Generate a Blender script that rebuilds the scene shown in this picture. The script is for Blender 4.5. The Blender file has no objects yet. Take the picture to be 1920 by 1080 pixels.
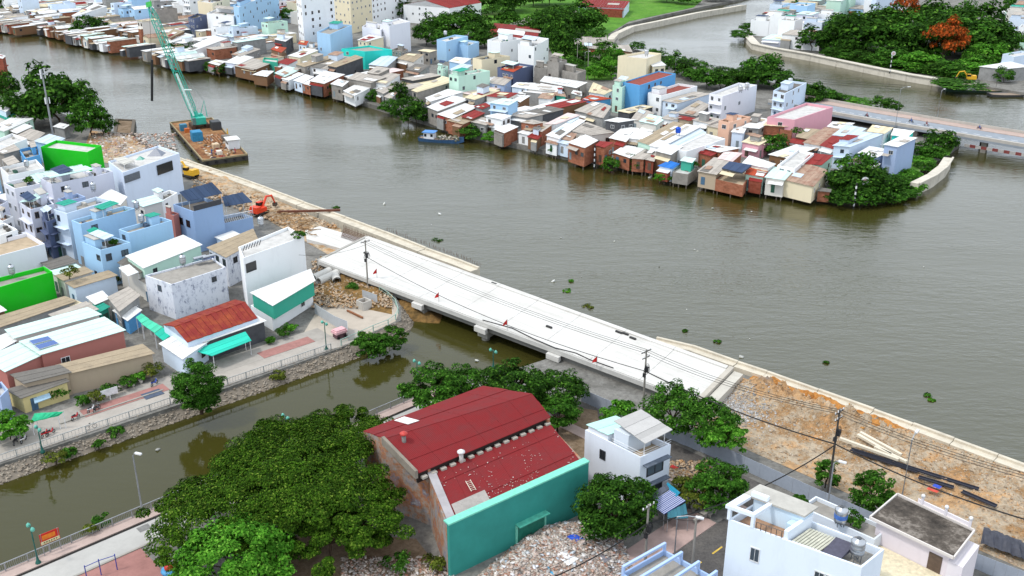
import bpy, math, random
import numpy as np
from mathutils import Vector, Matrix, noise

random.seed(7)
SC = bpy.context.scene
COL = SC.collection
R = math.radians

# ------------------------------------------------------------------ camera
FPX, CAMH = 1850.0, 75.0
PITCH = math.atan(760.0 / FPX)
cd = bpy.data.cameras.new('camera')
cd.sensor_width = 36.0
cd.lens = 36.0 * FPX / 1920.0
cd.clip_start = 1.0
cd.clip_end = 6000.0
cam = bpy.data.objects.new('camera', cd)
cam.location = (0, 0, CAMH)
cam.rotation_euler = (math.pi / 2 - PITCH, 0, 0)
COL.objects.link(cam)
SC.camera = cam

# ------------------------------------------------------------------ sky, sun, exposure
SUN_EL, SUN_AZ = R(58), R(-112)          # azimuth measured from +Y, clockwise positive
wd = bpy.data.worlds.new('World')
SC.world = wd
wd.use_nodes = True
nt = wd.node_tree
nt.nodes.clear()
sky = nt.nodes.new('ShaderNodeTexSky')
sky.sky_type = 'NISHITA'
sky.sun_disc = False
sky.sun_elevation = SUN_EL
sky.sun_rotation = SUN_AZ
sky.air_density = 1.0
sky.dust_density = 3.0
sky.ozone_density = 1.0
mx = nt.nodes.new('ShaderNodeMix')
mx.data_type = 'RGBA'
mx.inputs[0].default_value = 0.86
mx.inputs[7].default_value = (9.2, 10.0, 11.0, 1)     # an even bright cloud layer
bg = nt.nodes.new('ShaderNodeBackground')
bg.inputs[1].default_value = 0.15
wo = nt.nodes.new('ShaderNodeOutputWorld')
nt.links.new(sky.outputs[0], mx.inputs[6])
nt.links.new(mx.outputs[2], bg.inputs[0])
nt.links.new(bg.outputs[0], wo.inputs[0])
sl = bpy.data.lights.new('sun', 'SUN')
sl.energy = 2.0
sl.angle = R(6)
sl.color = (1.0, 0.96, 0.90)
sun = bpy.data.objects.new('sun', sl)
sun.rotation_euler = (math.pi / 2 - SUN_EL, 0, -SUN_AZ + math.pi)
sun.location = (-50, 50, 200)
COL.objects.link(sun)
vs = SC.view_settings
vs.view_transform = 'Standard'
vs.look = 'None'
vs.exposure = 0.0
vs.gamma = 1.0
SC.cycles.use_denoising = True
SC.cycles.max_bounces = 5
SC.cycles.diffuse_bounces = 2
SC.cycles.glossy_bounces = 3
SC.cycles.transparent_max_bounces = 6
SC.cycles.sample_clamp_indirect = 4

# ------------------------------------------------------------------ survey helpers
_c, _s = math.cos(PITCH), math.sin(PITCH)


def ray(x, y):
    u, v = (x - 960) / FPX, (y - 540) / FPX
    return Vector((u, _c - v * _s, -_s - v * _c))


def at(x, y, z=0.0):
    """where the sight line through a photo point meets the level z"""
    d = ray(x, y)
    t = (z - CAMH) / d.z
    return Vector((d.x * t, d.y * t, z))


def at_y(x, y, Y):
    d = ray(x, y)
    t = Y / d.y
    return Vector((d.x * t, Y, CAMH + d.z * t))


def pix(p):
    X, Y, Z = p[0], p[1], p[2] - CAMH
    dep = Y * _c - Z * _s
    return 960 + FPX * X / dep, 540 + FPX * (-Y * _s - Z * _c) / dep


def top_z(p, y):
    """height of a vertical at ground point p whose top shows at photo row y"""
    d = ray(960, y)
    return CAMH + d.z * p[1] / d.y


def scale_at(y):
    return (y + 220) * _c / CAMH


E2 = Vector((math.cos(R(43.2)), math.sin(R(43.2)), 0))
E1 = Vector((math.cos(R(-44.2)), math.sin(R(-44.2)), 0))
WATER = -2.0
UP = Vector((0, 0, 1))


def lin(h):
    if not isinstance(h, str):
        return tuple(h)
    h = h.lstrip('#')
    out = []
    for i in (0, 2, 4):
        c = int(h[i:i + 2], 16) / 255
        out.append(c / 12.92 if c <= 0.04045 else ((c + 0.055) / 1.055) ** 2.4)
    return tuple(out)


# ------------------------------------------------------------------ materials
_M = {}


def nd(t, kind, **kw):
    n = t.nodes.new(kind)
    for k, v in kw.items():
        setattr(n, k, v)
    return n


def base_mat(name, rough=0.8, spec=0.3, metal=0.0):
    m = bpy.data.materials.new(name)
    m.use_nodes = True
    t = m.node_tree
    b = t.nodes['Principled BSDF']
    b.inputs['Roughness'].default_value = rough
    b.inputs['Specular IOR Level'].default_value = spec
    b.inputs['Metallic'].default_value = metal
    return m, t, b


def ramp(t, src, stops):
    r = nd(t, 'ShaderNodeValToRGB')
    e = r.color_ramp.elements
    while len(e) < len(stops):
        e.new(0.5)
    for el, (p, c) in zip(e, stops):
        el.position = p
        el.color = (*c, 1) if len(c) == 3 else c
    t.links.new(src, r.inputs[0])
    return r.outputs[0]


def mix(t, fac, a, b, mode='MIX'):
    m = nd(t, 'ShaderNodeMix', data_type='RGBA', blend_type=mode)
    for sock, v in ((m.inputs[0], fac), (m.inputs[6], a), (m.inputs[7], b)):
        if isinstance(v, (int, float)):
            sock.default_value = v
        elif isinstance(v, tuple):
            sock.default_value = (*v, 1) if len(v) == 3 else v
        else:
            t.links.new(v, sock)
    return m.outputs[2]


def noise_tex(t, scale, detail=4, rough=0.6, vec=None, out=0):
    n = nd(t, 'ShaderNodeTexNoise')
    n.inputs['Scale'].default_value = scale
    n.inputs['Detail'].default_value = detail
    n.inputs['Roughness'].default_value = rough
    if vec is not None:
        t.links.new(vec, n.inputs['Vector'])
    return n.outputs[out]


def coords(t, sx=1, sy=1, sz=1, rot=0):
    """world position, stretched"""
    g = nd(t, 'ShaderNodeNewGeometry')
    mp = nd(t, 'ShaderNodeMapping')
    mp.inputs['Scale'].default_value = (sx, sy, sz)
    mp.inputs['Rotation'].default_value = (0, 0, rot)
    t.links.new(g.outputs['Position'], mp.inputs[0])
    return mp.outputs[0]


def bump(t, b, src, strength, dist=0.05):
    n = nd(t, 'ShaderNodeBump')
    n.inputs['Strength'].default_value = strength
    n.inputs['Distance'].default_value = dist
    t.links.new(src, n.inputs['Height'])
    t.links.new(n.outputs[0], b.inputs['Normal'])


def wall_mat(col, wear=0.22):
    """painted render with rain streaks and patchy fading"""
    key = ('wall', col, wear)
    if key in _M:
        return _M[key]
    c = lin(col)
    m, t, b = base_mat('painted_wall', 0.9, 0.1)
    streak = noise_tex(t, 1.0, 6, 0.7, coords(t, .55, .55, 0.16))
    patch = noise_tex(t, 0.22, 4, 0.6, coords(t))
    dirt = tuple(0.45 * x + 0.03 for x in c)
    f1 = ramp(t, streak, [(0.5, (0, 0, 0)), (0.85, (wear, wear, wear))])
    f2 = ramp(t, patch, [(0.45, (0, 0, 0)), (0.75, (wear * .6,) * 3)])
    a = mix(t, f1, c, dirt)
    k = mix(t, f2, a, tuple(min(1, .7 * x + .12) for x in c))
    t.links.new(k, b.inputs['Base Color'])
    _M[key] = m
    return m


def brick_mat(col='#a8583a'):
    key = ('brick', col)
    if key in _M:
        return _M[key]
    c = lin(col)
    m, t, b = base_mat('bare_brick', 0.9, 0.15)
    n1 = noise_tex(t, 0.7, 5, 0.7, coords(t, 1, 1, 2))
    n2 = noise_tex(t, 6, 3, 0.7, coords(t, 1, 1, 3))
    k = ramp(t, n1, [(0.3, tuple(.5 * x for x in c)), (0.5, c), (0.75, tuple(min(1, 1.15 * x + .05) for x in c))])
    k = mix(t, ramp(t, n2, [(0.4, (0, 0, 0)), (0.8, (.5, .5, .5))]), k, tuple(.55 * x + .06 for x in c))
    t.links.new(k, b.inputs['Base Color'])
    bump(t, b, n2, 0.5, 0.03)
    _M[key] = m
    return m


def sheet_mat(col, stain=0.4, rust=None):
    """profiled metal or fibre cement sheeting; every sheet fades a little differently"""
    key = ('sheet', col, stain, rust)
    if key in _M:
        return _M[key]
    c = lin(col)
    m, t, b = base_mat('roof_sheeting', 0.75, 0.12)
    g = nd(t, 'ShaderNodeNewGeometry')
    rnd = ramp(t, g.outputs['Random Per Island'], [(0, (.80,) * 3), (1, (1.06,) * 3)])
    n1 = noise_tex(t, 0.5, 6, 0.7, coords(t))
    n2 = noise_tex(t, 3.0, 4, 0.7, coords(t))
    k = mix(t, 1.0, c, rnd, 'MULTIPLY')
    dark = lin(rust) if rust else tuple(.42 * x + .03 for x in c)
    k = mix(t, ramp(t, n1, [(0.44, (0, 0, 0)), (0.72, (stain,) * 3)]), k, dark)
    k = mix(t, ramp(t, n2, [(0.5, (0, 0, 0)), (0.85, (stain * .7,) * 3)]), k, tuple(.5 * x for x in dark))
    t.links.new(k, b.inputs['Base Color'])
    uv = nd(t, 'ShaderNodeTexCoord')
    wv = nd(t, 'ShaderNodeTexWave')
    wv.inputs['Scale'].default_value = 1.6
    t.links.new(uv.outputs['UV'], wv.inputs['Vector'])
    bump(t, b, wv.outputs['Fac'], 0.5, 0.05)
    _M[key] = m
    return m


def plain(name, col, rough=0.6, spec=0.4, metal=0.0, var=0.15, scale=2.0):
    key = ('plain', name, col)
    if key in _M:
        return _M[key]
    c = lin(col)
    m, t, b = base_mat(name, rough, spec, metal)
    n = noise_tex(t, scale, 4, 0.65, coords(t))
    k = ramp(t, n, [(0.3, tuple(x * (1 - 1.6 * var) for x in c)), (0.7, tuple(min(1, x * (1 + var)) for x in c))])
    t.links.new(k, b.inputs['Base Color'])
    _M[key] = m
    return m


def concrete(col, stain=0.5, scale=0.4, key2=''):
    key = ('conc', col, stain, scale, key2)
    if key in _M:
        return _M[key]
    c = lin(col)
    m, t, b = base_mat('concrete', 0.9, 0.2)
    n1 = noise_tex(t, scale, 7, 0.68, coords(t))
    n2 = noise_tex(t, scale * 9, 4, 0.7, coords(t))
    g = nd(t, 'ShaderNodeNewGeometry')
    rnd = ramp(t, g.outputs['Random Per Island'], [(0, (.93,) * 3), (1, (1.03,) * 3)])
    d = tuple(x * .45 for x in c)
    k = mix(t, 1.0, c, rnd, 'MULTIPLY')
    k = mix(t, ramp(t, n1, [(0.42, (0, 0, 0)), (0.72, (stain,) * 3)]), k, d)
    k = mix(t, ramp(t, n2, [(0.45, (0, 0, 0)), (0.8, (stain * .6,) * 3)]), k, tuple(x * .7 for x in c))
    t.links.new(k, b.inputs['Base Color'])
    bump(t, b, n2, 0.25, 0.02)
    _M[key] = m
    return m


def deck_mat():
    """pale cast concrete with long traffic streaks along the bridge"""
    m, t, b = base_mat('deck_concrete', 0.9, 0.12)
    c0 = coords(t, 1, 1, 1, R(44.2))
    mp = nd(t, 'ShaderNodeMapping')
    mp.inputs['Scale'].default_value = (0.05, 1.1, 1)
    t.links.new(c0, mp.inputs[0])
    st_ = noise_tex(t, 1.0, 6, .65, mp.outputs[0])
    bl = noise_tex(t, .13, 6, .65, coords(t))
    fine = noise_tex(t, 2.5, 4, .7, coords(t))
    k = ramp(t, st_, [(.35, lin('#bfbcb6')), (.5, lin('#cbc9c4')), (.7, lin('#d4d2ce'))])
    k = mix(t, ramp(t, bl, [(.5, (0, 0, 0)), (.75, (.45,) * 3)]), k, lin('#a19d94'))
    k = mix(t, ramp(t, fine, [(.55, (0, 0, 0)), (.85, (.4,) * 3)]), k, lin('#8f8b83'))
    t.links.new(k, b.inputs['Base Color'])
    return m


def multi_ground(name, cols, scale, scale2, bumpd=0.1, bumps=0.6):
    """earth and rubble: several tones broken up by noise"""
    key = ('mg', name)
    if key in _M:
        return _M[key]
    m, t, b = base_mat(name, 0.95, 0.1)
    n1 = noise_tex(t, scale, 8, 0.72, coords(t))
    n2 = noise_tex(t, scale2, 6, 0.75, coords(t))
    st = [(0.28 + 0.44 * i / (len(cols) - 1), lin(c)) for i, c in enumerate(cols)]
    k1 = ramp(t, n1, st)
    k2 = ramp(t, n2, [(0.3, (.62,) * 3), (0.55, (1.0,) * 3), (0.75, (1.15,) * 3)])
    k = mix(t, 1.0, k1, k2, 'MULTIPLY')
    t.links.new(k, b.inputs['Base Color'])
    bump(t, b, n2, bumps, bumpd)
    _M[key] = m
    return m


def island_mat(name, cols, rough=0.9, spec=0.15):
    """loose pieces, each with a colour of its own"""
    key = ('isl', name)
    if key in _M:
        return _M[key]
    m, t, b = base_mat(name, rough, spec)
    g = nd(t, 'ShaderNodeNewGeometry')
    st = [(i / max(1, len(cols) - 1), lin(c)) for i, c in enumerate(cols)]
    k = ramp(t, g.outputs['Random Per Island'], st)
    n = noise_tex(t, 3, 3, 0.6, coords(t))
    k = mix(t, 1.0, k, ramp(t, n, [(0.3, (.7,) * 3), (0.7, (1.1,) * 3)]), 'MULTIPLY')
    t.links.new(k, b.inputs['Base Color'])
    _M[key] = m
    return m


def leaf_mat(name, dark, light, extra=None):
    key = ('leaf', name)
    if key in _M:
        return _M[key]
    m, t, b = base_mat(name, 0.8, 0.06)
    g = nd(t, 'ShaderNodeNewGeometry')
    st = [(0, lin(dark)), (0.85, lin(light))]
    if extra:
        st.append((0.97, lin(extra)))
    k = ramp(t, g.outputs['Random Per Island'], st)
    n = noise_tex(t, 0.55, 3, 0.6, coords(t))
    k = mix(t, 1.0, k, ramp(t, n, [(0.3, (.5,) * 3), (0.7, (1.15,) * 3)]), 'MULTIPLY')
    t.links.new(k, b.inputs['Base Color'])
    tr = nd(t, 'ShaderNodeBsdfTranslucent')
    t.links.new(k, tr.inputs[0])
    ms = nd(t, 'ShaderNodeMixShader')
    ms.inputs[0].default_value = 0.22
    t.links.new(b.outputs[0], ms.inputs[1])
    t.links.new(tr.outputs[0], ms.inputs[2])
    t.links.new(ms.outputs[0], t.nodes['Material Output'].inputs[0])
    _M[key] = m
    return m


def water_mat(name='river_water', lo=.2, hi=1.35, strength=.75, ior=1.78):
    m, t, b = base_mat(name, 0.14 if name == 'river_water' else .06, 0.5)
    b.inputs['IOR'].default_value = ior
    n = noise_tex(t, 0.012, 4, 0.55, coords(t))
    k = ramp(t, n, [(0.35, lin('#383612')), (0.65, lin('#3e3c1c'))])
    t.links.new(k, b.inputs['Base Color'])
    w1 = noise_tex(t, 1.0, 4, 0.6, coords(t, 0.17, 0.45, 1, R(25)))
    w2 = noise_tex(t, 1.0, 3, 0.6, coords(t, 0.5, 1.2, 1, R(-18)))
    big = noise_tex(t, 0.016, 4, 0.6, coords(t, .6, 1.3, 1, R(30)))
    amp = ramp(t, big, [(0.35, (lo,) * 3), (0.65, (hi,) * 3)])
    s = nd(t, 'ShaderNodeMath', operation='MULTIPLY_ADD')
    t.links.new(w2, s.inputs[0])
    s.inputs[1].default_value = 0.5
    t.links.new(w1, s.inputs[2])
    p = nd(t, 'ShaderNodeMath', operation='MULTIPLY')
    t.links.new(s.outputs[0], p.inputs[0])
    t.links.new(amp, p.inputs[1])
    bump(t, b, p.outputs[0], strength, 0.26)
    return m


GLASS = None


def glass_mat():
    global GLASS
    if GLASS is None:
        m, t, b = base_mat('window_glass', 0.12, 0.5)
        g = nd(t, 'ShaderNodeObjectInfo')
        k = ramp(t, g.outputs['Random'], [(0, (.008, .01, .014)), (0.6, (.03, .04, .05)), (1, (.10, .13, .16))])
        t.links.new(k, b.inputs['Base Color'])
        GLASS = m
    return GLASS


# ------------------------------------------------------------------ mesh building
def add_mesh(name, verts, faces, mat, parent=None, uv=None):
    me = bpy.data.meshes.new(name)
    me.from_pydata([tuple(v) for v in verts], [], faces)
    if mat is not None:
        me.materials.append(mat)
    if uv is not None:
        l = me.uv_layers.new(name='UVMap')
        for lp in me.loops:
            l.data[lp.index].uv = uv[lp.vertex_index]
    o = bpy.data.objects.new(name, me)
    COL.objects.link(o)
    if parent is not None:
        o.parent = parent
    return o


class MB:
    def __init__(self):
        self.v, self.f, self.uv = [], [], []

    def _add(self, vs, fs, uvs=None):
        n = len(self.v)
        self.v += [tuple(x) for x in vs]
        self.uv += uvs if uvs else [(0, 0)] * len(vs)
        self.f += [tuple(i + n for i in f) for f in fs]

    def prism(self, poly, z0, z1, uvs=None):
        """poly: list of xy(z); z0/z1 a number or one per corner"""
        n = len(poly)
        a = sum(poly[i][0] * poly[(i + 1) % n][1] - poly[(i + 1) % n][0] * poly[i][1] for i in range(n))
        idx = list(range(n)) if a > 0 else list(range(n - 1, -1, -1))
        Z0 = z0 if isinstance(z0, (list, tuple)) else [z0] * n
        Z1 = z1 if isinstance(z1, (list, tuple)) else [z1] * n
        vs = [(poly[i][0], poly[i][1], Z0[i]) for i in idx] + [(poly[i][0], poly[i][1], Z1[i]) for i in idx]
        u2 = ([uvs[i] for i in idx] * 2) if uvs else None
        fs = [tuple(range(n - 1, -1, -1)), tuple(range(n, 2 * n))]
        fs += [(i, (i + 1) % n, n + (i + 1) % n, n + i) for i in range(n)]
        self._add(vs, fs, u2)
        return self

    def box(self, c, s, ax=None, ay=None, az=None):
        """box at centre c, full size s, optional axes"""
        c = Vector(c)
        ax = Vector(ax) if ax is not None else Vector((1, 0, 0))
        az = Vector(az) if az is not None else UP
        ay = Vector(ay) if ay is not None else az.cross(ax).normalized()
        vs = []
        for k in (-.5, .5):
            for i, j in ((-.5, -.5), (.5, -.5), (.5, .5), (-.5, .5)):
                vs.append(c + ax * (i * s[0]) + ay * (j * s[1]) + az * (k * s[2]))
        self._add(vs, [(3, 2, 1, 0), (4, 5, 6, 7), (0, 1, 5, 4), (1, 2, 6, 5), (2, 3, 7, 6), (3, 0, 4, 7)])
        return self

    def tube(self, pts, r, n=6, cap=True):
        pts = [Vector(p) for p in pts]
        rr = r if isinstance(r, (list, tuple)) else [r] * len(pts)
        rings = []
        for i, p in enumerate(pts):
            d = (pts[min(i + 1, len(pts) - 1)] - pts[max(i - 1, 0)]).normalized()
            a = d.cross(UP)
            if a.length < 0.05:
                a = d.cross(Vector((1, 0, 0)))
            a.normalize()
            b = d.cross(a)
            rings.append([p + (a * math.cos(2 * math.pi * k / n) + b * math.sin(2 * math.pi * k / n)) * rr[i] for k in range(n)])
        vs = [v for q in rings for v in q]
        fs = []
        for i in range(len(pts) - 1):
            for k in range(n):
                fs.append((i * n + k, i * n + (k + 1) % n, (i + 1) * n + (k + 1) % n, (i + 1) * n + k))
        if cap:
            fs.append(tuple(range(n)))
            fs.append(tuple(range((len(pts) - 1) * n + n - 1, (len(pts) - 1) * n - 1, -1)))
        self._add(vs, fs)
        return self

    def lathe(self, c, prof, n=14):
        c = Vector(c)
        vs, fs = [], []
        for (r, z) in prof:
            for k in range(n):
                a = 2 * math.pi * k / n
                vs.append(c + Vector((r * math.cos(a), r * math.sin(a), z)))
        for i in range(len(prof) - 1):
            for k in range(n):
                fs.append((i * n + k, i * n + (k + 1) % n, (i + 1) * n + (k + 1) % n, (i + 1) * n + k))
        fs.append(tuple(range(n - 1, -1, -1)))
        fs.append(tuple(range((len(prof) - 1) * n, len(prof) * n)))
        self._add(vs, fs)
        return self

    def poly(self, pts):
        self._add(pts, [tuple(range(len(pts)))])
        return self

    def build(self, name, mat, parent=None, smooth=False):
        o = add_mesh(name, self.v, self.f, mat, parent, self.uv if any(u != (0, 0) for u in self.uv) else None)
        if smooth:
            o.data.polygons.foreach_set('use_smooth', [True] * len(o.data.polygons))
        return o


def empty(name, loc=(0, 0, 0)):
    o = bpy.data.objects.new(name, None)
    o.empty_display_size = 0.5
    COL.objects.link(o)
    return o


def tag(o, label, cat, group=None):
    o['label'] = label
    o['category'] = cat
    if group:
        o['group'] = group
    return o


def structure(o, label=None):
    o['kind'] = 'structure'
    if label:
        o['label'] = label
    return o


def stuff(o, label=None, cat=None):
    o['kind'] = 'stuff'
    if label:
        o['label'] = label
    if cat:
        o['category'] = cat
    return o


ORD = ['first', 'second', 'third', 'fourth', 'fifth', 'sixth', 'seventh', 'eighth', 'ninth', 'tenth', 'eleventh', 'twelfth',
       'thirteenth', 'fourteenth', 'fifteenth', 'sixteenth', 'seventeenth', 'eighteenth', 'nineteenth', 'twentieth']


def ordinal(i):
    return ORD[i] if i < 20 else '%d%s' % (i + 1, {1: 'st', 2: 'nd', 3: 'rd'}.get((i + 1) % 10 if (i + 1) // 10 != 1 else 0, 'th'))


PENDING = []


def later(o, phrase, zone, cat, x, group=None):
    """label given at the end, once it is known how many look alike in a zone"""
    PENDING.append((o, phrase, zone, cat, x, group))


def settle_labels():
    by = {}
    for p in PENDING:
        by.setdefault((p[1], p[2]), []).append(p)
    for (phrase, zone), ps in by.items():
        ps.sort(key=lambda p: p[4])
        for i, (o, _, _, cat, _, group) in enumerate(ps):
            if len(ps) == 1:
                lab = phrase.replace('two-storey ', '' if len((phrase + ' ' + zone).split()) > 14 else 'two-storey ') + ' ' + zone
            else:
                end = 'leftmost' if i == 0 else ordinal(i) + ' from left'
                ph = phrase
                if len((ph + ' ' + zone + ' ' + end).replace('-', ' ').split()) > 15:
                    ph = ph.replace('two-storey ', 'tallish ').replace(' sheet', '').replace(' flat', '').replace('pale lilac', 'lilac').replace('dark grey', 'slate')
                lab = '%s %s, %s' % (ph, zone, end)
            tag(o, lab, cat, group)


def offset_poly(poly, d):
    """convex polygon moved outward by d (inward if negative); poly counter-clockwise"""
    n = len(poly)
    out = []
    for i in range(n):
        p, q, r = Vector(poly[i - 1][:2]), Vector(poly[i][:2]), Vector(poly[(i + 1) % n][:2])
        e1, e2 = (q - p).normalized(), (r - q).normalized()
        n1, n2 = Vector((e1.y, -e1.x)), Vector((e2.y, -e2.x))
        b = (n1 + n2)
        k = d / max(0.35, 1 + n1.dot(n2))
        out.append(Vector((q.x + b.x * k, q.y + b.y * k, 0)))
    return out
# ------------------------------------------------------------------ the setting: water and land
wm = water_mat()
n = 3000
structure(add_mesh('river_water', [(-n, -200, WATER), (n, -200, WATER), (n, 2 * n, WATER), (-n, 2 * n, WATER)], [(0, 1, 2, 3)], wm))

structure(add_mesh('canal_water', [at(x, y, WATER + .012) for x, y in ((-700, 1190), (0, 890), (640, 660), (770, 600), (800, 545), (1120, 660), (900, 712), (760, 768), (0, 1100), (-700, 1420))], [tuple(range(10))], water_mat('canal_water', .1, .6, .3, 1.36)))
G_CITY = multi_ground('packed_ground', ['#5c5b57', '#716f6a', '#85837e', '#66635d'], 0.15, 1.6, 0.05, 0.3)
G_EARTH = multi_ground('orange_earth', ['#97908a', '#b08f6c', '#c29c72', '#b5a792', '#9c7c58', '#c0956a', '#aaa098'], 0.085, 1.1, 0.35, 1.0)
G_SOIL = multi_ground('bare_soil', ['#57493d', '#75634f', '#8c7a66', '#6b5c4c'], 0.3, 2.0, 0.1, 0.6)
G_GRASS = multi_ground('grass_ground', ['#2c4a1c', '#4c7a28', '#5d8c30', '#7d7a58'], 0.05, 0.6, 0.2, 0.6)
G_MUD = multi_ground('river_mud', ['#4b3f2a', '#6b5636', '#8a6b40', '#5c4a30'], 0.3, 1.2, 0.2, 0.6)
PALE = concrete('#b5b2ac', 0.35, 0.3)
CONC = concrete('#a09c94', 0.5, 0.4)
DECKM = deck_mat()
WHITEC = concrete('#cfc8ba', 0.5, 0.35)


def land(name, pts, z=0.0, depth=6, mat=None, zpx=None):
    """pts in photo points on the level zpx"""
    P = [at(x, y, z if zpx is None else zpx) for x, y in pts]
    return structure(MB().prism(P, z - depth, z).build(name, mat or G_CITY))


def sheet(name, pts, z, mat, thick=0.06, world=False, parent=None):
    P = pts if world else [at(x, y, z) for x, y in pts]
    o = MB().prism(P, z - thick, z).build(name, mat, parent)
    return o if parent is not None else structure(o)


# left bank: river quay line on one side, canal on the other
land('ground_left_bank', [(-420, 12), (0, 172), (215, 247), (340, 296), (415, 335), (470, 352), (520, 384), (600, 425), (655, 452),
                          (690, 500), (735, 545), (752, 575), (752, 600), (700, 625), (640, 652), (340, 757), (0, 871), (-500, 1040), (-1200, 700), (-1200, 60)])
# near bank: red roofed hall, street, and the river works
land('ground_near_bank', [(-400, 1240), (0, 1078), (292, 954), (760, 752), (895, 698), (960, 694), (1080, 655), (1235, 640), (1425, 706), (1925, 890),
                          (2500, 1100), (2600, 1600), (-400, 1700)])
# far peninsula: set back a little behind the stilt fronts
land('ground_far_bank', [(-700, -95), (0, 32), (130, 58), (300, 88), (405, 128), (530, 150), (640, 178), (750, 212), (880, 250), (1060, 290), (1180, 308),
                         (1290, 328), (1420, 350), (1540, 366), (1600, 372), (1690, 358), (1715, 330), (1745, 300), (1775, 285), (1800, 268),
                         (1770, 250), (1700, 224), (1640, 200), (1560, 180), (1480, 163), (1400, 142), (1300, 120), (1230, 104), (1165, 84),
                         (1152, 62), (1172, 46), (1240, 29), (1310, 14), (1390, -2), (1460, -22), (1500, -60), (300, -150), (-2500, -150)],
     -0.4, 5)
# top right bank
land('ground_opposite_bank', [(1398, 62), (1418, 84), (1540, 108), (1700, 138), (1800, 154), (1935, 176), (2700, 300), (3600, -100), (2400, -150), (1560, -100),
                              (1478, -8), (1440, 22), (1415, 44)], -0.2, 5)

# canal banks: promenade far side
PA, PB = at(0, 868), at(640, 650)
far_dir = (PB - PA).normalized()
far_n = Vector((far_dir.y, -far_dir.x, 0))      # towards the water
CS = far_n


def along(p, d, nrm, s, t, z=0.0):
    q = p + d * s + nrm * t
    return Vector((q.x, q.y, z))


def strip_far(name, s0, s1, t0, t1, z, mat, thick=0.06):
    return sheet(name, [along(PA, far_dir, far_n, s0, t0), along(PA, far_dir, far_n, s1, t0), along(PA, far_dir, far_n, s1, t1), along(PA, far_dir, far_n, s0, t1)], z, mat, thick, True)


PAVER = concrete('#b5a198', 0.4, 0.5)
REDPAVE = concrete('#a3766f', 0.5, 0.6)
strip_far('path_promenade', -60, 62, -4.6, -0.1, 0.06, concrete('#aaa39a', 0.4, 0.35))
for (x0, y0), (x1, y1) in (((150, 772), (300, 716)), ((470, 655), (560, 622))):
    s0, s1 = (at(x0, y0) - PA).dot(far_dir), (at(x1, y1) - PA).dot(far_dir)
    strip_far('pavement_red_tiles', s0, s1, -7.4, -4.75, 0.10, REDPAVE)
strip_far('pavement_house_apron', -60, 57, -9.5, -4.65, 0.05, concrete('#a39d95', .45, .5))
sheet('path_round_head', [(640, 650), (700, 622), (742, 602), (748, 585), (735, 560), (700, 545), (640, 545), (590, 590), (560, 640), (600, 660)], 0.045, concrete('#b5aa9c', 0.35, 0.4))
# near promenade: paver strip, drain, concrete lane, kerb, plaza
NA = at(0, 1074)
near_dir = (at(292, 951) - NA).normalized()
near_n = Vector((near_dir.y, -near_dir.x, 0))


def nst(pt):
    d = at(*pt) - NA
    return d.dot(near_dir), d.dot(near_n)


t_dr = nst((165, 1025))[1]
t_rd = nst((230, 1042))[1]


def strip_near(name, s0, s1, t0, t1, z, mat, thick=0.06):
    return sheet(name, [along(NA, near_dir, near_n, s0, t0), along(NA, near_dir, near_n, s1, t0), along(NA, near_dir, near_n, s1, t1), along(NA, near_dir, near_n, s0, t1)], z, mat, thick, True)


strip_near('pavement_promenade', -30, 66, 0.0, t_dr - .25, 0.14, PAVER, 0.2)
strip_near('drain_channel', -30, 66, t_dr - .24, t_dr + .2, 0.01, plain('drain_dark', '#15130f'), 0.05)
strip_near('road_lane', -30, 66, t_dr + .22, t_rd - .15, 0.05, concrete('#b3b1ac', 0.3, 0.3), 0.08)
strip_near('kerb_lane', -30, 30, t_rd - .14, t_rd + .16, 0.17, CONC, 0.25)
strip_near('pavement_plaza', -30, 14, t_rd + .17, t_rd + 11, 0.055, REDPAVE, 0.08)
sheet('ground_soil_yard', [(500, 1010), (640, 1000), (780, 1010), (850, 1100), (480, 1120)], 0.03, G_SOIL)
sheet('ground_soil_lot', [(1020, 830), (1060, 760), (1120, 770), (1130, 850), (1090, 880)], 0.03, G_SOIL)

# street by the white houses
FA = at(1365, 868)
fdir = (at(1640, 992) - FA).normalized()
fn = Vector((fdir.y, -fdir.x, 0))            # away from the river
ROADM = multi_ground('asphalt', ['#4b4846', '#5a5755', '#66625e', '#56524f'], 0.2, 3, 0.02, 0.3)


def strip_f(name, s0, s1, t0, t1, z, mat, thick=0.06):
    return sheet(name, [along(FA, fdir, fn, s0, t0), along(FA, fdir, fn, s1, t0), along(FA, fdir, fn, s1, t1), along(FA, fdir, fn, s0, t1)], z, mat, thick, True)


strip_f('road_riverside', -30, 90, 1.2, 7.2, 0.02, ROADM)
strip_f('pavement_riverside', -30, 90, 7.4, 9.4, 0.13, PAVER, 0.2)
RA, RB = at(1250, 1098), at(1405, 985)
rdir = (RB - RA).normalized()
rn = Vector((rdir.y, -rdir.x, 0))
sheet('road_side_street', [along(RA, rdir, rn, -40, -3), along(RA, rdir, rn, 15.5, -3), along(RA, rdir, rn, 15.5, 3.4), along(RA, rdir, rn, -40, 3.4)], 0.028, ROADM, 0.06, True)
sheet('pavement_side_street', [along(RA, rdir, rn, -40, -7.4), along(RA, rdir, rn, 14, -7.4), along(RA, rdir, rn, 14, -3.1), along(RA, rdir, rn, -40, -3.1)], 0.12, concrete('#b39a92', 0.5, 0.5), 0.2, True)
yl = plain('yellow_line_paint', '#d2b04a', 0.7)
marks = MB()
for k in range(-3, 6):
    c = along(RA, rdir, rn, 1.2 + k * 4.2, 0.2, 0.034)
    marks.box(c, (2.0, 0.22, 0.008), rdir)
structure(marks.build('road_markings', yl))


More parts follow.
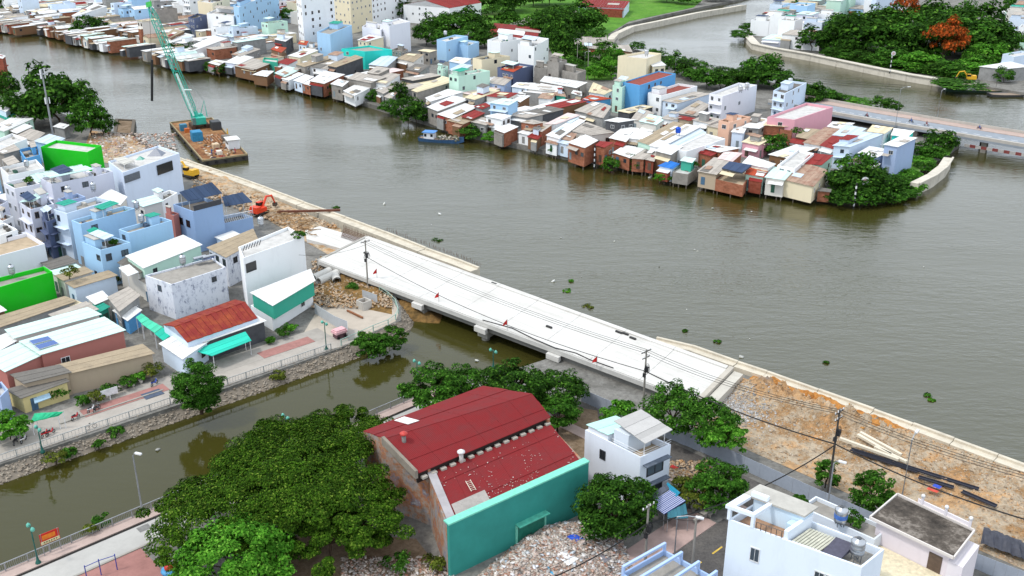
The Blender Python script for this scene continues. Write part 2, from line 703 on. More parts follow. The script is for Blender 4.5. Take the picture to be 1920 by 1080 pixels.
# --- displaced earth sheets
def earth_grid(name, quad, nu, nv, hfun, mat, z=0.0):
    Q = [at(x, y, z) for x, y in quad]
    vs, fs = [], []
    for j in range(nv + 1):
        for i in range(nu + 1):
            u, v = i / nu, j / nv
            p = (Q[0] * (1 - u) + Q[1] * u) * (1 - v) + (Q[3] * (1 - u) + Q[2] * u) * v
            edge = min(1, 6 * min(u, 1 - u, v, 1 - v) + .05)
            vs.append((p.x, p.y, z + 0.02 + hfun(u, v, p) * edge))
    for j in range(nv):
        for i in range(nu):
            a = j * (nu + 1) + i
            fs.append((a, a + 1, a + nu + 2, a + nu + 1))
    o = add_mesh(name, vs, fs, mat)
    if o.data.polygons[0].normal.z < 0:
        o.data.flip_normals()
    return structure(o)


def fbm(p, s, o=4):
    return noise.fractal(Vector((p.x * s, p.y * s, 3.1)), 1.0, 2.0, o)


def works_h(u, v, p):
    h = 0.55 + 0.5 * fbm(p, 0.16, 6) + 0.3 * fbm(p, 0.8, 4)
    ridge = math.exp(-((v - 0.82) / 0.13) ** 2) * (2.0 * math.exp(-((u - .10) / .15) ** 2) + 1.4 * math.exp(-((u - .36) / .18) ** 2) + .6 * math.exp(-((u - .62) / .15) ** 2) + .3)
    return max(0.0, h * (.5 + .5 * min(1, v * 3)) + ridge * (1 + .5 * fbm(p, .35) + .5 * fbm(p, 1.1, 3)))


WORKS = [(1300, 800), (2040, 1120), (2040, 920), (1378, 704)]
earth_grid('ground_river_works', WORKS, 210, 80, works_h, G_EARTH)
earth_grid('ground_upstream_works', [(345, 322), (640, 492), (640, 430), (350, 297)], 60, 14, lambda u, v, p: .5 + .5 * fbm(p, .25) + .4 * fbm(p, .8), G_EARTH)
earth_grid('ground_rubble_lane', [(590, 560), (735, 590), (735, 520), (600, 480)], 30, 16, lambda u, v, p: .5 + .5 * fbm(p, .3) + .3 * fbm(p, .9), G_MUD)
earth_grid('ground_left_works', [(150, 300), (330, 320), (250, 255), (170, 245)], 30, 16, lambda u, v, p: .5 + .5 * fbm(p, .3) + .3 * fbm(p, .9), G_EARTH)


def heap_h(u, v, p):
    return max(0, 0.7 + .8 * math.sin(u * 3.1) * math.sin(v * 3.1) + .4 * fbm(p, .4) + .2 * fbm(p, 1.5))


HEAPQ = [(840, 1130), (1200, 1100), (1150, 975), (1010, 985)]
earth_grid('ground_rubble_heap', HEAPQ, 50, 40, heap_h, multi_ground('rubble_base', ['#8b7a6c', '#a89888', '#b9aca0', '#8f7c6e'], .4, 3, .1, .7))
# mud spit under the new bridge
earth_grid('ground_mud_spit', [(735, 600), (835, 612), (838, 578), (740, 548)], 24, 14, lambda u, v, p: 1.9 * math.sin(min(1, (1 - u) * 1.3) * 1.57) + .25 * fbm(p, .5), G_MUD, -2.2)


# --- loose stones and rubble as joined pieces
def rock_mesh(name, spots, mat, flat=0.6, parent=None):
    """spots: (x, y, z, size); each an irregular chipped block"""
    base = np.array([(-1, -1, -1), (1, -1, -1), (1, 1, -1), (-1, 1, -1), (-1, -1, 1), (1, -1, 1), (1, 1, 1), (-1, 1, 1)], float) * .5
    fc = np.array([(3, 2, 1, 0), (4, 5, 6, 7), (0, 1, 5, 4), (1, 2, 6, 5), (2, 3, 7, 6), (3, 0, 4, 7)])
    rng = np.random.default_rng(len(spots))
    nsp = len(spots)
    S = np.array(spots, float)
    V = base[None] * rng.uniform(.55, 1.15, (nsp, 8, 3))
    a = rng.uniform(0, 6.28, nsp)
    ca, sa = np.cos(a)[:, None], np.sin(a)[:, None]
    asp = rng.uniform(.6, 1.5, nsp)[:, None]
    X, Y, Z = V[..., 0] * asp, V[..., 1] / asp, V[..., 2] * flat
    tz = rng.normal(0, .25, (nsp, 2))
    W = np.stack([X * ca - Y * sa, X * sa + Y * ca, Z + X * tz[:, :1] + Y * tz[:, 1:]], -1) * S[:, None, 3:4] + S[:, None, :3]
    F = (fc[None] + (np.arange(nsp) * 8)[:, None, None]).reshape(-1, 4)
    o = add_np(name, W.reshape(-1, 3), F, mat, parent)
    o['kind'] = 'stuff'
    return o


def add_np(name, V, F, mat, parent=None):
    me = bpy.data.meshes.new(name)
    nf, k = F.shape
    me.vertices.add(len(V))
    me.vertices.foreach_set('co', np.ascontiguousarray(V, np.float32).ravel())
    me.loops.add(nf * k)
    me.loops.foreach_set('vertex_index', np.ascontiguousarray(F, np.int32).ravel())
    me.polygons.add(nf)
    me.polygons.foreach_set('loop_start', np.arange(0, nf * k, k, dtype=np.int32))
    me.update(calc_edges=True)
    me.materials.append(mat)
    o = bpy.data.objects.new(name, me)
    COL.objects.link(o)
    if parent is not None:
        o.parent = parent
    return o


# stone pitched slope of the canal, far side
STONE = island_mat('pitching_stone', ['#8f8678', '#a0968a', '#a89d8d', '#988a7a', '#b0a697', '#908474'])
slope = MB()
sl_pts = []
s = -62.0
while s < 62:
    sl_pts.append((along(PA, far_dir, far_n, s, 0.0, -0.02), along(PA, far_dir, far_n, s, 2.9, -2.6)))
    s += 4
for x, y in ((672, 638), (700, 624), (728, 612), (745, 603), (752, 592), (752, 578), (742, 562), (720, 548)):
    a = at(x, y)
    cen = at(690, 590)
    o2 = (a - cen)
    o2.z = 0
    o2.normalize()
    b = a + o2 * 2.9
    b.z = -2.6
    a.z = -.02
    sl_pts.append((a, b))
for (a, b), (c, d) in zip(sl_pts, sl_pts[1:]):
    slope.poly([a, b, d, c])
structure(slope.build('canal_slope', concrete('#8b8174', .5, .6)))
spots = []
rg = random.Random(3)
for (a, b), (c, d) in zip(sl_pts, sl_pts[1:]):
    ln = (c - a).length
    if (pix(a)[0] < -60) or ln < .1:
        continue
    for _ in range(int(ln * 3.1 * 7)):
        u, v = rg.random(), rg.random()
        p = (a * (1 - u) + c * u) * (1 - v) + (b * (1 - u) + d * u) * v
        spots.append((p.x, p.y, p.z + .0, rg.uniform(.22, .5)))
stuff(rock_mesh('pitching_stones', spots, STONE, .4), 'grey and tan pitching stones on the canal slope', 'stones')
# near canal wall face (vertical) with a rough toe
rg = random.Random(5)
spots = [(*(along(NA, near_dir, near_n, rg.uniform(-20, 62), -rg.uniform(.1, 1.1), -1.9 + rg.random() * .6)), rg.uniform(.3, .7)) for _ in range(500)]
stuff(rock_mesh('toe_stones', spots, STONE), 'stones along the foot of the near canal wall', 'stones')

# dug clay thrown up along the quay
CLAY = multi_ground('dug_clay', ['#8a5c34', '#b0763e', '#c48a4c', '#9a6a3c', '#b98250'], .35, 1.3, .3, 1.0)


def clay_h(u, v, p):
    env = math.sin(math.pi * min(1, max(0, v))) * (1.3 * math.exp(-((u - .12) / .13) ** 2) + 1.0 * math.exp(-((u - .42) / .14) ** 2) + .7 * math.exp(-((u - .75) / .14) ** 2))
    return max(-.6, env * (1 + .6 * fbm(p, .4, 4) + .5 * fbm(p, 1.2, 3)) - .25 + .25 * fbm(p, .7))


earth_grid('ground_clay_bank', [(1375, 735), (1720, 850), (1745, 822), (1415, 702)], 120, 26, lambda u, v, p: clay_h(u, v, p) + 1.25 * (.3 + .7 * math.sin(math.pi * v)), CLAY, .25)
# rubble scattered over the works
RUB = island_mat('rubble_pieces', ['#9a8a7a', '#b09c86', '#c09a72', '#b8aa96', '#8a7660', '#b8854c', '#cabca8', '#a5927c', '#c4a27a'])
WQ = [at(x, y) for x, y in WORKS]


def works_pt(u, v):
    p = (WQ[0] * (1 - u) + WQ[1] * u) * (1 - v) + (WQ[3] * (1 - u) + WQ[2] * u) * v
    edge = min(1, 6 * min(u, 1 - u, v, 1 - v) + .05)
    return Vector((p.x, p.y, 0.02 + works_h(u, v, p) * edge))


rg = random.Random(8)
spots = []
for _ in range(7000):
    u, v = rg.random() ** .8, rg.random()
    if rg.random() > .35 + .65 * (v > .35) and noise.noise(Vector((u * 9, v * 5, 0))) < 0:
        continue
    p = works_pt(u, v)
    spots.append((p.x, p.y, p.z, rg.uniform(.08, .26) * (1.9 if rg.random() < .08 else 1)))
stuff(rock_mesh('works_rubble', spots, RUB), 'broken stone and clods strewn over the orange river works', 'rubble')
HQ = [at(x, y) for x, y in HEAPQ]
WHITE_RUB = island_mat('demolition_pieces', ['#b8a596', '#d6cdc4', '#a8755e', '#c8bdb2', '#8a7b70', '#e2ddd8', '#b08a74', '#9c9894', '#d0c2b4'])
spots = []
for _ in range(6500):
    u, v = rg.random(), rg.random()
    p = (HQ[0] * (1 - u) + HQ[1] * u) * (1 - v) + (HQ[3] * (1 - u) + HQ[2] * u) * v
    edge = min(1, 6 * min(u, 1 - u, v, 1 - v) + .05)
    spots.append((p.x, p.y, .05 + heap_h(u, v, p) * edge, rg.uniform(.12, .42)))
stuff(rock_mesh('demolition_rubble', spots, WHITE_RUB), 'heap of pale broken brick and plaster before the green wall', 'rubble')
spots = []
for _ in range(900):
    q = at(rg.uniform(640, 850), rg.uniform(1045, 1085))
    spots.append((q.x, q.y, .06, rg.uniform(.12, .4)))
stuff(rock_mesh('yard_rubble', spots, WHITE_RUB), 'pale stones scattered on bare soil beside the big tree', 'rubble')
spots = []
for _ in range(2200):
    q = at(rg.uniform(585, 735), rg.uniform(490, 580))
    spots.append((q.x, q.y, .45, rg.uniform(.15, .5)))
for _ in range(900):
    q = at(rg.uniform(360, 620), 0)
    x = rg.uniform(360, 630)
    q = at(x, 296 + (x - 340) * .37 + rg.uniform(22, 60))
    spots.append((q.x, q.y, .45, rg.uniform(.2, .8)))
stuff(rock_mesh('bank_rubble', spots, RUB), 'broken stone and timber on the bank beside the concrete pipes', 'rubble')

# ------------------------------------------------------------------ river quay walls, in cast segments
QW = concrete('#cdc4b2', 0.55, 0.5)


def quay(label, pts, width, z0, z1, seg, mat, thing='quay_wall', step=0.0):
    root = empty(thing)
    tag(root, label, 'quay wall')
    P = [at(x, y, z1) for x, y in pts]
    for a, b in zip(P, P[1:]):
        L = (b - a).length
        k = max(1, round(L / seg))
        d = (b - a) / k
        nrm = Vector((d.y, -d.x, 0)).normalized()
        for i in range(k):
            p, q = a + d * (i + .006), a + d * (i + .994)
            dz = random.uniform(-.06, .06)
            MB().prism([p, q, q + nrm * width, p + nrm * width], z0, z1 + dz).build('wall_segment', mat, root)
            MB().prism([p + nrm * .02, q + nrm * .02, q + nrm * .55, p + nrm * .55], z1 + dz, z1 + dz + .35).build('upstand', mat, root)
    return root


quay('long pale quay wall with mud stains standing free upstream of new bridge', [(335, 296), (415, 322), (500, 352), (572, 380), (650, 408), (725, 436), (800, 466), (862, 488), (900, 503)], 2.6, -4, .6, 8, QW)
quay('muddy quay wall bounding the orange earthworks downstream of the bridge', [(1232, 634), (1300, 650), (1385, 680), (1440, 698), (1640, 769), (1790, 824), (1960, 886), (2200, 975)], 1.8, -4, .8, 8, QW)
quay('curved pale retaining wall round grassy bend of far channel', [(1400, 10), (1310, 25), (1240, 40), (1190, 50), (1160, 64), (1152, 74)], 4, -4, .8, 14, WHITEC)
quay('long white river wall below the dark wood on opposite bank', [(1396, 66), (1410, 82), (1450, 91), (1520, 103), (1620, 124), (1700, 140), (1800, 156)], -4, -4, .8, 14, WHITEC)
quay('short curved white wharf wall at the tip of far bank', [(1722, 345), (1752, 330), (1775, 312), (1785, 296)], -2.2, -4, 1.2, 9, WHITEC)
rb = MB()
rg = random.Random(4)
RQ = [at(x, y, .6) for x, y in [(725, 433), (800, 462), (862, 485), (902, 502)]]
for a, b in zip(RQ, RQ[1:]):
    L = (b - a).length
    for i in range(int(L / .35)):
        p = a + (b - a) * (i * .35 / L) + Vector((.3, .3, 0)) * rg.random()
        rb.tube([p, p + Vector((rg.uniform(-.1, .1), rg.uniform(-.1, .1), rg.uniform(.5, 1.1)))], .03, 4)
tag(rb.build('rebar_row', plain('rusty_steel', '#5d3a2a', .8)), 'row of rusty starter bars along the free quay wall top', 'rebar')

# ------------------------------------------------------------------ the new bridge deck
DZ = 1.8
D0, D1, D2, D3 = at(598, 489, DZ), at(1302, 752, DZ), at(1366, 688, DZ), at(690, 444, DZ)
bridge = empty('road_bridge')
tag(bridge, 'new white concrete bridge deck crossing the canal mouth', 'bridge')
# far edge hugs the quay: D3 -> D2 ; near edge D0 -> D1


def dk(u, v):
    a, b = D0.lerp(D1, u), D3.lerp(D2, u)
    return a.lerp(b, v)


NB = 9
VS = [0.0, 0.10, 0.40, 0.70, 0.93, 1.0]
for i in range(NB):
    for j in range(5):
        g = .0004
        g2 = .0008
        u0, u1, v0, v1 = i / NB + g, (i + 1) / NB - g, VS[j] + g2, VS[j + 1] - g2
        lift = .22 if j in (0, 4) else 0.0
        MB().prism([dk(u0, v0), dk(u1, v0), dk(u1, v1), dk(u0, v1)], DZ - .3, DZ + lift + random.uniform(-.012, .012)).build('deck_slab', DECKM, bridge)
MB().prism([dk(.0, .003), dk(1, .003), dk(1, .997), dk(0, .997)], DZ - .62, DZ - .31).build('deck_base', concrete('#8d8b86', .4), bridge)
for j in range(7):
    v = .03 + j * .157
    MB().prism([dk(.004, v - .012), dk(.996, v - .012), dk(.996, v + .012), dk(.004, v + .012)], DZ - 1.75, DZ - .63).build('girder', concrete('#7b7a76', .5), bridge)
MB().prism([dk(.0, -.018), dk(1, -.018), dk(1, -.001), dk(0, -.001)], DZ - .72, DZ + .1).build('edge_beam', concrete('#c6c4bf', .3), bridge)
for u in (.335, .515, .70):
    c0, c1 = dk(u - .013, -.012), dk(u + .013, -.012)
    c2, c3 = dk(u + .013, .985), dk(u - .013, .985)
    cap = MB().prism([c0, c1, c2, c3], DZ - 3.0, DZ - 1.76).build('pier_cap', concrete('#9a9892', .4), bridge)
    e0, e1 = dk(u - .015, -.075), dk(u + .015, -.075)
    MB().prism([e0, e1, dk(u + .015, -.02), dk(u - .015, -.02)], DZ - 1.7, DZ - .75).build('bearing_block', DECKM, cap)
    for v in (.06, .35, .65, .93):
        p = dk(u, v)
        MB().lathe((p.x, p.y, -5), [(.75, 0), (.75, DZ + 2.0)], 16).build('pier', concrete('#8e8b84', .5), bridge, True)
MB().prism([dk(1.0006, -.03), dk(1.010, -.03), dk(1.010, 1.02), dk(1.0006, 1.02)], -1.5, DZ + .15).build('end_wall', concrete('#b9b2a6', .5), bridge)
MB().prism([dk(1.012, .0), dk(1.03, .0), dk(1.03, 1.0), dk(1.012, 1.0)], -1.5, DZ - .35).build('approach_slab', concrete('#c2bdb2', .4), bridge)
MB().prism([dk(-.008, 0), dk(-.0006, 0), dk(-.0006, 1), dk(-.008, 1)], -1, DZ + .1).build('abutment', concrete('#a9a69f', .5), bridge)
# stains and small gear on the deck
bits = MB()
for (x, y) in ((825 / 4 + 480, 820 / 4 + 270), (1785 / 4 + 480, 1048 / 4 + 270), (278 / 4 + 960, 293 / 4 + 540), (800 / 4 + 960, 332 / 4 + 540), (850 / 4 + 960, 345 / 4 + 540), (906 / 4 + 960, 378 / 4 + 540)):
    p = at(x, y, DZ + .1)
    tag(MB().box(p + UP * .05, (1.3, .35, .3), E1).build('deck_drain_frame', plain('dark_steel', '#2d2c2b')), '', 'drain')
k = 0
for o in [o for o in COL.objects if o.name.startswith('deck_drain_frame')]:
    later(o, 'small dark steel frame lying', 'on the white bridge deck', 'steel frame', o.data.vertices[0].co.x, 'steel frames on the deck')
hose = MB()
hp = [at(x, y, DZ + .3) for x, y in ((905, 600), (960, 615), (1000, 635), (1040, 652), (1080, 662), (1105, 674), (1150, 690))]
hose.tube(hp, .10, 5)
tag(hose.build('black_hose', plain('black_rubber', '#1d1d1e')), 'black hose lying along the near edge of the white deck', 'hose')
# red flags on short poles at the near edge
for i, (x, y) in enumerate(((823, 562), (951, 614), (1119, 684), (707, 517))):
    p = at(x, y + 4, DZ + .22)
    fl = empty('red_flag')
    h = 1.2
    MB().tube([p, p + UP * (h + .8)], .04, 5).build('pole', plain('pole_steel', '#8a8a88'), fl)
    a = p + UP * (h - .2)
    MB()._add([a, a + Vector((-.9, 0, -.35)), a + Vector((-.75, .05, .1)), a + UP * .95, a + Vector((.02, .03, .95)), a + Vector((.02, .03, 0))], [(0, 1, 2, 3), (5, 4, 2, 1)]) if False else None
    f = MB()
    f.poly([a, a + Vector((-.85, .1, -.3)), a + Vector((-.6, .15, .25)), a + UP * 1.0])
    f.build('cloth', plain('flag_red', '#c3201c', .8), fl)
    later(fl, 'small red flag', 'on the near edge of the white bridge deck', 'flag', x, 'red flags on the deck edge')
# ------------------------------------------------------------------ houses
COLS = {
    'white': '#ebedee', 'offwhite': '#d8d4cc', 'cream': '#e2d6b8', 'paleblue': '#cfdeee', 'lightblue': '#a3c8e6', 'skyblue': '#5f9fd2', 'periwinkle': '#9fb2d2',
    'slateblue': '#8fa9cc', 'lavender': '#d2d5e2', 'palelav': '#e2e3ea', 'green': '#25c026', 'mint': '#bfe0cf', 'teal': '#3fa38c', 'turquoise': '#35d2c4',
    'salmon': '#b0736a', 'pink': '#dba3ae', 'peach': '#e0b59c', 'grey': '#9a9a98', 'darkgrey': '#56585c', 'concrete': '#96918a', 'tan': '#b3a28c', 'brown': '#7d6450',
    'navygrey': '#5a6480', 'stained': '#cfd2d8', 'yellowish': '#d8c890', 'timber': '#7a5c44',
}
ROOFS = {
    'W': ('#e2e2e0', .30, None, 'white'), 'G': ('#b4aca2', .5, None, 'grey'), 'D': ('#76726c', .5, None, 'dark grey'), 'T': ('#a89880', .5, None, 'tan'),
    'R': ('#8a2f2b', .35, None, 'dark red'), 'U': ('#a88f7c', .7, '#7a3a24', 'rusty'), 'M': ('#cbe4dd', .25, None, 'mint'), 'B': ('#2d72c2', .2, None, 'blue'),
    'N': ('#3a4a66', .2, None, 'navy'), 'E': ('#2f9a84', .25, None, 'teal'), 'C': ('#dccfae', .35, None, 'cream'), 'P': ('#dcc8c4', .35, None, 'pinkish'),
    'X': ('#84302c', .75, '#a5582f', 'dark red rusty'), 'A': ('#c2d0dc', .25, None, 'pale blue'), 'O': ('#b0492c', .4, None, 'orange red'), 'K': ('#33302e', .3, None, 'black'),
}


def wallm(w):
    if w == 'brick':
        return brick_mat('#9c6248')
    if w == 'darkbrick':
        return brick_mat('#8a4632')
    if w == 'stained':
        return STAIN
    if w in ('concrete', 'grey', 'darkgrey'):
        return concrete(COLS[w], .6, .5)
    return wall_mat(COLS.get(w, w))


def stained_wall():
    m, t, b = base_mat('peeling_whitewash', .9, .15)
    n1 = noise_tex(t, 1.1, 9, .78, coords(t, 1, 1, .6))
    k = ramp(t, n1, [(.34, lin('#565c70')), (.41, lin('#aab0be')), (.47, lin('#d4d8e0')), (.8, lin('#dfe2e8'))])
    t.links.new(k, b.inputs['Base Color'])
    return m


STAIN = stained_wall()
FRAMES = [plain('frame_white', '#d9dadb', .5), plain('frame_dark', '#3c3f44', .5), plain('frame_brown', '#6b5646', .6)]


def unit_window():
    f = MB()
    w = .07
    for cx, cz, sx, sz in ((0, .5 - w / 2, 1, w), (0, -.5 + w / 2, 1, w), (-.5 + w / 2, 0, w, 1 - 2 * w), (.5 - w / 2, 0, w, 1 - 2 * w), (0, 0, .04, 1 - 2 * w)):
        f.box((cx, -.03, cz), (sx, .1, sz))
    out = []
    for m in FRAMES:
        me = bpy.data.meshes.new('window_frame')
        me.from_pydata(f.v, [], f.f)
        me.materials.append(m)
        out.append(me)
    p = MB().box((0, -.005, 0), (.94, .03, .94))
    pm = bpy.data.meshes.new('window_pane')
    pm.from_pydata(p.v, [], p.f)
    pm.materials.append(glass_mat())
    return out, pm


WF, WP = unit_window()
D_DOOR = MB().box((0, -.02, 0), (1, .08, 1))
DOORS = []
for c in ('#5b4a3e', '#7d8a90', '#4a6a84', '#8a8a88', '#35604e'):
    me = bpy.data.meshes.new('door_leaf')
    me.from_pydata(D_DOOR.v, [], D_DOOR.f)
    me.materials.append(plain('door_paint', c, .6))
    DOORS.append(me)


def put(name, me, mat4, parent):
    o = bpy.data.objects.new(name, me)
    COL.objects.link(o)
    o.parent = parent
    o.matrix_basis = mat4
    return o


def wall_frame(a, b, outward, t, z, w, h):
    """matrix of a unit piece on the wall a-b: t metres from a, centre height z"""
    x = Vector((b.x - a.x, b.y - a.y, 0)).normalized()
    y = -outward
    c = Vector((a.x, a.y, 0)) + x * t
    if x.cross(y).z < 0:
        x = -x
    m = Matrix(((x.x * w, y.x, 0, c.x), (x.y * w, y.y, 0, c.y), (0, 0, h, z), (0, 0, 0, 1)))
    return m


def add_window(parent, a, b, n, t, z, w, h, style=0):
    m = wall_frame(a, b, n, t, z, w, h)
    o = put('window', WF[style], m, parent)
    put('pane', WP, Matrix.Identity(4), o)
    return o


ST = {'s': 'sheet', 'f': 'flat', 'g': 'gabled'}
HOUSES = []
NPIECE = [0]


def outward_of(a, b, cen):
    e = (b - a).normalized()
    n = Vector((e.y, -e.x, 0))
    if n.dot(Vector((a.x + b.x, a.y + b.y, 0)) / 2 - cen) < 0:
        n = -n
    return n


def sheet_roof(parent, P, zs, mat, th=.09, width=1.05, pieces=False, ov=.35, name='roof'):
    """roof plane laid as overlapping sheets running from P0-P1 to P3-P2"""
    cen = sum((Vector((p.x, p.y, 0)) for p in P), Vector()) / 4
    a = sum(P[i].x * P[(i + 1) % 4].y - P[(i + 1) % 4].x * P[i].y for i in range(4))
    idx = [0, 1, 2, 3] if a > 0 else [3, 2, 1, 0]
    off = offset_poly([P[i] for i in idx], ov)
    Q = [None] * 4
    for k, i in enumerate(idx):
        Q[i] = off[k]
    L = max((Q[1] - Q[0]).length, (Q[2] - Q[3]).length)
    k = max(2, min(46, round(L / width)))
    up = (Q[3] - Q[0]).length
    root = None
    if pieces and NPIECE[0] + k < 900:
        root = empty(name)
        root.parent = parent
        NPIECE[0] += k
    mb = MB()
    for i in range(k):
        u0, u1 = i / k, (i + 1) / k - .0035
        dz = (i % 2) * .035 + random.uniform(0, .012)
        pts = [Q[0].lerp(Q[1], u0), Q[0].lerp(Q[1], u1), Q[3].lerp(Q[2], u1), Q[3].lerp(Q[2], u0)]
        z = [zs[0] + (zs[1] - zs[0]) * u0, zs[0] + (zs[1] - zs[0]) * u1, zs[3] + (zs[2] - zs[3]) * u1, zs[3] + (zs[2] - zs[3]) * u0]
        uvs = [(u0 * L, 0), (u1 * L, 0), (u1 * L, up), (u0 * L, up)]
        if root is not None:
            mb = MB()
        mb.prism(pts, [q + dz for q in z], [q + dz + th for q in z], uvs)
        if root is not None:
            mb.build('roof_sheet', mat, root)
    if root is None:
        return mb.build(name, mat, parent)
    return root


def house(P, h, wall='white', rt='s', roof='W', slope=0.0, z0=-0.5, name='house', zone='', label=None, wins=1.0, pieces=None, ov=.35, par=.8, phrase=None, group=None, door=True, stilts=False, style=None, cat='house', rise=1.4, px=None, sheetw=1.05, lowwin=True):
    """P: the four eave corners on the ground plan (front-left, front-right, back-right, back-left)"""
    P = [Vector((p.x, p.y, 0)) for p in P]
    cen = sum(P, Vector()) / 4
    if 'left of the canal' in zone:
        wins *= 1.5
    if stilts and name == 'house':
        name = 'stilt_house'
    root = empty(name)
    rnd = random.Random(int(abs(cen.x * 37 + cen.y * 91)) % 99991)
    sc = scale_at(pix((cen.x, cen.y, 0))[1])
    if pieces is None:
        pieces = sc > 7.2
    area2 = sum(P[i].x * P[(i + 1) % 4].y - P[(i + 1) % 4].x * P[i].y for i in range(4))
    ccw = P if area2 > 0 else P[::-1]
    wm_ = wallm(wall)
    zs = [h, h, h + slope, h + slope]
    rcol, rst, rrust, rname = ROOFS[roof]
    if rt == 's':
        MB().prism(P, z0, [z - .02 for z in zs]).build('wall', wm_, root)
        sheet_roof(root, P, zs, sheet_mat(rcol, rst, rrust), pieces=pieces, ov=ov, width=sheetw)
    elif rt == 'g':
        A, B = P[0].lerp(P[1], .5), P[3].lerp(P[2], .5)
        mb = MB().prism(P, z0, h)
        for (l, r, t) in ((P[0], P[1], A), (P[3], P[2], B)):
            mb._add([(l.x, l.y, h), (r.x, r.y, h), (t.x, t.y, h + rise - .05), (t.x, t.y, h + rise - .06)], [(0, 1, 2), (2, 1, 0)])
        mb.build('wall', wm_, root)
        m = sheet_mat(rcol, rst, rrust)
        for side in (0, 1):
            if side == 0:
                q = [P[3], P[0], A, B]
            else:
                q = [P[1], P[2], B, A]
            sheet_roof(root, q, [h, h, h + rise, h + rise], m, pieces=pieces, ov=.12)
    else:
        inn = offset_poly(ccw, -.22)
        n_ = 4
        mb = MB()
        vs = [(p.x, p.y, z0) for p in ccw] + [(p.x, p.y, h) for p in ccw] + [(p.x, p.y, h) for p in inn] + [(p.x, p.y, h - par) for p in inn]
        fs = []
        for i in range(4):
            j = (i + 1) % 4
            fs += [(i, j, 4 + j, 4 + i), (4 + i, 4 + j, 8 + j, 8 + i), (8 + i, 8 + j, 12 + j, 12 + i)]
        fs.append((3, 2, 1, 0))
        mb._add(vs, fs)
        mb.build('wall', wm_, root)
        MB().prism(inn, h - par - .2, h - par + .01).build('roof', concrete({'W': '#c6c4c0', 'G': '#9c978f', 'D': '#6f6a64', 'T': '#b5a288', 'R': '#8d4a40', 'K': '#4a4642'}.get(roof, '#aaa59c'), .6, .6), root)
    # openings on the walls one can see
    nst = max(1, int(round(h / 3.3)))
    sty = rnd.choice((0, 0, 1, 2)) if style is None else style
    for i in range(4):
        a, b = P[i], P[(i + 1) % 4]
        n = outward_of(a, b, cen)
        mid = (a + b) / 2
        if n.dot(Vector((-mid.x, -mid.y, 0))) <= 2:
            continue
        L = (b - a).length
        short = L < 7.5
        if wins <= 0 or L < 1.6:
            continue
        for k in range(nst):
            zc = max(1.6, k * (h / nst) + .5 * h / nst + .15)
            if zc + .8 > h:
                continue
            if short:
                m = max(1, int(L / 2.4))
                pr = .85 * wins
            else:
                m = max(1, int(L / 4.6))
                pr = .3 * wins
            for j in range(m):
                if rnd.random() > pr:
                    continue
                t = L * (j + .5) / m + rnd.uniform(-.3, .3)
                w = min(rnd.uniform(.9, 1.5), L / m * .75)
                if k == 0 and short and j == 0 and door:
                    put('door', rnd.choice(DOORS), wall_frame(a, b, n, t, 1.05, min(1.2, w), 2.1), root)
                else:
                    add_window(root, a, b, n, t, zc, w, rnd.uniform(1.0, 1.5) * min(1, h / nst / 3), sty)
        if short and nst > 1 and rnd.random() < .5 * wins and sc < 9:
            for k in range(1, nst):
                c = mid + n * .45
                ex = (b - a).normalized()
                MB().box((c.x, c.y, k * h / nst), (L * .9, .9, .14), ex, n).build('balcony', wm_, root)
    if rt == 's' and sc < 7.2 and area_ok(P):
        clutter(root, P, h, slope, rnd, zone or 'x')
    if rt == 'f' and h > 5.5 and zone:
        rooftop(root, P, h - par, rnd, wm_)
    if stilts:
        for i, (u, v) in enumerate(((.08, .03), (.5 + rnd.uniform(-.2, .2), .03), (.92, .03), (.1, .3))):
            if rnd.random() < .3:
                continue
            p = P[0].lerp(P[1], u).lerp(P[3].lerp(P[2], u), v)
            MB().tube([(p.x, p.y, -4), (p.x, p.y, z0 + .02)], .16, 5).build('stilt', concrete('#6b6258', .5), root)
    if label:
        tag(root, label, cat, group)
    else:
        wn = {'brick': 'bare brick', 'darkbrick': 'dark brick', 'paleblue': 'pale blue', 'lightblue': 'light blue', 'skyblue': 'bright blue', 'periwinkle': 'periwinkle', 'slateblue': 'slate blue',
              'palelav': 'pale lilac', 'offwhite': 'off-white', 'navygrey': 'dark blue-grey', 'stained': 'peeling white', 'darkgrey': 'dark grey', 'concrete': 'raw concrete', 'grey': 'grey cement'}.get(wall, wall)
        big = '' if h < 5 else ('two-storey ' if h < 8 else 'tall ')
        later(root, phrase or '%s%s house with %s %s roof' % (big, wn, rname, ST[rt]), zone, cat, px if px is not None else pix(cen)[0], group)
    root['px_scale'] = 0
    del root['px_scale']
    HOUSES.append((P, h))
    return root


def area_ok(P):
    return (P[1] - P[0]).length > 2.5 and (P[3] - P[0]).length > 4


PATCH = ['W', 'G', 'T', 'U', 'A', 'D', 'R', 'C', 'W', 'G', 'W']


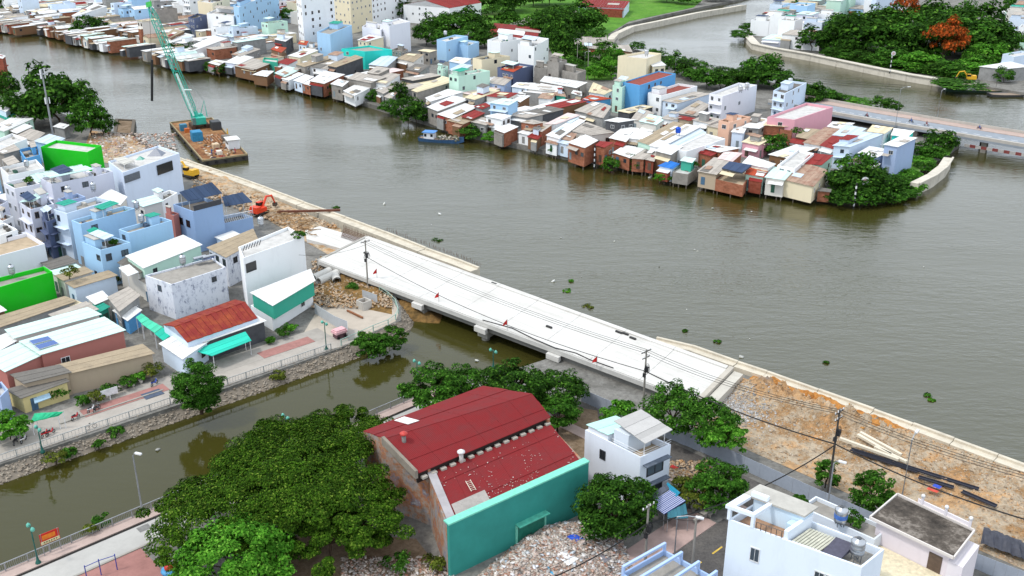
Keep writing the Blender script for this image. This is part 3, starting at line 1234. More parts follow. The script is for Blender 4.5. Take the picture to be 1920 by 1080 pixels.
def clutter(root, P, h, slope, rnd, zone):
    """patched sheets, a lean-to at the front, sometimes a raised loft"""
    def q(u, v, dz=0.0):
        p = P[0].lerp(P[1], u).lerp(P[3].lerp(P[2], u), v)
        return Vector((p.x, p.y, h + slope * v + dz))
    for _ in range(rnd.choice((0, 1, 1, 2, 3))):
        u0, v0 = rnd.uniform(-.05, .6), rnd.uniform(-.04, .7)
        u1, v1 = min(1.06, u0 + rnd.uniform(.2, .6)), min(1.03, v0 + rnd.uniform(.1, .35))
        pts = [q(u0, v0), q(u1, v0 + rnd.uniform(-.03, .03)), q(u1, v1), q(u0, v1 + rnd.uniform(-.03, .03))]
        rc, rs, rr, _n = ROOFS[rnd.choice(PATCH)]
        lift = .16 + rnd.uniform(0, .14)
        MB().prism(pts, [p.z + lift for p in pts], [p.z + lift + .05 for p in pts]).build('roof_patch', sheet_mat(rc, rs, rr), root)
    if rnd.random() < .55:
        out = (P[0] - P[3]).normalized() * rnd.uniform(1.0, 2.4)
        u0, u1 = (0, rnd.uniform(.5, 1)) if rnd.random() < .5 else (rnd.uniform(0, .5), 1)
        a, b = P[0].lerp(P[1], u0), P[0].lerp(P[1], u1)
        hz = h * rnd.uniform(.62, .9)
        rc, rs, rr, _n = ROOFS[rnd.choice(PATCH)]
        pts = [a + out, b + out, b, a]
        zz = [hz - .35, hz - .35 + rnd.uniform(-.1, .1), hz, hz]
        MB().prism(pts, zz, [z + .07 for z in zz]).build('lean_to_roof', sheet_mat(rc, rs, rr), root)
        if rnd.random() < .6:
            ins = [p.lerp((a + b + out) / 2, .08) for p in pts]
            MB().prism(ins, -.7, [z - .02 for z in zz]).build('lean_to_wall', wallm(rnd.choice(['timber', 'grey', 'brick', 'darkbrick', 'concrete', 'darkgrey', 'darkgrey', 'timber'])), root)
    if rnd.random() < .1:
        u0, v0 = rnd.uniform(.02, .4), rnd.uniform(.1, .6)
        u1, v1 = min(.98, u0 + rnd.uniform(.4, .6)), min(.98, v0 + rnd.uniform(.2, .35))
        hh = rnd.uniform(1.2, 2.6)
        pts = [q(u0, v0), q(u1, v0), q(u1, v1), q(u0, v1)]
        MB().prism(pts, [p.z - .1 for p in pts], [p.z + hh for p in pts]).build('loft_wall', wallm(rnd.choice(['white', 'offwhite', 'grey', 'paleblue'])), root)
        rc, rs, rr, _n = ROOFS[rnd.choice(PATCH)]
        sheet_roof(root, [Vector((p.x, p.y, 0)) for p in pts], [p.z + hh + .02 for p in pts], sheet_mat(rc, rs, rr), ov=.25, name='loft_roof')


def rooftop(root, P, z, rnd, wmat):
    """stair head, canopy and low partitions on a flat roof"""
    def q(u, v):
        return P[0].lerp(P[1], u).lerp(P[3].lerp(P[2], u), v)
    if rnd.random() < .75:
        v0 = rnd.choice((.08, .35, .62))
        v1 = v0 + rnd.uniform(.18, .3)
        pts = [q(.08, v0), q(.62, v0), q(.62, v1), q(.08, v1)]
        hh = rnd.uniform(1.9, 2.6)
        MB().prism(pts, z, z + hh).build('stair_head', wmat, root)
        if rnd.random() < .5:
            rc, rs, rr, _n = ROOFS[rnd.choice('WMGANE')]
            sheet_roof(root, pts, [z + hh + .02] * 4, sheet_mat(rc, rs, rr), ov=.3, name='stair_roof')
        else:
            MB().prism(offset_poly(pts if sum(pts[i].x * pts[(i + 1) % 4].y - pts[(i + 1) % 4].x * pts[i].y for i in range(4)) > 0 else pts[::-1], .15), z + hh + .001, z + hh + .15).build('stair_roof', concrete('#b8b5ae', .5), root)
    if rnd.random() < .5:
        v0 = rnd.uniform(0, .6)
        pts = [q(.1, v0), q(.92, v0), q(.92, v0 + .3), q(.1, v0 + .3)]
        rc, rs, rr, _n = ROOFS[rnd.choice('WMGAEN')]
        zt = z + rnd.uniform(2.2, 2.9)
        sheet_roof(root, pts, [zt, zt, zt + .4, zt + .4], sheet_mat(rc, rs, rr), ov=.1, name='terrace_roof')
        for p in pts[:2]:
            MB().tube([(p.x, p.y, z), (p.x, p.y, zt + .02)], .05, 4).build('terrace_post', FRAMES[0], root)
    for _ in range(rnd.randint(1, 4)):
        p = q(rnd.uniform(.15, .85), rnd.uniform(.1, .9))
        MB().box((p.x, p.y, z + .35), (rnd.uniform(.5, 1.6), rnd.uniform(.4, .9), .7), E1).build('roof_clutter', plain('clutter' + str(rnd.randint(0, 5)), rnd.choice(['#5a5650', '#7d8a94', '#8a6a54', '#3f6a58', '#b0aca4', '#44546a']), .7), root)


REG = {'A': (0, 0), 'B': (480, 0), 'C': (960, 0), 'D': (1440, 0), 'E': (0, 270), 'F': (480, 270), 'G': (960, 200), 'I': (1340, 200), 'J': (0, 540), 'K': (480, 540),
       'L': (960, 540), 'M': (1440, 600), 'N': (0, 810), 'O': (480, 810), 'Q': (960, 810), 'S': (1440, 810)}


def rp(reg, x, y):
    o = REG[reg]
    return o[0] + x / 4, o[1] + y / 4


def H(reg, pts, h, wall, rt, roof, slope=0.0, **kw):
    v = [float(a) for a in pts.replace(',', ' ').split()]
    hh = [h, h, h + slope, h + slope] if rt == 's' else [h] * 4
    P = [at(*rp(reg, v[2 * i], v[2 * i + 1]), hh[i]) for i in range(4)]
    return house(P, h, wall, rt, roof, slope, **kw)
FW = dict(zone='at the far waterfront', stilts=True, z0=-.9, group='waterfront houses on the far bank')
FB = dict(zone='on the far bank', group='houses on the far bank')
# --- far waterfront, right to left (photo survey, eave corners)
H('I', '518,547 735,598 842,478 655,420', 3.6, 'cream', 's', 'U', .5, label='waterfront house with red and white striped rusty roof at far bank', **{k: v for k, v in FW.items() if k != 'zone'})
H('I', '775,632 862,640 866,622 800,612', 1.6, 'brick', 's', 'D', label='tiny brick hut on the water end of striped roof house', z0=-1.2, wins=0, group=FW['group'])
H('I', '655,428 795,438 880,368 730,352', 4.2, 'mint', 's', 'R', .3, **FB)
H('I', '470,440 600,465 745,350 625,320', 5.2, 'white', 'f', 'W', **FB)
H('I', '385,530 520,550 590,475 455,455', 3.8, 'offwhite', 's', 'M', .3, **FW)
H('I', '235,505 362,528 400,470 265,448', 3.6, 'mint', 's', 'O', .2, **FW)
H('I', '215,425 400,462 450,432 265,372', 4.6, 'white', 's', 'W', .2, **FB)
H('I', '8,545 215,592 275,500 110,470', 2.2, 'brick', 'f', 'T', label='bare brick house on stilts with planted balcony at far waterfront', par=.2, stilts=True, z0=-.9, group=FW['group'])
H('I', '55,462 205,497 275,440 112,413', 4.9, 'darkgrey', 's', 'N', .2, z0=4.6, wins=0, ov=.1, label='navy sheet canopy over the planted brick balcony house', cat='canopy', name='balcony_canopy')
H('G', '1400,485 1530,510 1650,400 1520,385', 3.4, 'tan', 's', 'G', .4, **FW)
H('G', '1205,490 1320,508 1400,450 1270,438', 2.2, 'concrete', 'f', 'W', par=.3, label='grey concrete deck house with mint terrace and potted plants at far waterfront', stilts=True, z0=-.9, group=FW['group'])
H('G', '1270,405 1345,420 1370,392 1300,380', 4.6, 'teal', 's', 'M', **FB)
H('G', '1105,445 1200,465 1250,430 1178,410', 2.8, 'paleblue', 's', 'B', .2, **FW)
H('G', '1080,332 1190,360 1275,300 1150,285', 4.8, 'concrete', 's', 'W', .3, **FB)
H('G', '1000,395 1060,410 1085,352 1010,340', 2.8, 'darkbrick', 's', 'G', .3, **FW)
H('G', '765,345 880,382 985,318 850,292', 3.0, 'brick', 's', 'W', .3, **FW)
H('G', '900,388 985,395 1070,345 985,322', 2.9, 'brick', 's', 'G', .3, **FW)
H('G', '635,290 692,306 752,272 665,262', 4.6, 'brick', 's', 'R', .3, **FW)
H('G', '425,270 545,308 638,255 550,215', 4.8, 'brick', 's', 'W', .2, **FW)
H('G', '735,235 850,262 945,165 845,150', 4.6, 'brick', 's', 'W', .4, **FB)
H('G', '870,235 960,247 1050,200 945,170', 4.8, 'white', 's', 'W', .2, **FB)
H('G', '345,268 420,286 445,260 372,250', 3.0, 'paleblue', 's', 'A', .2, **FW)
H('G', '255,265 335,285 355,260 300,240', 2.6, 'white', 's', 'U', .2, **FW)
H('G', '50,195 122,212 165,185 95,175', 3.0, 'white', 's', 'W', .2, **FW)
H('G', '120,228 190,245 240,195 170,185', 2.8, 'timber', 's', 'R', .2, **FW)
H('G', '70,117 162,132 232,120 150,100', 5.6, 'brick', 's', 'G', .2, **FB)
H('G', '165,175 222,187 305,130 240,115', 4.2, 'brick', 's', 'G', .3, **FB)
H('G', '255,132 330,132 505,65 420,50', 4.6, 'white', 's', 'P', .3, **FB)
H('G', '262,215 350,240 545,105 470,88', 4.0, 'white', 's', 'W', .3, **FB)
H('G', '345,235 440,258 480,205 400,190', 3.4, 'brown', 's', 'U', .2, **FB)
H('G', '430,180 600,215 760,195 560,120', 3.8, 'offwhite', 's', 'G', .3, **FB)
H('G', '705,105 800,118 915,100 790,85', 7.0, 'darkgrey', 's', 'W', .2, **FB)
H('G', '945,260 1035,288 1305,135 1215,115', 4.8, 'mint', 's', 'T', .2, **FB)
H('G', '1035,292 1110,308 1408,152 1310,134', 4.9, 'white', 's', 'W', .2, **FB)
H('G', '1112,305 1210,322 1450,195 1400,165', 4.4, 'white', 's', 'A', .2, **FB)
H('G', '1215,312 1310,335 1600,240 1450,200', 5.2, 'white', 'f', 'W', par=.3, **FB)
H('G', '1450,315 1560,342 1700,312 1520,290', 4.2, 'brick', 's', 'W', .3, **FB)
H('G', '1400,345 1490,370 1560,335 1440,315', 3.6, 'brick', 's', 'R', .2, **FB)
H('G', '1550,390 1650,410 1720,350 1600,340', 3.9, 'brick', 's', 'P', .2, **FB)
H('G', '1550,105 1632,118 1790,75 1690,60', 7.0, 'peach', 'f', 'W', **FB)
H('G', '1650,190 1730,200 1760,150 1690,140', 4.6, 'paleblue', 's', 'W', .1, **FB)
H('G', '1735,150 1850,165 1960,100 1850,85', 5.0, 'concrete', 's', 'W', .3, **FB)
H('G', '1730,265 1850,290 1920,250 1800,225', 4.0, 'pink', 's', 'C', .2, **FB)
H('G', '1200,80 1330,105 1385,92 1270,70', 3.6, 'tan', 's', 'R', .3, **FB)
H('G', '1360,100 1480,130 1560,95 1440,70', 4.2, 'white', 's', 'G', .3, **FB)
H('G', '960,110 1080,135 1130,100 1010,80', 4.4, 'offwhite', 's', 'M', .2, **FB)
H('G', '1120,90 1200,100 1290,75 1180,60', 3.6, 'white', 's', 'G', .2, **FB)
# right tip
H('I', '895,292 1010,302 1262,205 1090,190', 6.2, 'paleblue', 's', 'A', .2, **FB)
H('I', '1080,350 1210,380 1330,330 1165,300', 4.6, 'periwinkle', 's', 'W', .2, **FB)
H('I', '1275,285 1370,302 1508,236 1405,222', 8.0, 'periwinkle', 's', 'W', .2, label='tall narrow periwinkle house at the tip of the far bank', group=FB['group'])
H('I', '1330,215 1440,228 1490,185 1350,165', 6.0, 'turquoise', 's', 'W', .2, **FB)
H('I', '670,272 790,292 930,170 830,158', 4.4, 'white', 's', 'U', .2, **FB)
H('I', '795,292 890,317 970,235 890,220', 4.4, 'white', 's', 'R', .2, **FB)
H('I', '890,215 1035,227 1130,165 990,140', 4.6, 'offwhite', 's', 'A', .2, **FB)
H('I', '610,227 690,242 790,175 690,163', 4.2, 'brown', 's', 'T', .2, **FB)
H('I', '850,150 950,167 1040,125 890,115', 4.4, 'white', 's', 'W', .2, **FB)
H('I', '1150,187 1270,202 1330,160 1190,140', 6.6, 'white', 's', 'C', .2, **FB)
H('I', '395,78 600,98 888,2 690,-30', 7.6, 'pink', 'f', 'W', label='big pink house with long side wall beside the old bridge', cat='house', group=FB['group'], wins=.35)
H('I', '370,140 545,150 600,110 420,90', 5.2, 'brick', 's', 'C', .2, **FB)
H('I', '490,170 580,180 600,140 520,130', 4.4, 'brick', 'f', 'D', **FB)
H('I', '215,155 330,165 400,100 290,85', 5.0, 'grey', 's', 'W', .3, **FB)
H('I', '230,260 370,285 400,235 270,225', 3.6, 'pink', 's', 'C', .2, **FB)
H('I', '560,270 660,285 680,250 590,240', 3.4, 'white', 's', 'R', .2, **FB)
H('C', '1830,720? 0,0 0,0 0,0'.replace('?', ''), 3, 'white', 's', 'W') if False else None
H('D', '40,680 130,700 290,620 170,605', 9.0, 'paleblue', 'f', 'D', **FB)
# middle block (C)
H('C', '795,420 1010,440 1120,400 990,385', 14, 'cream', 'f', 'W', label='tall cream block with blank wall rising over the far bank', group=FB['group'], wins=.3)
H('C', '1010,455 1060,500 1150,490 1090,440', 11, 'cream', 's', 'W', .1, **FB)
H('C', '830,615 960,640 1228,552 1100,532', 10, 'skyblue', 'f', 'R', label='bright blue house with white balconied front on the far bank', group=FB['group'], par=.4)
H('C', '755,640 828,655 900,610 838,598', 9, 'mint', 'f', 'W', **FB)
H('C', '1020,695 1120,718 1390,645 1250,625', 7.0, 'white', 'f', 'R', wins=.6, **FB)
H('C', '1130,755 1240,775 1480,705 1370,690', 5.2, 'paleblue', 's', 'G', .2, **FB)
H('C', '1240,850 1380,870 1480,790 1400,755', 4.0, 'grey', 's', 'G', .3, **FB)
H('C', '1480,702 1580,722 1838,636 1700,620', 9.0, 'palelav', 'f', 'W', label='lilac white three-storey box house with glazed end on far bank', group=FB['group'], wins=.8)
H('C', '165,505 262,515 290,482 190,470', 8, 'concrete', 'f', 'C', wins=0, **FB)
H('C', '265,458 350,470 412,450 330,430', 11, 'concrete', 'f', 'W', wins=.1, **FB)
H('C', '355,522 490,552 555,526 420,495', 8, 'concrete', 'f', 'G', wins=.6, **FB)
H('C', '45,330 165,350 275,288 135,270', 12, 'white', 'f', 'W', wins=.6, **FB)
H('C', '-110,505 0,530 162,490 30,470', 8, 'navygrey', 'f', 'W', wins=.5, **FB)
H('C', '0,650 110,665 170,625 40,620', 5, 'paleblue', 's', 'W', .2, **FB)
H('C', '90,665 330,690 370,650 180,630', 4.8, 'offwhite', 's', 'W', .3, **FB)
H('C', '215,610 480,660 560,620 250,572', 5.2, 'concrete', 's', 'W', .1, **FB)
H('C', '330,715 400,725 385,690 320,690', 4.6, 'teal', 's', 'U', .1, **FB)
H('C', '200,735 290,745 330,700 230,700', 4.6, 'white', 's', 'U', .1, **FB)
H('C', '450,700 520,720 515,690 465,680', 4.4, 'grey', 's', 'W', .2, **FB)
H('C', '580,690 690,710 750,680 610,620', 4.0, 'white', 's', 'C', .3, **FB)
H('C', '530,745 600,760 740,740 590,715', 3.6, 'skyblue', 's', 'O', .1, **FB)
H('C', '475,830 560,850 690,780 610,765', 3.6, 'grey', 's', 'G', .2, **FB)
H('C', '560,855 680,885 740,800 690,780', 3.4, 'grey', 's', 'G', .3, **FB)
H('C', '900,895 1000,915 1060,850 960,810', 3.2, 'offwhite', 's', 'G', .3, **FB)
H('C', '970,925 1080,945 1120,880 1030,860', 3.8, 'white', 's', 'M', .2, **FB)
H('C', '0,740 60,765 130,720 50,715', 5, 'timber', 's', 'W', .2, **FB)
H('C', '-40,860 110,885 230,860 60,835', 4.6, 'grey', 's', 'G', .2, **FB)
# B: left middle of the far bank, waterfront first
H('B', '145,548 215,577 335,520 240,500', 3.6, 'brick', 's', 'M', .3, **FW)
H('B', '195,590 245,603 355,556 300,540', 3.0, 'white', 's', 'W', .3, **FW)
H('B', '285,603 345,622 430,577 370,560', 3.0, 'paleblue', 's', 'W', .2, **FW)
H('B', '345,625 405,642 440,606 390,600', 2.8, 'brick', 's', 'W', .1, **FW)
H('B', '405,607 510,628 662,560 520,535', 4.2, 'brick', 's', 'W', .3, **FW)
H('B', '565,630 645,648 690,612 620,595', 4.6, 'concrete', 's', 'W', .2, **FW)
H('B', '660,682 742,717 862,655 740,640', 3.2, 'white', 's', 'W', .3, **FW)
H('B', '690,590 860,622 975,580 760,545', 5.4, 'concrete', 's', 'G', .3, **FB)
H('B', '862,612 972,632 1078,560 990,548', 5.0, 'white', 's', 'G', .2, **FB)
H('B', '835,546 915,557 1000,515 910,500', 6.2, 'concrete', 's', 'G', .2, **FB)
H('B', '1170,678 1210,692 1512,602 1400,575', 5.6, 'concrete', 's', 'C', .2, **FB)
H('B', '905,680 955,702 1085,632 1040,610', 3.6, 'grey', 's', 'G', .2, **FW)
H('B', '965,725 1010,742 1060,692 1020,680', 2.8, 'grey', 's', 'G', .2, **FW)
H('B', '1275,735 1310,762 1550,692 1440,670', 4.2, 'white', 's', 'W', .3, **FB)
H('B', '1288,803 1362,833 1592,746 1480,720', 4.6, 'concrete', 's', 'W', .3, **FW)
H('B', '1365,857 1470,890 1660,802 1560,775', 3.8, 'brick', 's', 'W', .3, **FW)
H('B', '1570,732 1640,748 1822,682 1720,655', 5.8, 'grey', 's', 'C', .2, **FB)
H('B', '1440,903 1552,932 1640,895 1540,870', 3.4, 'brick', 's', 'T', .2, **FW)
H('B', '1610,912 1722,938 1790,905 1690,880', 3.4, 'grey', 's', 'G', .2, **FW)
H('B', '1545,877 1620,893 1712,850 1640,830', 4.2, 'brown', 's', 'R', .2, **FB)
H('B', '1640,800 1700,818 1752,796 1720,775', 4.6, 'grey', 's', 'R', .2, **FB)
H('B', '1725,872 1842,897 1910,870 1820,850', 5.6, 'white', 's', 'W', .1, **FB)
H('B', '1757,772 1892,790 1962,750 1850,740', 8.4, 'lightblue', 's', 'M', .1, **FB)
H('B', '1730,720 1880,740 1960,700 1830,690', 6.0, 'offwhite', 's', 'R', .2, **FB)
H('B', '1790,970 1862,997 1962,952 1890,930', 3.6, 'brick', 's', 'W', .2, **FW)
H('B', '-100,500 0,520 100,480 20,465', 3.8, 'timber', 's', 'G', .2, **FB)
H('B', '-20,560 80,575 130,535 50,530', 3.0, 'timber', 's', 'W', .2, **FW)
H('B', '300,482 365,502 632,420 580,408', 5.6, 'concrete', 's', 'T', .2, **FB)
H('B', '402,502 535,520 700,428 600,415', 5.0, 'white', 's', 'G', .2, **FB)
H('B', '540,492 600,505 800,432 745,415', 6.0, 'darkgrey', 's', 'T', .2, **FB)
H('B', '245,417 330,432 465,378 385,365', 5.2, 'cream', 's', 'W', .1, **FB)
H('B', '50,452 160,468 165,440 60,430', 5.0, 'teal', 'f', 'W', **FB)
H('B', '150,470 240,485 310,450 230,440', 4.4, 'white', 's', 'R', .2, **FB)
H('B', '115,370 190,395 225,360 150,345', 5.0, 'brown', 's', 'O', .2, **FB)
H('B', '320,330 375,340 390,310 335,305', 6.2, 'paleblue', 's', 'O', .2, **FB)
H('B', '140,295 220,312 275,275 190,265', 6.0, 'darkgrey', 's', 'W', .1, **FB)
H('B', '380,365 430,375 500,330 440,320', 4.8, 'paleblue', 's', 'G', .2, **FB)
H('B', '640,365 815,385 1020,372 850,340', 7.4, 'turquoise', 'f', 'G', label='turquoise walled house in the middle of the far bank', group=FB['group'], wins=.3)
H('B', '455,240 555,257 718,187 590,178', 12, 'lightblue', 'f', 'G', wins=.3, **FB)
H('B', '930,180 1000,192 1155,162 1070,135', 13.5, 'palelav', 'f', 'W', wins=.3, **FB)
H('B', '795,200 935,222 990,190 850,165', 11.5, 'palelav', 'f', 'W', wins=1, **FB)
H('B', '765,300 832,312 955,278 850,262', 8.4, 'cream', 's', 'W', .1, **FB)
H('B', '1355,297 1427,312 1590,270 1490,260', 8.6, 'lightblue', 'f', 'W', wins=.6, **FB)
H('B', '1500,330 1590,345 1672,312 1590,300', 6.0, 'lightblue', 'f', 'W', wins=.2, **FB)
H('B', '1735,300 1832,318 2000,290 1850,262', 9, 'white', 'f', 'W', wins=.6, **FB)
H('B', '1625,435 1692,448 1905,420 1800,405', 9.6, 'cream', 'f', 'K', wins=.6, **FB)
H('B', '1220,380 1300,392 1350,378 1260,370', 5.2, 'concrete', 's', 'C', .1, **FB)
H('B', '1020,370 1090,385 1140,370 1080,350', 6, 'concrete', 'f', 'G', **FB)
H('B', '1060,440 1180,465 1255,410 1140,400', 4.6, 'offwhite', 's', 'T', .2, **FB)
H('B', '850,485 980,500 1060,430 960,415', 4.6, 'grey', 's', 'A', .2, **FB)
H('B', '1360,510 1400,520 1440,495 1390,490', 6, 'mint', 'f', 'W', **FB)
H('B', '1450,525 1530,545 1620,490 1540,480', 4.8, 'white', 's', 'A', .2, **FB)
H('B', '1450,460 1550,480 1610,440 1500,430', 4.6, 'lightblue', 's', 'W', .2, **FB)
H('B', '1130,520 1230,540 1300,490 1200,480', 4.4, 'grey', 's', 'D', .2, **FB)
H('B', '1740,620 1860,640 1920,590 1800,580', 5, 'periwinkle', 's', 'G', .2, **FB)
H('B', '1840,520 1930,540 2000,500 1910,490', 8, 'navygrey', 's', 'O', .2, **FB)
# tall blocks at the back of town
TB = dict(zone='in the town at the top', group='tall buildings at the back of the town', z0=-.5)
H('A', '1750,40 1790,55 2085,-70 2000,-90', 16, 'lightblue', 'f', 'W', wins=1, **TB)
H('A', '1550,100 1750,120 1850,80 1640,60', 11, 'white', 'f', 'W', wins=1, **TB)
H('A', '1480,10 1590,25 1720,-15 1600,-40', 14, 'cream', 'f', 'W', wins=1, **TB)
H('A', '1410,130 1455,140 1550,110 1480,100', 9, 'navygrey', 'f', 'K', wins=.5, **TB)
H('A', '540,118 562,125 800,48 710,28', 6, 'white', 's', 'W', .1, wins=.7, zone='on the far bank', group=FB['group'])
H('A', '1375,372 1442,385 1700,290 1600,272', 4.6, 'white', 's', 'W', .1, wins=.5, zone='on the far bank', group=FB['group'])
H('A', '1565,470 1640,492 1690,462 1620,450', 2.8, 'timber', 's', 'W', .1, **FW)
H('A', '1690,468 1790,482 1900,430 1800,412', 3.8, 'lavender', 's', 'W', .1, **FB)
H('A', '1760,495 1900,525 2010,460 1890,440', 3.6, 'timber', 's', 'G', .2, **FW)
H('A', '1740,410 1800,425 1950,370 1860,350', 4, 'grey', 's', 'G', .2, **FB)
H('A', '1240,300 1260,328 1455,265 1390,250', 3.6, 'white', 's', 'W', .1, **FB)
H('A', '1230,270 1280,282 1380,235 1300,220', 5, 'brown', 's', 'T', .2, **FB)
H('A', '0,870 10,872 12,440 -100,400'.replace('440', '860').replace('400', '840'), 3, 'teal', 's', 'E', wins=0) if False else None
H('B', '290,-150 330,-130 575,-160 480,-190', 32, 'white', 'f', 'W', label='tallest white tower block with scattered small windows at town back', cat='tower block', wins=1.6, z0=-.5)
H('B', '575,-120 700,-100 860,-130 740,-150', 24, 'cream', 'f', 'W', label='cream hotel block with maroon trim beside the white tower', cat='hotel', wins=1.8, z0=-.5)
H('B', '840,-120 860,-105 1130,-160 1040,-180', 22, 'white', 'f', 'W', label='white slab block with square dark windows behind arched lilac house', cat='apartment block', wins=2.2, z0=-.5)
H('B', '1105,35 1450,62 1690,20 1560,0', 9.5, 'white', 'g', 'R', rise=3.2, label='long white school with maroon hipped roof by the trees', cat='school', wins=2.0, z0=-.5)
house([at(x, y, 5) for x, y in ((918, 63), (1005, 77), (1012, 54), (928, 46))], 5, 'brown', 's', 'R', .6, z0=-.5, wins=.2, label='long dark red roofed shed before the park trees', cat='shed', name='shed')
house([at(x, y, 5) for x, y in ((1085, 12), (1170, 16), (1180, 4), (1095, 0))], 5, 'paleblue', 's', 'R', .6, z0=-.5, wins=.5, label='dark red roofed pavilion at the top of park meadow', cat='pavilion', name='pavilion')
# --- houses left of the canal
LC = dict(zone='left of the canal', group='houses left of the canal', z0=-.3)
H('E', '305,22 655,62 760,10 420,-30', 8.0, 'green', 'f', 'W', label='vivid green wall house with glazed rooftop by upstream works', z0=-.3, wins=.3, group=LC['group'])
H('E', '812,130 922,214 1345,68 1185,12', 10.5, '#d3dff0', 'f', 'W', label='large pale blue-white blank house nearest the river barge', z0=-.3, wins=.0, par=.5, group=LC['group'])
H('E', '1298,452 1447,507 1668,448 1530,402', 9.5, 'slateblue', 'f', 'D', label='slate blue house with navy pitched roof canopies', z0=-.3, wins=0, par=.7, group=LC['group'])
H('E', '1570,560 1680,596 1895,548 1800,512', 4.6, 'slateblue', 'f', 'D', label='lower slate blue wing with lattice rail beside the soil bank', z0=-.3, wins=0, group=LC['group'])
H('E', '890,640 965,668 1288,573 1210,548', 9.0, 'lightblue', 'f', 'G', wins=.3, **LC)
H('E', '615,735 752,797 978,737 830,690', 8.0, 'lightblue', 'f', 'D', wins=.6, **LC)
H('E', '535,572 605,602 1010,484 930,465', 9.6, 'lightblue', 'f', 'T', wins=.5, **LC)
H('E', '400,492 500,522 832,422 720,395', 10.5, 'paleblue', 'f', 'G', wins=.5, **LC)
H('E', '145,440 228,492 405,450 330,375', 10, 'lavender', 'f', 'D', wins=.7, **LC)
H('E', '300,255 385,302 705,235 610,180', 11, 'lavender', 'f', 'W', wins=.5, **LC)
H('E', '640,218 705,245 845,205 775,178', 10.5, 'lavender', 'f', 'W', wins=.0, **LC)
H('E', '430,412 480,432 640,395 580,370', 10, 'periwinkle', 'f', 'W', wins=.4, **LC)
H('E', '25,292 110,335 300,298 200,250', 10.5, 'palelav', 'f', 'C', wins=.8, **LC)
H('E', '310,545 352,585 455,545 400,518', 8.5, 'navygrey', 'f', 'D', wins=1, **LC)
H('E', '-190,765 -50,850 335,748 200,665', 7.6, 'palelav', 'f', 'T', label='pale lilac house with cut-out roof frame at the photo edge', z0=-.3, wins=.6, group=LC['group'])
H('E', '-160,1040 -60,1092 392,958 330,918', 6.0, 'green', 'f', 'G', label='bright green house with roof tanks above tan awnings', z0=-.3, wins=.15, group=LC['group'])
H('E', '-90,640 -10,690 130,640 30,590', 8.6, 'white', 'f', 'W', wins=.6, **LC)
H('E', '-120,420 -20,470 60,430 -30,395', 9, 'lavender', 'f', 'G', wins=.7, **LC)
H('E', '-80,540 20,580 100,545 0,510', 6.5, 'white', 'f', 'W', wins=.7, **LC)
H('E', '955,842 1080,928 1503,758 1370,690', 6.4, 'mint', 's', 'W', .2, wins=.2, pieces=True, **LC)
H('E', '895,890 1050,965 1090,930 960,845', 5.2, 'offwhite', 's', 'D', .2, wins=.8, **LC)
H('E', '1085,985 1285,1055 1692,925 1590,850', 7.0, 'stained', 'f', 'G', label='peeling whitewashed house with bare concrete roof terrace', z0=-.3, wins=.6, group=LC['group'], par=.35)
H('E', '1565,778 1697,848 1925,722 1890,645', 6.4, 'stained', 's', 'T', .3, wins=.4, **LC)
H('E', '1240,520 1300,540 1340,520 1290,505', 8, 'salmon', 'f', 'W', wins=0, **LC)
H('E', '1000,430 1080,470 1215,430 1150,390', 8.2, 'offwhite', 's', 'M', .2, wins=.3, **LC)
H('E', '1140,395 1210,430 1330,365 1270,345', 7.4, 'white', 'f', 'D', wins=.3, **LC)
H('E', '750,400 900,455 945,400 830,345', 7.0, 'offwhite', 's', 'W', .2, wins=.3, **LC)
H('E', '0,175 60,235 330,180 270,115', 8.5, 'white', 'f', 'W', wins=.5, **LC)
H('E', '140,40 190,110 300,80 280,10', 8.0, 'skyblue', 'f', 'B', wins=.4, **LC)
H('E', '-20,60 30,75 140,45 100,5', 8.0, 'concrete', 's', 'G', .2, wins=.4, **LC)
# white tower and teal-trim wing
house([at(447, 463, 10.5), at(456, 484, 10.5), at(570, 443, 10.5), at(540, 425, 10.5)], 10.5, 'white', 'f', 'W', z0=-.3, wins=.0, par=.6, label='tall plain white house with rooftop planting beside the teal wing', group=LC['group'])
house([at(473, 549, 5.4), at(512, 572, 5.4), at(588, 528, 5.4), at(580, 508, 5.4)], 5.4, 'teal', 's', 'W', .1, z0=2.6, wins=.2, label='teal upper storey with white sheet roof beside the canal', group=LC['group'], name='house_wing')
house([at(470, 572, 2.6), at(510, 596, 2.6), at(586, 548, 2.6), at(582, 530, 2.6)], 2.55, 'white', 'f', 'W', z0=-.3, wins=.6, label='white ground floor under the teal wing by the canal path', par=.02, group=LC['group'], name='house_wing')
# rusty red roof house by the canal
house([at(307, 610, 4.4), at(352, 642, 4.4), at(482, 597, 4.4), at(440, 563, 4.4)], 4.4, 'paleblue', 'g', 'X', rise=1.3, z0=-.3, label='canal side house with dark red rusty roof', group=LC['group'], wins=.6)
H('J', '1210,418 1372,527 1560,400 1420,300', 3.4, 'paleblue', 's', 'W', -.1, label='pale blue corner shop with white sheet lean-to by canal path', z0=-.3, group=LC['group'])
H('J', '1420,410 1545,400 1980,250 1900,205', 3.5, 'darkgrey', 's', 'W', .2, label='low shop with long white lean-to roof below rusty red roof', z0=-.3, group=LC['group'])
H('J', '165,402 312,498 925,320 775,226', 4.8, 'salmon', 's', 'M', .1, label='salmon walled house with pale mint roof and solar panels', z0=-.3, wins=.1, pieces=True, group=LC['group'])
H('J', '-110,530 45,622 308,502 172,408', 4.4, 'salmon', 's', 'M', .1, label='front block of salmon house with plain mint roof', z0=-.3, wins=.1, group=LC['group'])
H('J', '55,315 115,372 742,200 650,155', 4.9, 'offwhite', 's', 'M', .1, label='long pale mint roof house behind the salmon house', z0=-.3, wins=.2, group=LC['group'])
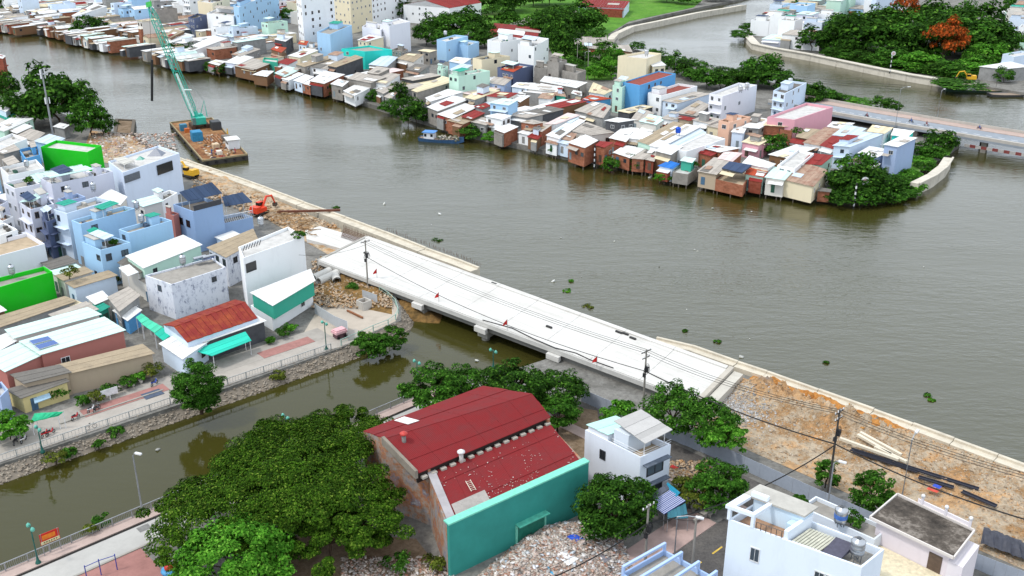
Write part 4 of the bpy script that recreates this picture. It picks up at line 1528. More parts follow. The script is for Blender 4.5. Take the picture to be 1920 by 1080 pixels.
H('J', '440,582 515,642 1140,492 1060,430', 3.6, 'tan', 's', 'T', .4, label='tan fibre roofed cottage with hanging cloths facing canal path', z0=-.3, wins=.3, group=LC['group'])
H('J', '100,652 190,712 512,632 437,584', 3.7, 'tan', 's', 'D', .3, label='weathered grey roofed end of the tan cottage', z0=-.3, wins=.4, group=LC['group'])
H('J', '65,765 168,822 500,702 440,662', 2.7, 'yellowish', 's', 'D', .3, label='low grey corrugated porch beside the tan cottage', z0=-.3, wins=.4, group=LC['group'])
H('J', '-120,250 -20,300 560,100 480,70', 3.2, 'grey', 's', 'T', .2, label='long tan awning roof under the bright green house', z0=-.3, wins=0, group=LC['group'])
H('J', '-80,400 -10,470 110,400 60,340', 4.2, 'paleblue', 's', 'W', .2, wins=.2, **LC)
H('J', '-60,740 0,820 60,760 10,700', 4.6, 'periwinkle', 'f', 'W', wins=.3, **LC)
H('J', '820,70 900,170 1040,60 960,0', 4.2, 'grey', 's', 'G', .2, wins=.7, **LC)
H('J', '860,170 960,240 1050,170 960,120', 2.8, 'skyblue', 's', 'W', .2, wins=.5, **LC)
H('J', '660,70 720,120 810,80 760,30', 3.2, 'offwhite', 's', 'W', .2, wins=.5, **LC)
H('J', '680,140 750,180 810,145 750,110', 2.8, 'teal', 's', 'E', .2, wins=.5, **LC)
H('J', '500,110 560,150 610,120 550,95', 2.8, 'grey', 's', 'C', .2, wins=.5, **LC)
# upper left of the left bank
H('A', '-60,850 60,905 150,830 20,795', 5, 'offwhite', 's', 'E', .2, wins=.4, **LC)
H('A', '-60,960 30,985 245,890 150,850', 5, 'mint', 's', 'W', .2, wins=.3, **LC)
H('A', '40,965 130,1000 240,950 150,920', 4.6, 'concrete', 's', 'W', .2, wins=.5, **LC)
H('A', '130,1020 260,1060 330,1000 230,970', 5, 'grey', 's', 'G', .2, wins=.5, **LC)
H('A', '-60,1060 60,1095 200,1040 90,1000', 7, 'white', 'f', 'W', wins=.5, **LC)
H('A', '405,950 480,965 515,940 450,925', 3.4, 'grey', 's', 'W', .1, wins=.4, **LC)
H('A', '260,1060 400,1090 480,1040 370,1010', 6, 'lightblue', 's', 'A', .2, wins=.5, **LC)
H('A', '-80,420 20,440 38,420 -40,400', 7, 'darkbrick', 's', 'W', .2, wins=.5, label='brick building cut by the photo edge above the left trees', group=LC['group'])

# ---- rows surveyed only roughly: filled between the houses above, on the far bank and opposite bank
CELL = {}
ROOFPX = []
for P, h in HOUSES:
    ROOFPX.append(([pix((p.x, p.y, h)) for p in P], min(p.y for p in P)))


HIDE = [True]


def hides(P, h):
    """would this filler stand before a surveyed roof?"""
    if not HIDE[0]:
        return False
    c = sum(P, Vector()) / 4
    tops = [pix((p.x, p.y, h)) for p in P] + [pix((c.x, c.y, h))]
    for poly, y in ROOFPX:
        if y > c.y - 4 and abs(poly[0][0] - tops[4][0]) < 150 and any(in_poly(t, poly) for t in tops):
            return True
    return False


for P, h in HOUSES:
    c = sum(P, Vector()) / 4
    CELL.setdefault((int(c.x // 40), int(c.y // 40)), []).append(P)


def inside(p, P):
    s = 0
    for i in range(len(P)):
        a, b = P[i], P[(i + 1) % len(P)]
        cr = (b.x - a.x) * (p.y - a.y) - (b.y - a.y) * (p.x - a.x)
        if abs(cr) < 1e-9:
            continue
        if s == 0:
            s = 1 if cr > 0 else -1
        elif (cr > 0) != (s > 0):
            return False
    return True


def in_poly(p, poly):
    r = False
    j = len(poly) - 1
    for i in range(len(poly)):
        a, b = poly[i], poly[j]
        if (a[1] > p[1]) != (b[1] > p[1]) and p[0] < (b[0] - a[0]) * (p[1] - a[1]) / (b[1] - a[1]) + a[0]:
            r = not r
        j = i
    return r


def near_cells(c):
    k = (int(c.x // 40), int(c.y // 40))
    for i in (-1, 0, 1):
        for j in (-1, 0, 1):
            yield from CELL.get((k[0] + i, k[1] + j), ())


def free(P):
    c = sum(P, Vector()) / 4
    pts = [c] + [p.lerp(c, .12) for p in P] + [P[i].lerp(P[(i + 1) % 4], .5).lerp(c, .1) for i in range(4)]
    for Q in near_cells(c):
        if any(inside(p, Q) for p in pts) or any(inside(q.lerp(sum(Q, Vector()) / 4, .1), P) for q in Q):
            return False
    return True


def fill(zones, dirv, seed, wcol, rcol, tall, zone, group, wlen=(9, 17), wwid=(4, 6.5), z0=-.9, maxn=200, avoid=(), gap=.5, stilt=None):
    rg = random.Random(seed)
    d2 = Vector((math.cos(R(dirv)), math.sin(R(dirv)), 0))
    d1 = Vector((d2.y, -d2.x, 0))
    k = 0
    for poly in zones:
        pts = [at(x, y, 0) for x, y in poly]
        smin = min(p.dot(d1) for p in pts)
        smax = max(p.dot(d1) for p in pts)
        tmin = min(p.dot(d2) for p in pts)
        tmax = max(p.dot(d2) for p in pts)
        t = tmin
        while t < tmax:
            dep = rg.uniform(*wlen)
            s_ = smin + rg.uniform(0, 3)
            while s_ < smax:
                w = rg.uniform(*wwid)
                t0 = t + rg.uniform(-1.2, 1.2)
                dl = dep * rg.uniform(.75, 1.02)
                P = [d1 * s_ + d2 * t0, d1 * (s_ + w) + d2 * t0, d1 * (s_ + w) + d2 * (t0 + dl), d1 * s_ + d2 * (t0 + dl)]
                s_ += w + gap * rg.random()
                c = sum(P, Vector()) / 4
                x, y = pix(c)
                if not in_poly((x, y), poly) or not free(P) or k >= maxn:
                    continue
                if any(in_poly((x, y), a) for a in avoid):
                    continue
                big = rg.random() < tall
                h = rg.uniform(6, 11.5) if big else rg.uniform(2.8, 4.6)
                if all(not (-25 < a < 1945 and b > -3) for a, b in [pix((p.x, p.y, -.4)) for p in P]):
                    continue
                if hides(P, h):
                    if big and not hides(P, 3.2):
                        big, h = False, 3.2
                    else:
                        continue
                rt = 'f' if big and rg.random() < .75 else ('g' if rg.random() < .12 else 's')
                house(P, h, rg.choice([w for w in wcol if not big or w not in ('brick', 'timber', 'darkgrey', 'tan')]), rt, rg.choice(rcol), rg.uniform(0, .5) if rt == 's' else 0, z0=z0, zone=zone, group=group, wins=.8, px=x, door=not big, name='house' if big else 'shack')
                CELL.setdefault((int(c.x // 40), int(c.y // 40)), []).append(P)
                k += 1
            t += dep + gap


SHW = ['white', 'offwhite', 'grey', 'timber', 'brick', 'paleblue', 'concrete', 'lightblue', 'cream', 'white', 'tan', 'mint', 'darkgrey']
SHR = ['W', 'W', 'G', 'W', 'G', 'T', 'U', 'A', 'C', 'W', 'R', 'M', 'P', 'W', 'W', 'D']
# waterfront and second rows, left part
HIDE[0] = False
fill([[(-30, 36), (0, 28), (130, 50), (140, 74), (-30, 50)], [(140, 50), (300, 84), (400, 124), (520, 148), (535, 165), (395, 142), (290, 106), (140, 76)]], 46, 1,
     ['timber', 'brick', 'grey', 'timber', 'offwhite', 'white', 'concrete', 'darkgrey'], ['G', 'G', 'W', 'T', 'W', 'W', 'M'], 0, 'along the upper left waterfront', 'waterfront shacks at the far left', wlen=(11, 15), wwid=(3, 4.6), gap=.2, maxn=75)
HIDE[0] = True
TREES_C = [[(1000, 20), (1180, 20), (1180, 110), (1110, 150), (1030, 120), (990, 60)], [(770, 25), (920, 25), (920, 85), (780, 85)]]
fill([[(0, -40), (420, -40), (560, 60), (760, 70), (1000, 120), (1160, 140), (1330, 170), (1560, 215), (1700, 250), (1700, 290), (1560, 360), (1300, 325), (1060, 285), (880, 245), (640, 172), (400, 122), (130, 50), (0, 26)]],
     46, 2, SHW, SHR, .16, 'in the far bank rows', 'filler houses on the far bank', wlen=(11, 17), wwid=(4.2, 7), maxn=175, avoid=TREES_C + [[(1500, 180), (1800, 230), (1800, 280), (1560, 205)]])
fill([[(420, -45), (1000, -45), (1000, 15), (760, 30), (560, 45), (420, 5)]], 46, 12, SHW + ['white', 'white'], SHR, .4, 'at the back of the town', 'houses at the back of the town', wlen=(14, 20), wwid=(7, 11), maxn=40, avoid=TREES_C)
OPP = [[(1450, -40), (1475, 10), (1420, 60), (1440, 82), (1540, 95), (1570, 40), (1800, 10), (1900, 50), (1900, 90), (1960, 130), (1990, -40)]]
fill(OPP, 58, 3, ['white', 'white', 'paleblue', 'offwhite', 'lightblue', 'grey', 'mint', 'cream', 'lavender'], ['W', 'W', 'G', 'A', 'M', 'U'], .6, 'on the opposite bank', 'houses on the opposite bank', wlen=(14, 20), wwid=(7, 11), z0=-.5, maxn=75, avoid=[[(1560, 30), (1880, 30), (1880, 130), (1540, 110)]])
H('D', '785,-60 820,-40 1000,-60 930,-90', 16, 'paleblue', 'f', 'W', label='tall pale blue block rising over the wood on opposite bank', wins=.6, z0=-.5, cat='apartment block')
H('D', '1590,500 1770,520 1960,500 1820,465', 5, 'grey', 's', 'W', .3, label='long grey warehouse beside boats on the opposite bank', wins=.2, z0=-.5, cat='warehouse')
H('D', '1760,405 1850,425 1990,400 1900,380', 7, 'paleblue', 'f', 'W', label='pale blue box house behind the warehouse on opposite bank', wins=.6, z0=-.5)
fill([[(-60, 245), (110, 262), (190, 310), (300, 390), (310, 420), (190, 430), (100, 470), (-80, 480)]], 46, 5, ['white', 'lavender', 'lightblue', 'paleblue', 'offwhite', 'grey', 'palelav', 'mint'],
     ['W', 'W', 'G', 'A', 'T', 'M', 'D'], .55, 'in rows left of the canal', 'filler houses left of the canal', wlen=(11, 15), wwid=(4.2, 6.2), maxn=40, z0=-.3,
     avoid=[[(0, 120), (225, 160), (225, 262), (0, 240)], [(150, 255), (345, 265), (345, 320), (480, 400), (600, 480), (600, 560), (560, 520), (480, 420), (330, 330), (160, 300)]])
HIDE[0] = True
fill([[(-40, -60), (470, -60), (470, 0), (430, 20), (300, 50), (130, 25), (0, 8)]], 46, 22, ['white', 'white', 'paleblue', 'offwhite', 'lightblue', 'grey', 'white', 'palelav'], SHR, .4, 'at the upper left of town', 'houses at the upper left of town', wlen=(13, 19), wwid=(6, 10), maxn=60)
fill([[(60, 560), (220, 480), (330, 520), (330, 600), (250, 620), (130, 640)], [(300, 430), (470, 440), (450, 480), (330, 480)], [(-80, 480), (100, 470), (230, 540), (120, 560), (-80, 640)]], 46, 6, ['white', 'grey', 'offwhite', 'timber', 'paleblue', 'concrete'],
     ['W', 'G', 'M', 'T', 'D'], 0, 'in alleys left of the canal', 'low sheds in alleys left of the canal', wlen=(5, 9), wwid=(3, 5), maxn=45, z0=-.3)
# ------------------------------------------------------------------ red roofed hall
STEEL_DARK = plain('dark_handle', '#30363a', .4)
hall = empty('warehouse')
tag(hall, 'big hall with dark red sheet roof and long green front wall', 'warehouse')
TEALW = plain('green_paint', '#358c82', .7, .2, 0, .08, .3)
TEALTOP = plain('pale_green_paint', '#79c9b2', .7, .2, 0, .08)
OLDWALL = multi_ground('old_plaster_brick', ['#5a5660', '#8d8a92', '#9c8f84', '#a8714e', '#7d7a84', '#c2bdb8'], .35, 1.8, .05, .5)
REDROOF = sheet_mat('#7e2729', .42)
GL, GR = at(842, 985, 7.3), at(1104, 867, 7.3)
hA, hB, hC, hD = at(681, 809, 8.6), at(906, 724, 8.6), at(998, 740, 10.4), at(722, 824, 10.4)
hE, hF = at(1033, 783, 8.4), at(785, 888, 8.4)
lE, lF = at(1031, 796, 7.5), at(803, 890, 7.5)
lG, lH = (GR + Vector((0, 0, -.5))), (GL + Vector((0, 0, -.5)))


def flat(v):
    return Vector((v.x, v.y, 0))


wdir = flat(GR - GL).normalized()
wout = Vector((wdir.y, -wdir.x, 0))
lG, lH = lG - wout * .5 - wdir * .4, lH - wout * .5 + wdir * .4
fw = MB().prism([GL, GR, GR - wout * .45, GL - wout * .45], -.5, 7.3).build('front_wall', TEALW, hall)
MB().prism([GL + wout * .08 - wdir * .08, GR + wout * .08 + wdir * .08, GR - wout * 1.0 + wdir * .08, GL - wout * 1.0 - wdir * .08], 7.302, 7.5).build('coping', TEALTOP, hall)
gm = flat(GL).lerp(flat(GR), .56)
ghz = 3.0
gate = MB().box(gm + wout * .06 + UP * ghz / 2, (4.2, .12, ghz), wdir, -wout).build('gate', plain('gate_green', '#237563', .5), hall)
MB().box(gm + wout * .45 + UP * (ghz + .12), (4.8, .9, .14), wdir, -wout).build('gate_canopy', plain('canopy_green', '#4ea893', .6), hall)
for sgn in (-1, 1):
    MB().box(gm + wdir * sgn * 2.25 + wout * .1 + UP * ghz / 2, (.22, .2, ghz), wdir, -wout).build('gate_post', TEALTOP, hall)
MB().box(gm + wout * .13 + UP * .9, (.25, .04, .12), wdir, -wout).build('gate_handle', STEEL_DARK, gate)


def side(pts, out, th=.35):
    for (a, za), (b, zb) in zip(pts, pts[1:]):
        a, b = flat(a), flat(b)
        MB().prism([a, b, b - out * th, a - out * th], -.5, [za, zb, zb, za]).build('side_wall', OLDWALL, hall)


lo = -wdir
side([(GL - wdir * .02 - wout * .46, 6.9), (lF, 7.5), (lF - wout * .01, 8.45), (hD, 10.45), (hA, 8.65)], lo)
side([(GR - wout * .46, 6.9), (lE, 7.4), (lE - wout * .01, 8.35), (hC, 10.3), (hB, 8.5)], wdir)
a, b = flat(hA), flat(hB)
MB().prism([a, b, b + wout * .35, a + wout * .35], -.5, 8.4).build('back_wall', OLDWALL, hall)
a, b = flat(hF), flat(hE)
MB().prism([a - wout * .3, b - wout * .3, b - wout * .6, a - wout * .6], 6.9, 8.2).build('clerestory_wall', plain('clerestory_dark', '#2a211d', .8), hall)
CBL = concrete('#b0a99e', .5)
for k in range(15):
    p = a.lerp(b, (k + .5) / 15) + wout * .15
    MB().box(p + UP * 7.72, (.75, .5, .32), wdir, -wout).build('eave_block', CBL, hall)
# cranked parapet strips on the left gable
for (p, zp), (q, zq) in (((hD, 10.4), (hF, 8.4)),):
    p, q = flat(p) - wdir * .1, flat(q) - wdir * .1
    MB().prism([p, q, q - wdir * .4, p - wdir * .4], [zp - .6, zq - .6, zq - .6, zp - .6], [zp + .55, zq + .5, zq + .5, zp + .55]).build('gable_parapet', concrete('#8d8478', .7), hall)


def roof_plane(name, q, rows, cols, th=.08, ov=0.0):
    """q: corners with heights, low-left, low-right, high-right, high-left"""
    rt_ = empty(name)
    rt_.parent = hall
    Ln = (q[1] - q[0]).length
    for r in range(rows):
        for c in range(cols):
            u0, u1 = c / cols, (c + 1) / cols - .001
            v0, v1 = r / rows, (r + 1) / rows + (.012 if r < rows - 1 else 0)
            lift = .07 * (r % 2) + .012 * (c % 2)
            P4 = [q[0].lerp(q[1], u).lerp(q[3].lerp(q[2], u), v) for u, v in ((u0, v0), (u1, v0), (u1, v1), (u0, v1))]
            MB().prism(P4, [p.z + lift for p in P4], [p.z + lift + th for p in P4], [(u0 * Ln, 0), (u1 * Ln, 0), (u1 * Ln, 4), (u0 * Ln, 4)]).build('roof_sheet', REDROOF, rt_)


roof_plane('upper_roof_far_slope', [hA, hB, hC, hD], 4, 6)
roof_plane('upper_roof_near_slope', [hF, hE, hC + UP * .02, hD + UP * .02], 3, 6)
roof_plane('lower_roof', [lH, lG, lE, lF], 4, 6)
g1, g2 = lH, lH.lerp(lF, 1.0)
MB().prism([lH - wdir * .1, lF - wdir * .1, lF - wdir * -1.0, lH - wdir * -1.0], [7.0, 7.75, 7.75, 7.0], [7.1, 7.85, 7.85, 7.1]).build('gutter', concrete('#a7a3a4', .5), hall)
pp = [lH.lerp(lG, u).lerp(lF.lerp(lE, u), v) for u, v in ((.06, .02), (.30, .02), (.30, .30), (.06, .30))]
MB().prism(pp, [p.z + .16 for p in pp], [p.z + .22 for p in pp], [(0, 0), (5, 0), (5, 3), (0, 3)]).build('patch_sheet', sheet_mat('#a8a29c', .5), hall)
pp = [hA.lerp(hB, u).lerp(hD.lerp(hC, u), v) for u, v in ((.22, .1), (.30, .1), (.30, .6), (.22, .6))]
MB().prism(pp, [p.z + .16 for p in pp], [p.z + .22 for p in pp]).build('white_patch', plain('white_sheet', '#dcdad6', .6), hall)
for (x, y, ytop, cc, z) in ((758, 838, 812, '#c04038', 9.3), (865, 870, 846, '#dcdcdc', 7.3)):
    p = at(x, y, z)
    zt = top_z(p, ytop)
    v = MB().lathe((p.x, p.y, z - .3), [(.28, 0), (.28, zt - z)], 10).build('vent_pipe', plain('vent_' + cc[1:], '#b8b4b0' if cc != '#c04038' else '#7c7672', .5), hall, True)
    MB().lathe((p.x, p.y, zt - .3), [(.2, 0), (.5, .12), (.5, .3), (.1, .55)], 12).build('vent_cowl', plain('cowl' + cc[1:], cc, .5), v, True)
rg = random.Random(11)
chips = []
for _ in range(520):
    u, v = rg.random(), .03 + rg.random() ** 2.4 * .8
    if noise.noise(Vector((u * 4, v * 3, 7))) < -.05:
        continue
    p = lH.lerp(lG, u).lerp(lF.lerp(lE, u), v)
    chips.append((p.x, p.y, p.z + .2, rg.uniform(.04, .13)))
rock_mesh('roof_chips', chips, island_mat('plaster_chips', ['#d8cfc6', '#b98f84', '#e0dcd8', '#c8a89c']), .4, hall)
ld = MB()
la, lb = at(873, 902, 7.6), at(884, 921, 7.35)
sd = Vector((.55, .3, 0))
ld.tube([la, lb], .05, 4)
ld.tube([la + sd, lb + sd], .05, 4)
for k in range(6):
    c = la.lerp(lb, (k + .5) / 6)
    ld.tube([c, c + sd], .035, 4)
tag(ld.build('ladder', plain('ladder_wood', '#c8bfae', .8)), 'short pale ladder lying on the lower red roof', 'ladder')

# ------------------------------------------------------------------ white three-storey house with grey canopy
NH = dict(z0=-.3)
FLATW = [at(1097, 806, 7.6), at(1201, 858, 7.6), at(1258, 833, 7.6), at(1153, 790, 7.6)]
wh = house(FLATW, 7.6, '#dfe6f0', 'f', 'T', par=.9, wins=0, label='white three-storey house with grey canopy roof beside the hall', **NH)
fP = [Vector((p.x, p.y, 0)) for p in FLATW]
wcen = sum(fP, Vector()) / 4
nfr = outward_of(fP[1], fP[2], wcen)
Lf = (fP[2] - fP[1]).length
for zc in (5.0, 1.9):
    add_window(wh, fP[1], fP[2], nfr, Lf * .5, zc, Lf * .55, 1.6, 1)
    c = fP[1].lerp(fP[2], .5) + nfr * .4
    MB().box(c + UP * (zc + 1.25), (Lf * .82, .8, .12), (fP[2] - fP[1]).normalized(), nfr).build('window_awning', plain('awning_slate', '#59626e', .7), wh)
nsd = outward_of(fP[0], fP[1], wcen)
Ls = (fP[1] - fP[0]).length
add_window(wh, fP[0], fP[1], nsd, Ls * .34, 5.2, 1.0, 1.4, 1)
add_window(wh, fP[0], fP[1], nsd, Ls * .62, 2.0, 1.0, 1.4, 1)
st = [fP[0].lerp(fP[1], .04).lerp(fP[3], .04), fP[0].lerp(fP[1], .40).lerp(fP[3].lerp(fP[2], .40), .04), fP[0].lerp(fP[1], .40).lerp(fP[3].lerp(fP[2], .40), .96), fP[3].lerp(fP[2], .03).lerp(fP[0], .04)]
MB().prism(st, 6.7, 8.4).build('stair_block', wall_mat('#e2e8f0'), wh)
sheet_roof(wh, st, [8.42] * 4, sheet_mat('#b8e0d6', .2), ov=.2, name='stair_roof')
inner = [fP[0].lerp(fP[1], u).lerp(fP[3].lerp(fP[2], u), v) for u, v in ((.46, .12), (.72, .12), (.72, .88), (.46, .88))]
MB().prism(inner, 6.7, 9.4).build('roof_room', wall_mat('#d4dde6'), wh)
can = [at(1152, 790, 10.1), at(1210, 833, 9.7), at(1260, 807, 9.7), at(1202, 769, 10.1)]
sheet_roof(wh, [can[0], can[1], can[2], can[3]], [10.1, 9.7, 9.7, 10.1], sheet_mat('#b5b3b0', .2), ov=.05, name='canopy_roof')
for i in (1, 2):
    q = can[i].lerp(can[(i + 2) % 4], .12)
    MB().tube([(q.x, q.y, 6.7), (q.x, q.y, 9.72)], .07, 5).build('post', FRAMES[0], wh)
for zz in (8.0, 8.35):
    rl = MB()
    for p, q in ((fP[0].lerp(fP[1], .5), fP[1]), (fP[1], fP[2])):
        rl.tube([(p.x, p.y, zz), (q.x, q.y, zz)], .035, 4)
    rl.build('guard_rail', FRAMES[0], wh)
for i, (x, y, c) in enumerate(((1186, 828, '#2c9a4a'), (1190, 830, '#b42a30'))):
    p = at(x, y, 7)
    tag(MB().box((p.x, p.y, 7.2), (.9, .5, .9), E1).build('terrace_crate', plain('crate' + c[1:], c, .6)), ['green', 'red'][i] + ' crate on the terrace under the grey canopy', 'crate')

# ------------------------------------------------------------------ bottom right: white terrace house
TW = '#dfe9f4'
tP = [at(1366, 974, 9.6), at(1616, 1064, 9.6), at(1658, 1030, 9.6), at(1424, 938, 9.6)]
tw = house(tP, 9.6, TW, 'f', 'G', par=1.0, wins=0, label='large white terrace house with roof tanks at the near right', **NH)
tF = [Vector((p.x, p.y, 0)) for p in tP]
tc = sum(tF, Vector()) / 4


def tq(u, v):
    return tF[0].lerp(tF[1], u).lerp(tF[3].lerp(tF[2], u), v)


n0 = outward_of(tF[0], tF[1], tc)
L0 = (tF[1] - tF[0]).length
for t in (.23, .72, .80):
    add_window(tw, tF[0], tF[1], n0, L0 * t, 6.3, 1.1, 1.9, 0)
WT = wall_mat('#e2ebf5', .2)
MB().prism([tq(u, v) for u, v in ((.04, .62), (.44, .62), (.44, 1.0), (.04, 1.0))], 8.62, 11.2).build('roof_room', wall_mat('#cfe2f0', .2), tw)
MB().prism([tq(u, v) for u, v in ((-.03, .56), (.46, .56), (.46, 1.08), (-.03, 1.08))], 11.2, 11.42).build('roof_slab', concrete('#b9b6ae', .5), tw)
for q4 in (((-.03, -.02), (.03, -.02), (.03, .56), (-.03, .56)), ((.03, -.02), (.20, -.02), (.20, .06), (.03, .06)), ((.17, .06), (.20, .06), (.20, .56), (.17, .56))):
    MB().prism([tq(u, v) for u, v in q4], 11.0, 11.42).build('frame_beam', WT, tw)
for u in (.0, .185):
    MB().prism([tq(u - .012, -.01), tq(u + .012, -.01), tq(u + .012, .05), tq(u - .012, .05)], 9.6, 11.0).build('frame_column', WT, tw)
MB().prism([tq(u, v) for u, v in ((.42, .04), (.45, .04), (.45, .96), (.42, .96))], 8.62, 10.6).build('cross_wall', WT, tw)
MB().prism([tq(u, v) for u, v in ((.02, .03), (.41, .03), (.41, .61), (.02, .61))], 8.62, 8.68).build('terrace_floor', plain('tan_tiles', '#a88468', .7), tw)
MB().prism([tq(u, v) for u, v in ((.36, .40), (.41, .40), (.41, .60), (.36, .60))], 8.69, 10.3).build('stair_head', wall_mat('#c3dcea'), tw)
lv = empty('louvre_roof')
lv.parent = tw
for k in range(9):
    u = .47 + k * .024
    MB().prism([tq(u, .12), tq(u + .018, .12), tq(u + .018, .80), tq(u, .80)], 9.3, 9.36).build('slat', plain('louvre_cream', '#bdbcaa', .6), lv)
MB().prism([tq(.47, .1), tq(.69, .1), tq(.69, .12), tq(.47, .12)], 8.6, 9.37).build('louvre_beam', WT, tw)
MB().prism([tq(u, v) for u, v in ((.70, .08), (.84, .08), (.84, .62), (.70, .62))], 9.4, [9.5, 9.5, 10.1, 10.1]).build('tarp_roof', plain('dark_tarp', '#4c4b5a', .7), tw)
rl = MB()
for u in (.215, .25, .29, .33, .37, .41):
    p = tq(u, .01)
    rl.tube([(p.x, p.y, 9.6), (p.x, p.y, 10.5)], .04, 4)
p, q = tq(.215, .01), tq(.42, .01)
rl.tube([(p.x, p.y, 10.5), (q.x, q.y, 10.5)], .05, 4)
rl.build('railing', plain('dark_rail', '#4f4a46', .5), tw)
# front arch wall of the roof room
MB().prism([tq(u, v) for u, v in ((.03, .56), (.16, .56), (.16, .64), (.03, .64))], 11.43, 12.0).build('arch_panel', WT, tw)


def tank(p, r, h, label, legs=.8, col='#b9bcc0', band=None):
    """stainless water tank on a stand"""
    t = empty('water_tank')
    m = plain('stainless', col, .28, .5, .85, .05)
    MB().lathe((p.x, p.y, p.z + legs), [(r * .75, 0), (r, .12), (r, h * .3), (r * .97, h * .32), (r, h * .36), (r, h * .62), (r * .97, h * .64), (r, h * .68), (r, h - .1), (r * .85, h), (r * .3, h + .18), (r * .28, h + .26)], 18).build('tank_body', m, t, True)
    st_ = MB()
    for k in range(4):
        a = math.pi / 4 + k * math.pi / 2
        st_.tube([(p.x + r * .7 * math.cos(a), p.y + r * .7 * math.sin(a), p.z), (p.x + r * .7 * math.cos(a), p.y + r * .7 * math.sin(a), p.z + legs + .1)], .05, 4)
    st_.box((p.x, p.y, p.z + legs), (r * 1.7, .1, .1))
    st_.box((p.x, p.y, p.z + legs * .5), (.1, r * 1.7, .1))
    st_.build('stand', plain('stand_steel', '#6a6e74', .5), t)
    if band:
        MB().lathe((p.x, p.y, p.z + legs + h * .34), [(r * 1.012, 0), (r * 1.012, h * .3)], 18).build('label_band', plain('tank_band', band, .5), t)
    MB().lathe((p.x, p.y, p.z + legs + h + .2), [(r * .34, 0), (r * .34, .1)], 12).build('lid', plain('tank_lid', '#55585c', .4, .5, .5), t)
    tag(t, label, 'water tank', 'rooftop water tanks')
    return t


def mini_tank(reg, x, y, z, label, r=.6, h=1.5, legs=.6, horizontal=False):
    p = at(*rp(reg, x, y), z)
    tank(p, r, h, label, legs)


pt = tq(.89, .45)
tank(Vector((pt.x, pt.y, 8.62)), .75, 1.7, 'steel water tank on dark stand at white terrace house corner', 1.0)
p2 = at(1574, 985, 6.5)
tank(Vector((p2.x, p2.y, 6.5)), .75, 1.8, 'steel water tank with blue band behind the white terrace house', .5, band='#4a72b8')
# rear annex behind the terrace house
ax = [at(1500, 950, 6.5), at(1640, 1012, 6.5), at(1668, 990, 6.5), at(1530, 930, 6.5)]
an = house(ax, 6.5, '#d5dbe2', 'f', 'G', par=.5, wins=.3, label='low rear annex with planted roof behind white terrace house', **NH)
# weathered house with dark flat slab roof
gP = [at(1645, 972, 8.2), at(1781, 1037, 8.2), at(1813, 996, 8.2), at(1687, 936, 8.2)]
gF = [Vector((p.x, p.y, 0)) for p in gP]
gh = house(gP, 8.0, '#d6cdd2', 'f', 'W', par=.05, wins=0, label='pinkish white house with black-stained concrete slab roof', **NH)
STAINROOF = multi_ground('stained_slab', ['#2f2b28', '#46413c', '#5a534c', '#8d857c', '#3c3733'], .35, 2.2, .03, .3)
gc_ = sum(gF, Vector()) / 4
MB().prism([p + (p - gc_).normalized() * .55 for p in gF], 8.02, 8.28).build('roof_slab', STAINROOF, gh)
ring = offset_poly(gF if sum(gF[i].x * gF[(i + 1) % 4].y - gF[(i + 1) % 4].x * gF[i].y for i in range(4)) > 0 else gF[::-1], .62)
for i in range(4):
    a, b = ring[i], ring[(i + 1) % 4]
    d = (b - a).normalized()
    MB().box(((a.x + b.x) / 2, (a.y + b.y) / 2, 8.27), ((b - a).length, .16, .34), d).build('roof_kerb', wall_mat('#d3ccc6'), gh)
# its lower terrace and outer right wall
tr = [at(1690, 1010, 5.2), at(1770, 1075, 5.2), at(1835, 1020, 5.2), at(1800, 985, 5.2)]
lower = [gF[0] + (gF[0] - gF[3]).normalized() * 5.5, gF[1] + (gF[1] - gF[2]).normalized() * 5.5, gF[1], gF[0]]
MB().prism(lower, -.3, 5.0).build('lower_block', wall_mat('#dcd4d4'), gh)
MB().prism([p + UP * 0 for p in [lower[0].lerp(lower[2], .04), lower[1].lerp(lower[3], .04), lower[2].lerp(lower[0], .01), lower[3].lerp(lower[1], .01)]], 5.0, 5.05).build('terrace_floor', plain('cream_tiles', '#d8ccae', .6), gh)
ng = outward_of(gF[0], gF[1], gc_)
Lg = (gF[1] - gF[0]).length
put('door', DOORS[0], wall_frame(gF[0], gF[1], ng, Lg * .84, 6.15, 1.5, 2.2), gh)
add_window(gh, gF[1], gF[2], outward_of(gF[1], gF[2], gc_), (gF[2] - gF[1]).length * .6, 3.4, .8, 1.8, 1)
rw = [gF[1], gF[2], gF[2] + (gF[2] - gF[3]).normalized() * 1.6, gF[1] + (gF[1] - gF[0]).normalized() * 1.6]
MB().prism([p for p in rw], -.3, 7.2).build('side_block', wall_mat('#dcd6da'), gh)
for i, u in enumerate((.3, .65, 1.0)):
    p = gF[3].lerp(gF[2], u) + (gF[2] - gF[1]).normalized() * .7
    MB().tube([(p.x, p.y, 6), (p.x, p.y, 9.3)], .16, 6).build('parapet_post', wall_mat('#dcd6da'), gh)
    MB().lathe((p.x, p.y, 9.3), [(.1, 0), (.26, .16), (.2, .4), (.05, .5)], 8).build('finial', FRAMES[0], gh, True)
a, b = gF[3] + (gF[2] - gF[1]).normalized() * .7, gF[2] + (gF[2] - gF[1]).normalized() * .7
MB().prism([a.lerp(b, .25), b, b + Vector((0, .25, 0)), a.lerp(b, .25) + Vector((0, .25, 0))], -.3, 8.9).build('parapet', wall_mat('#dcd6da'), gh)
basin = at(1716, 1043, 5.2)
tag(MB().lathe((basin.x, basin.y, 5.06), [(.25, 0), (.42, .25), (.38, .25), (.22, .05)], 12).build('wash_basin', plain('basin_red', '#c02034', .4)), 'red plastic basin on the cream terrace floor', 'basin')
shed = [at(1652, 1045, 4.6), at(1680, 1062, 4.6), at(1692, 1045, 4.6), at(1664, 1030, 4.6)]
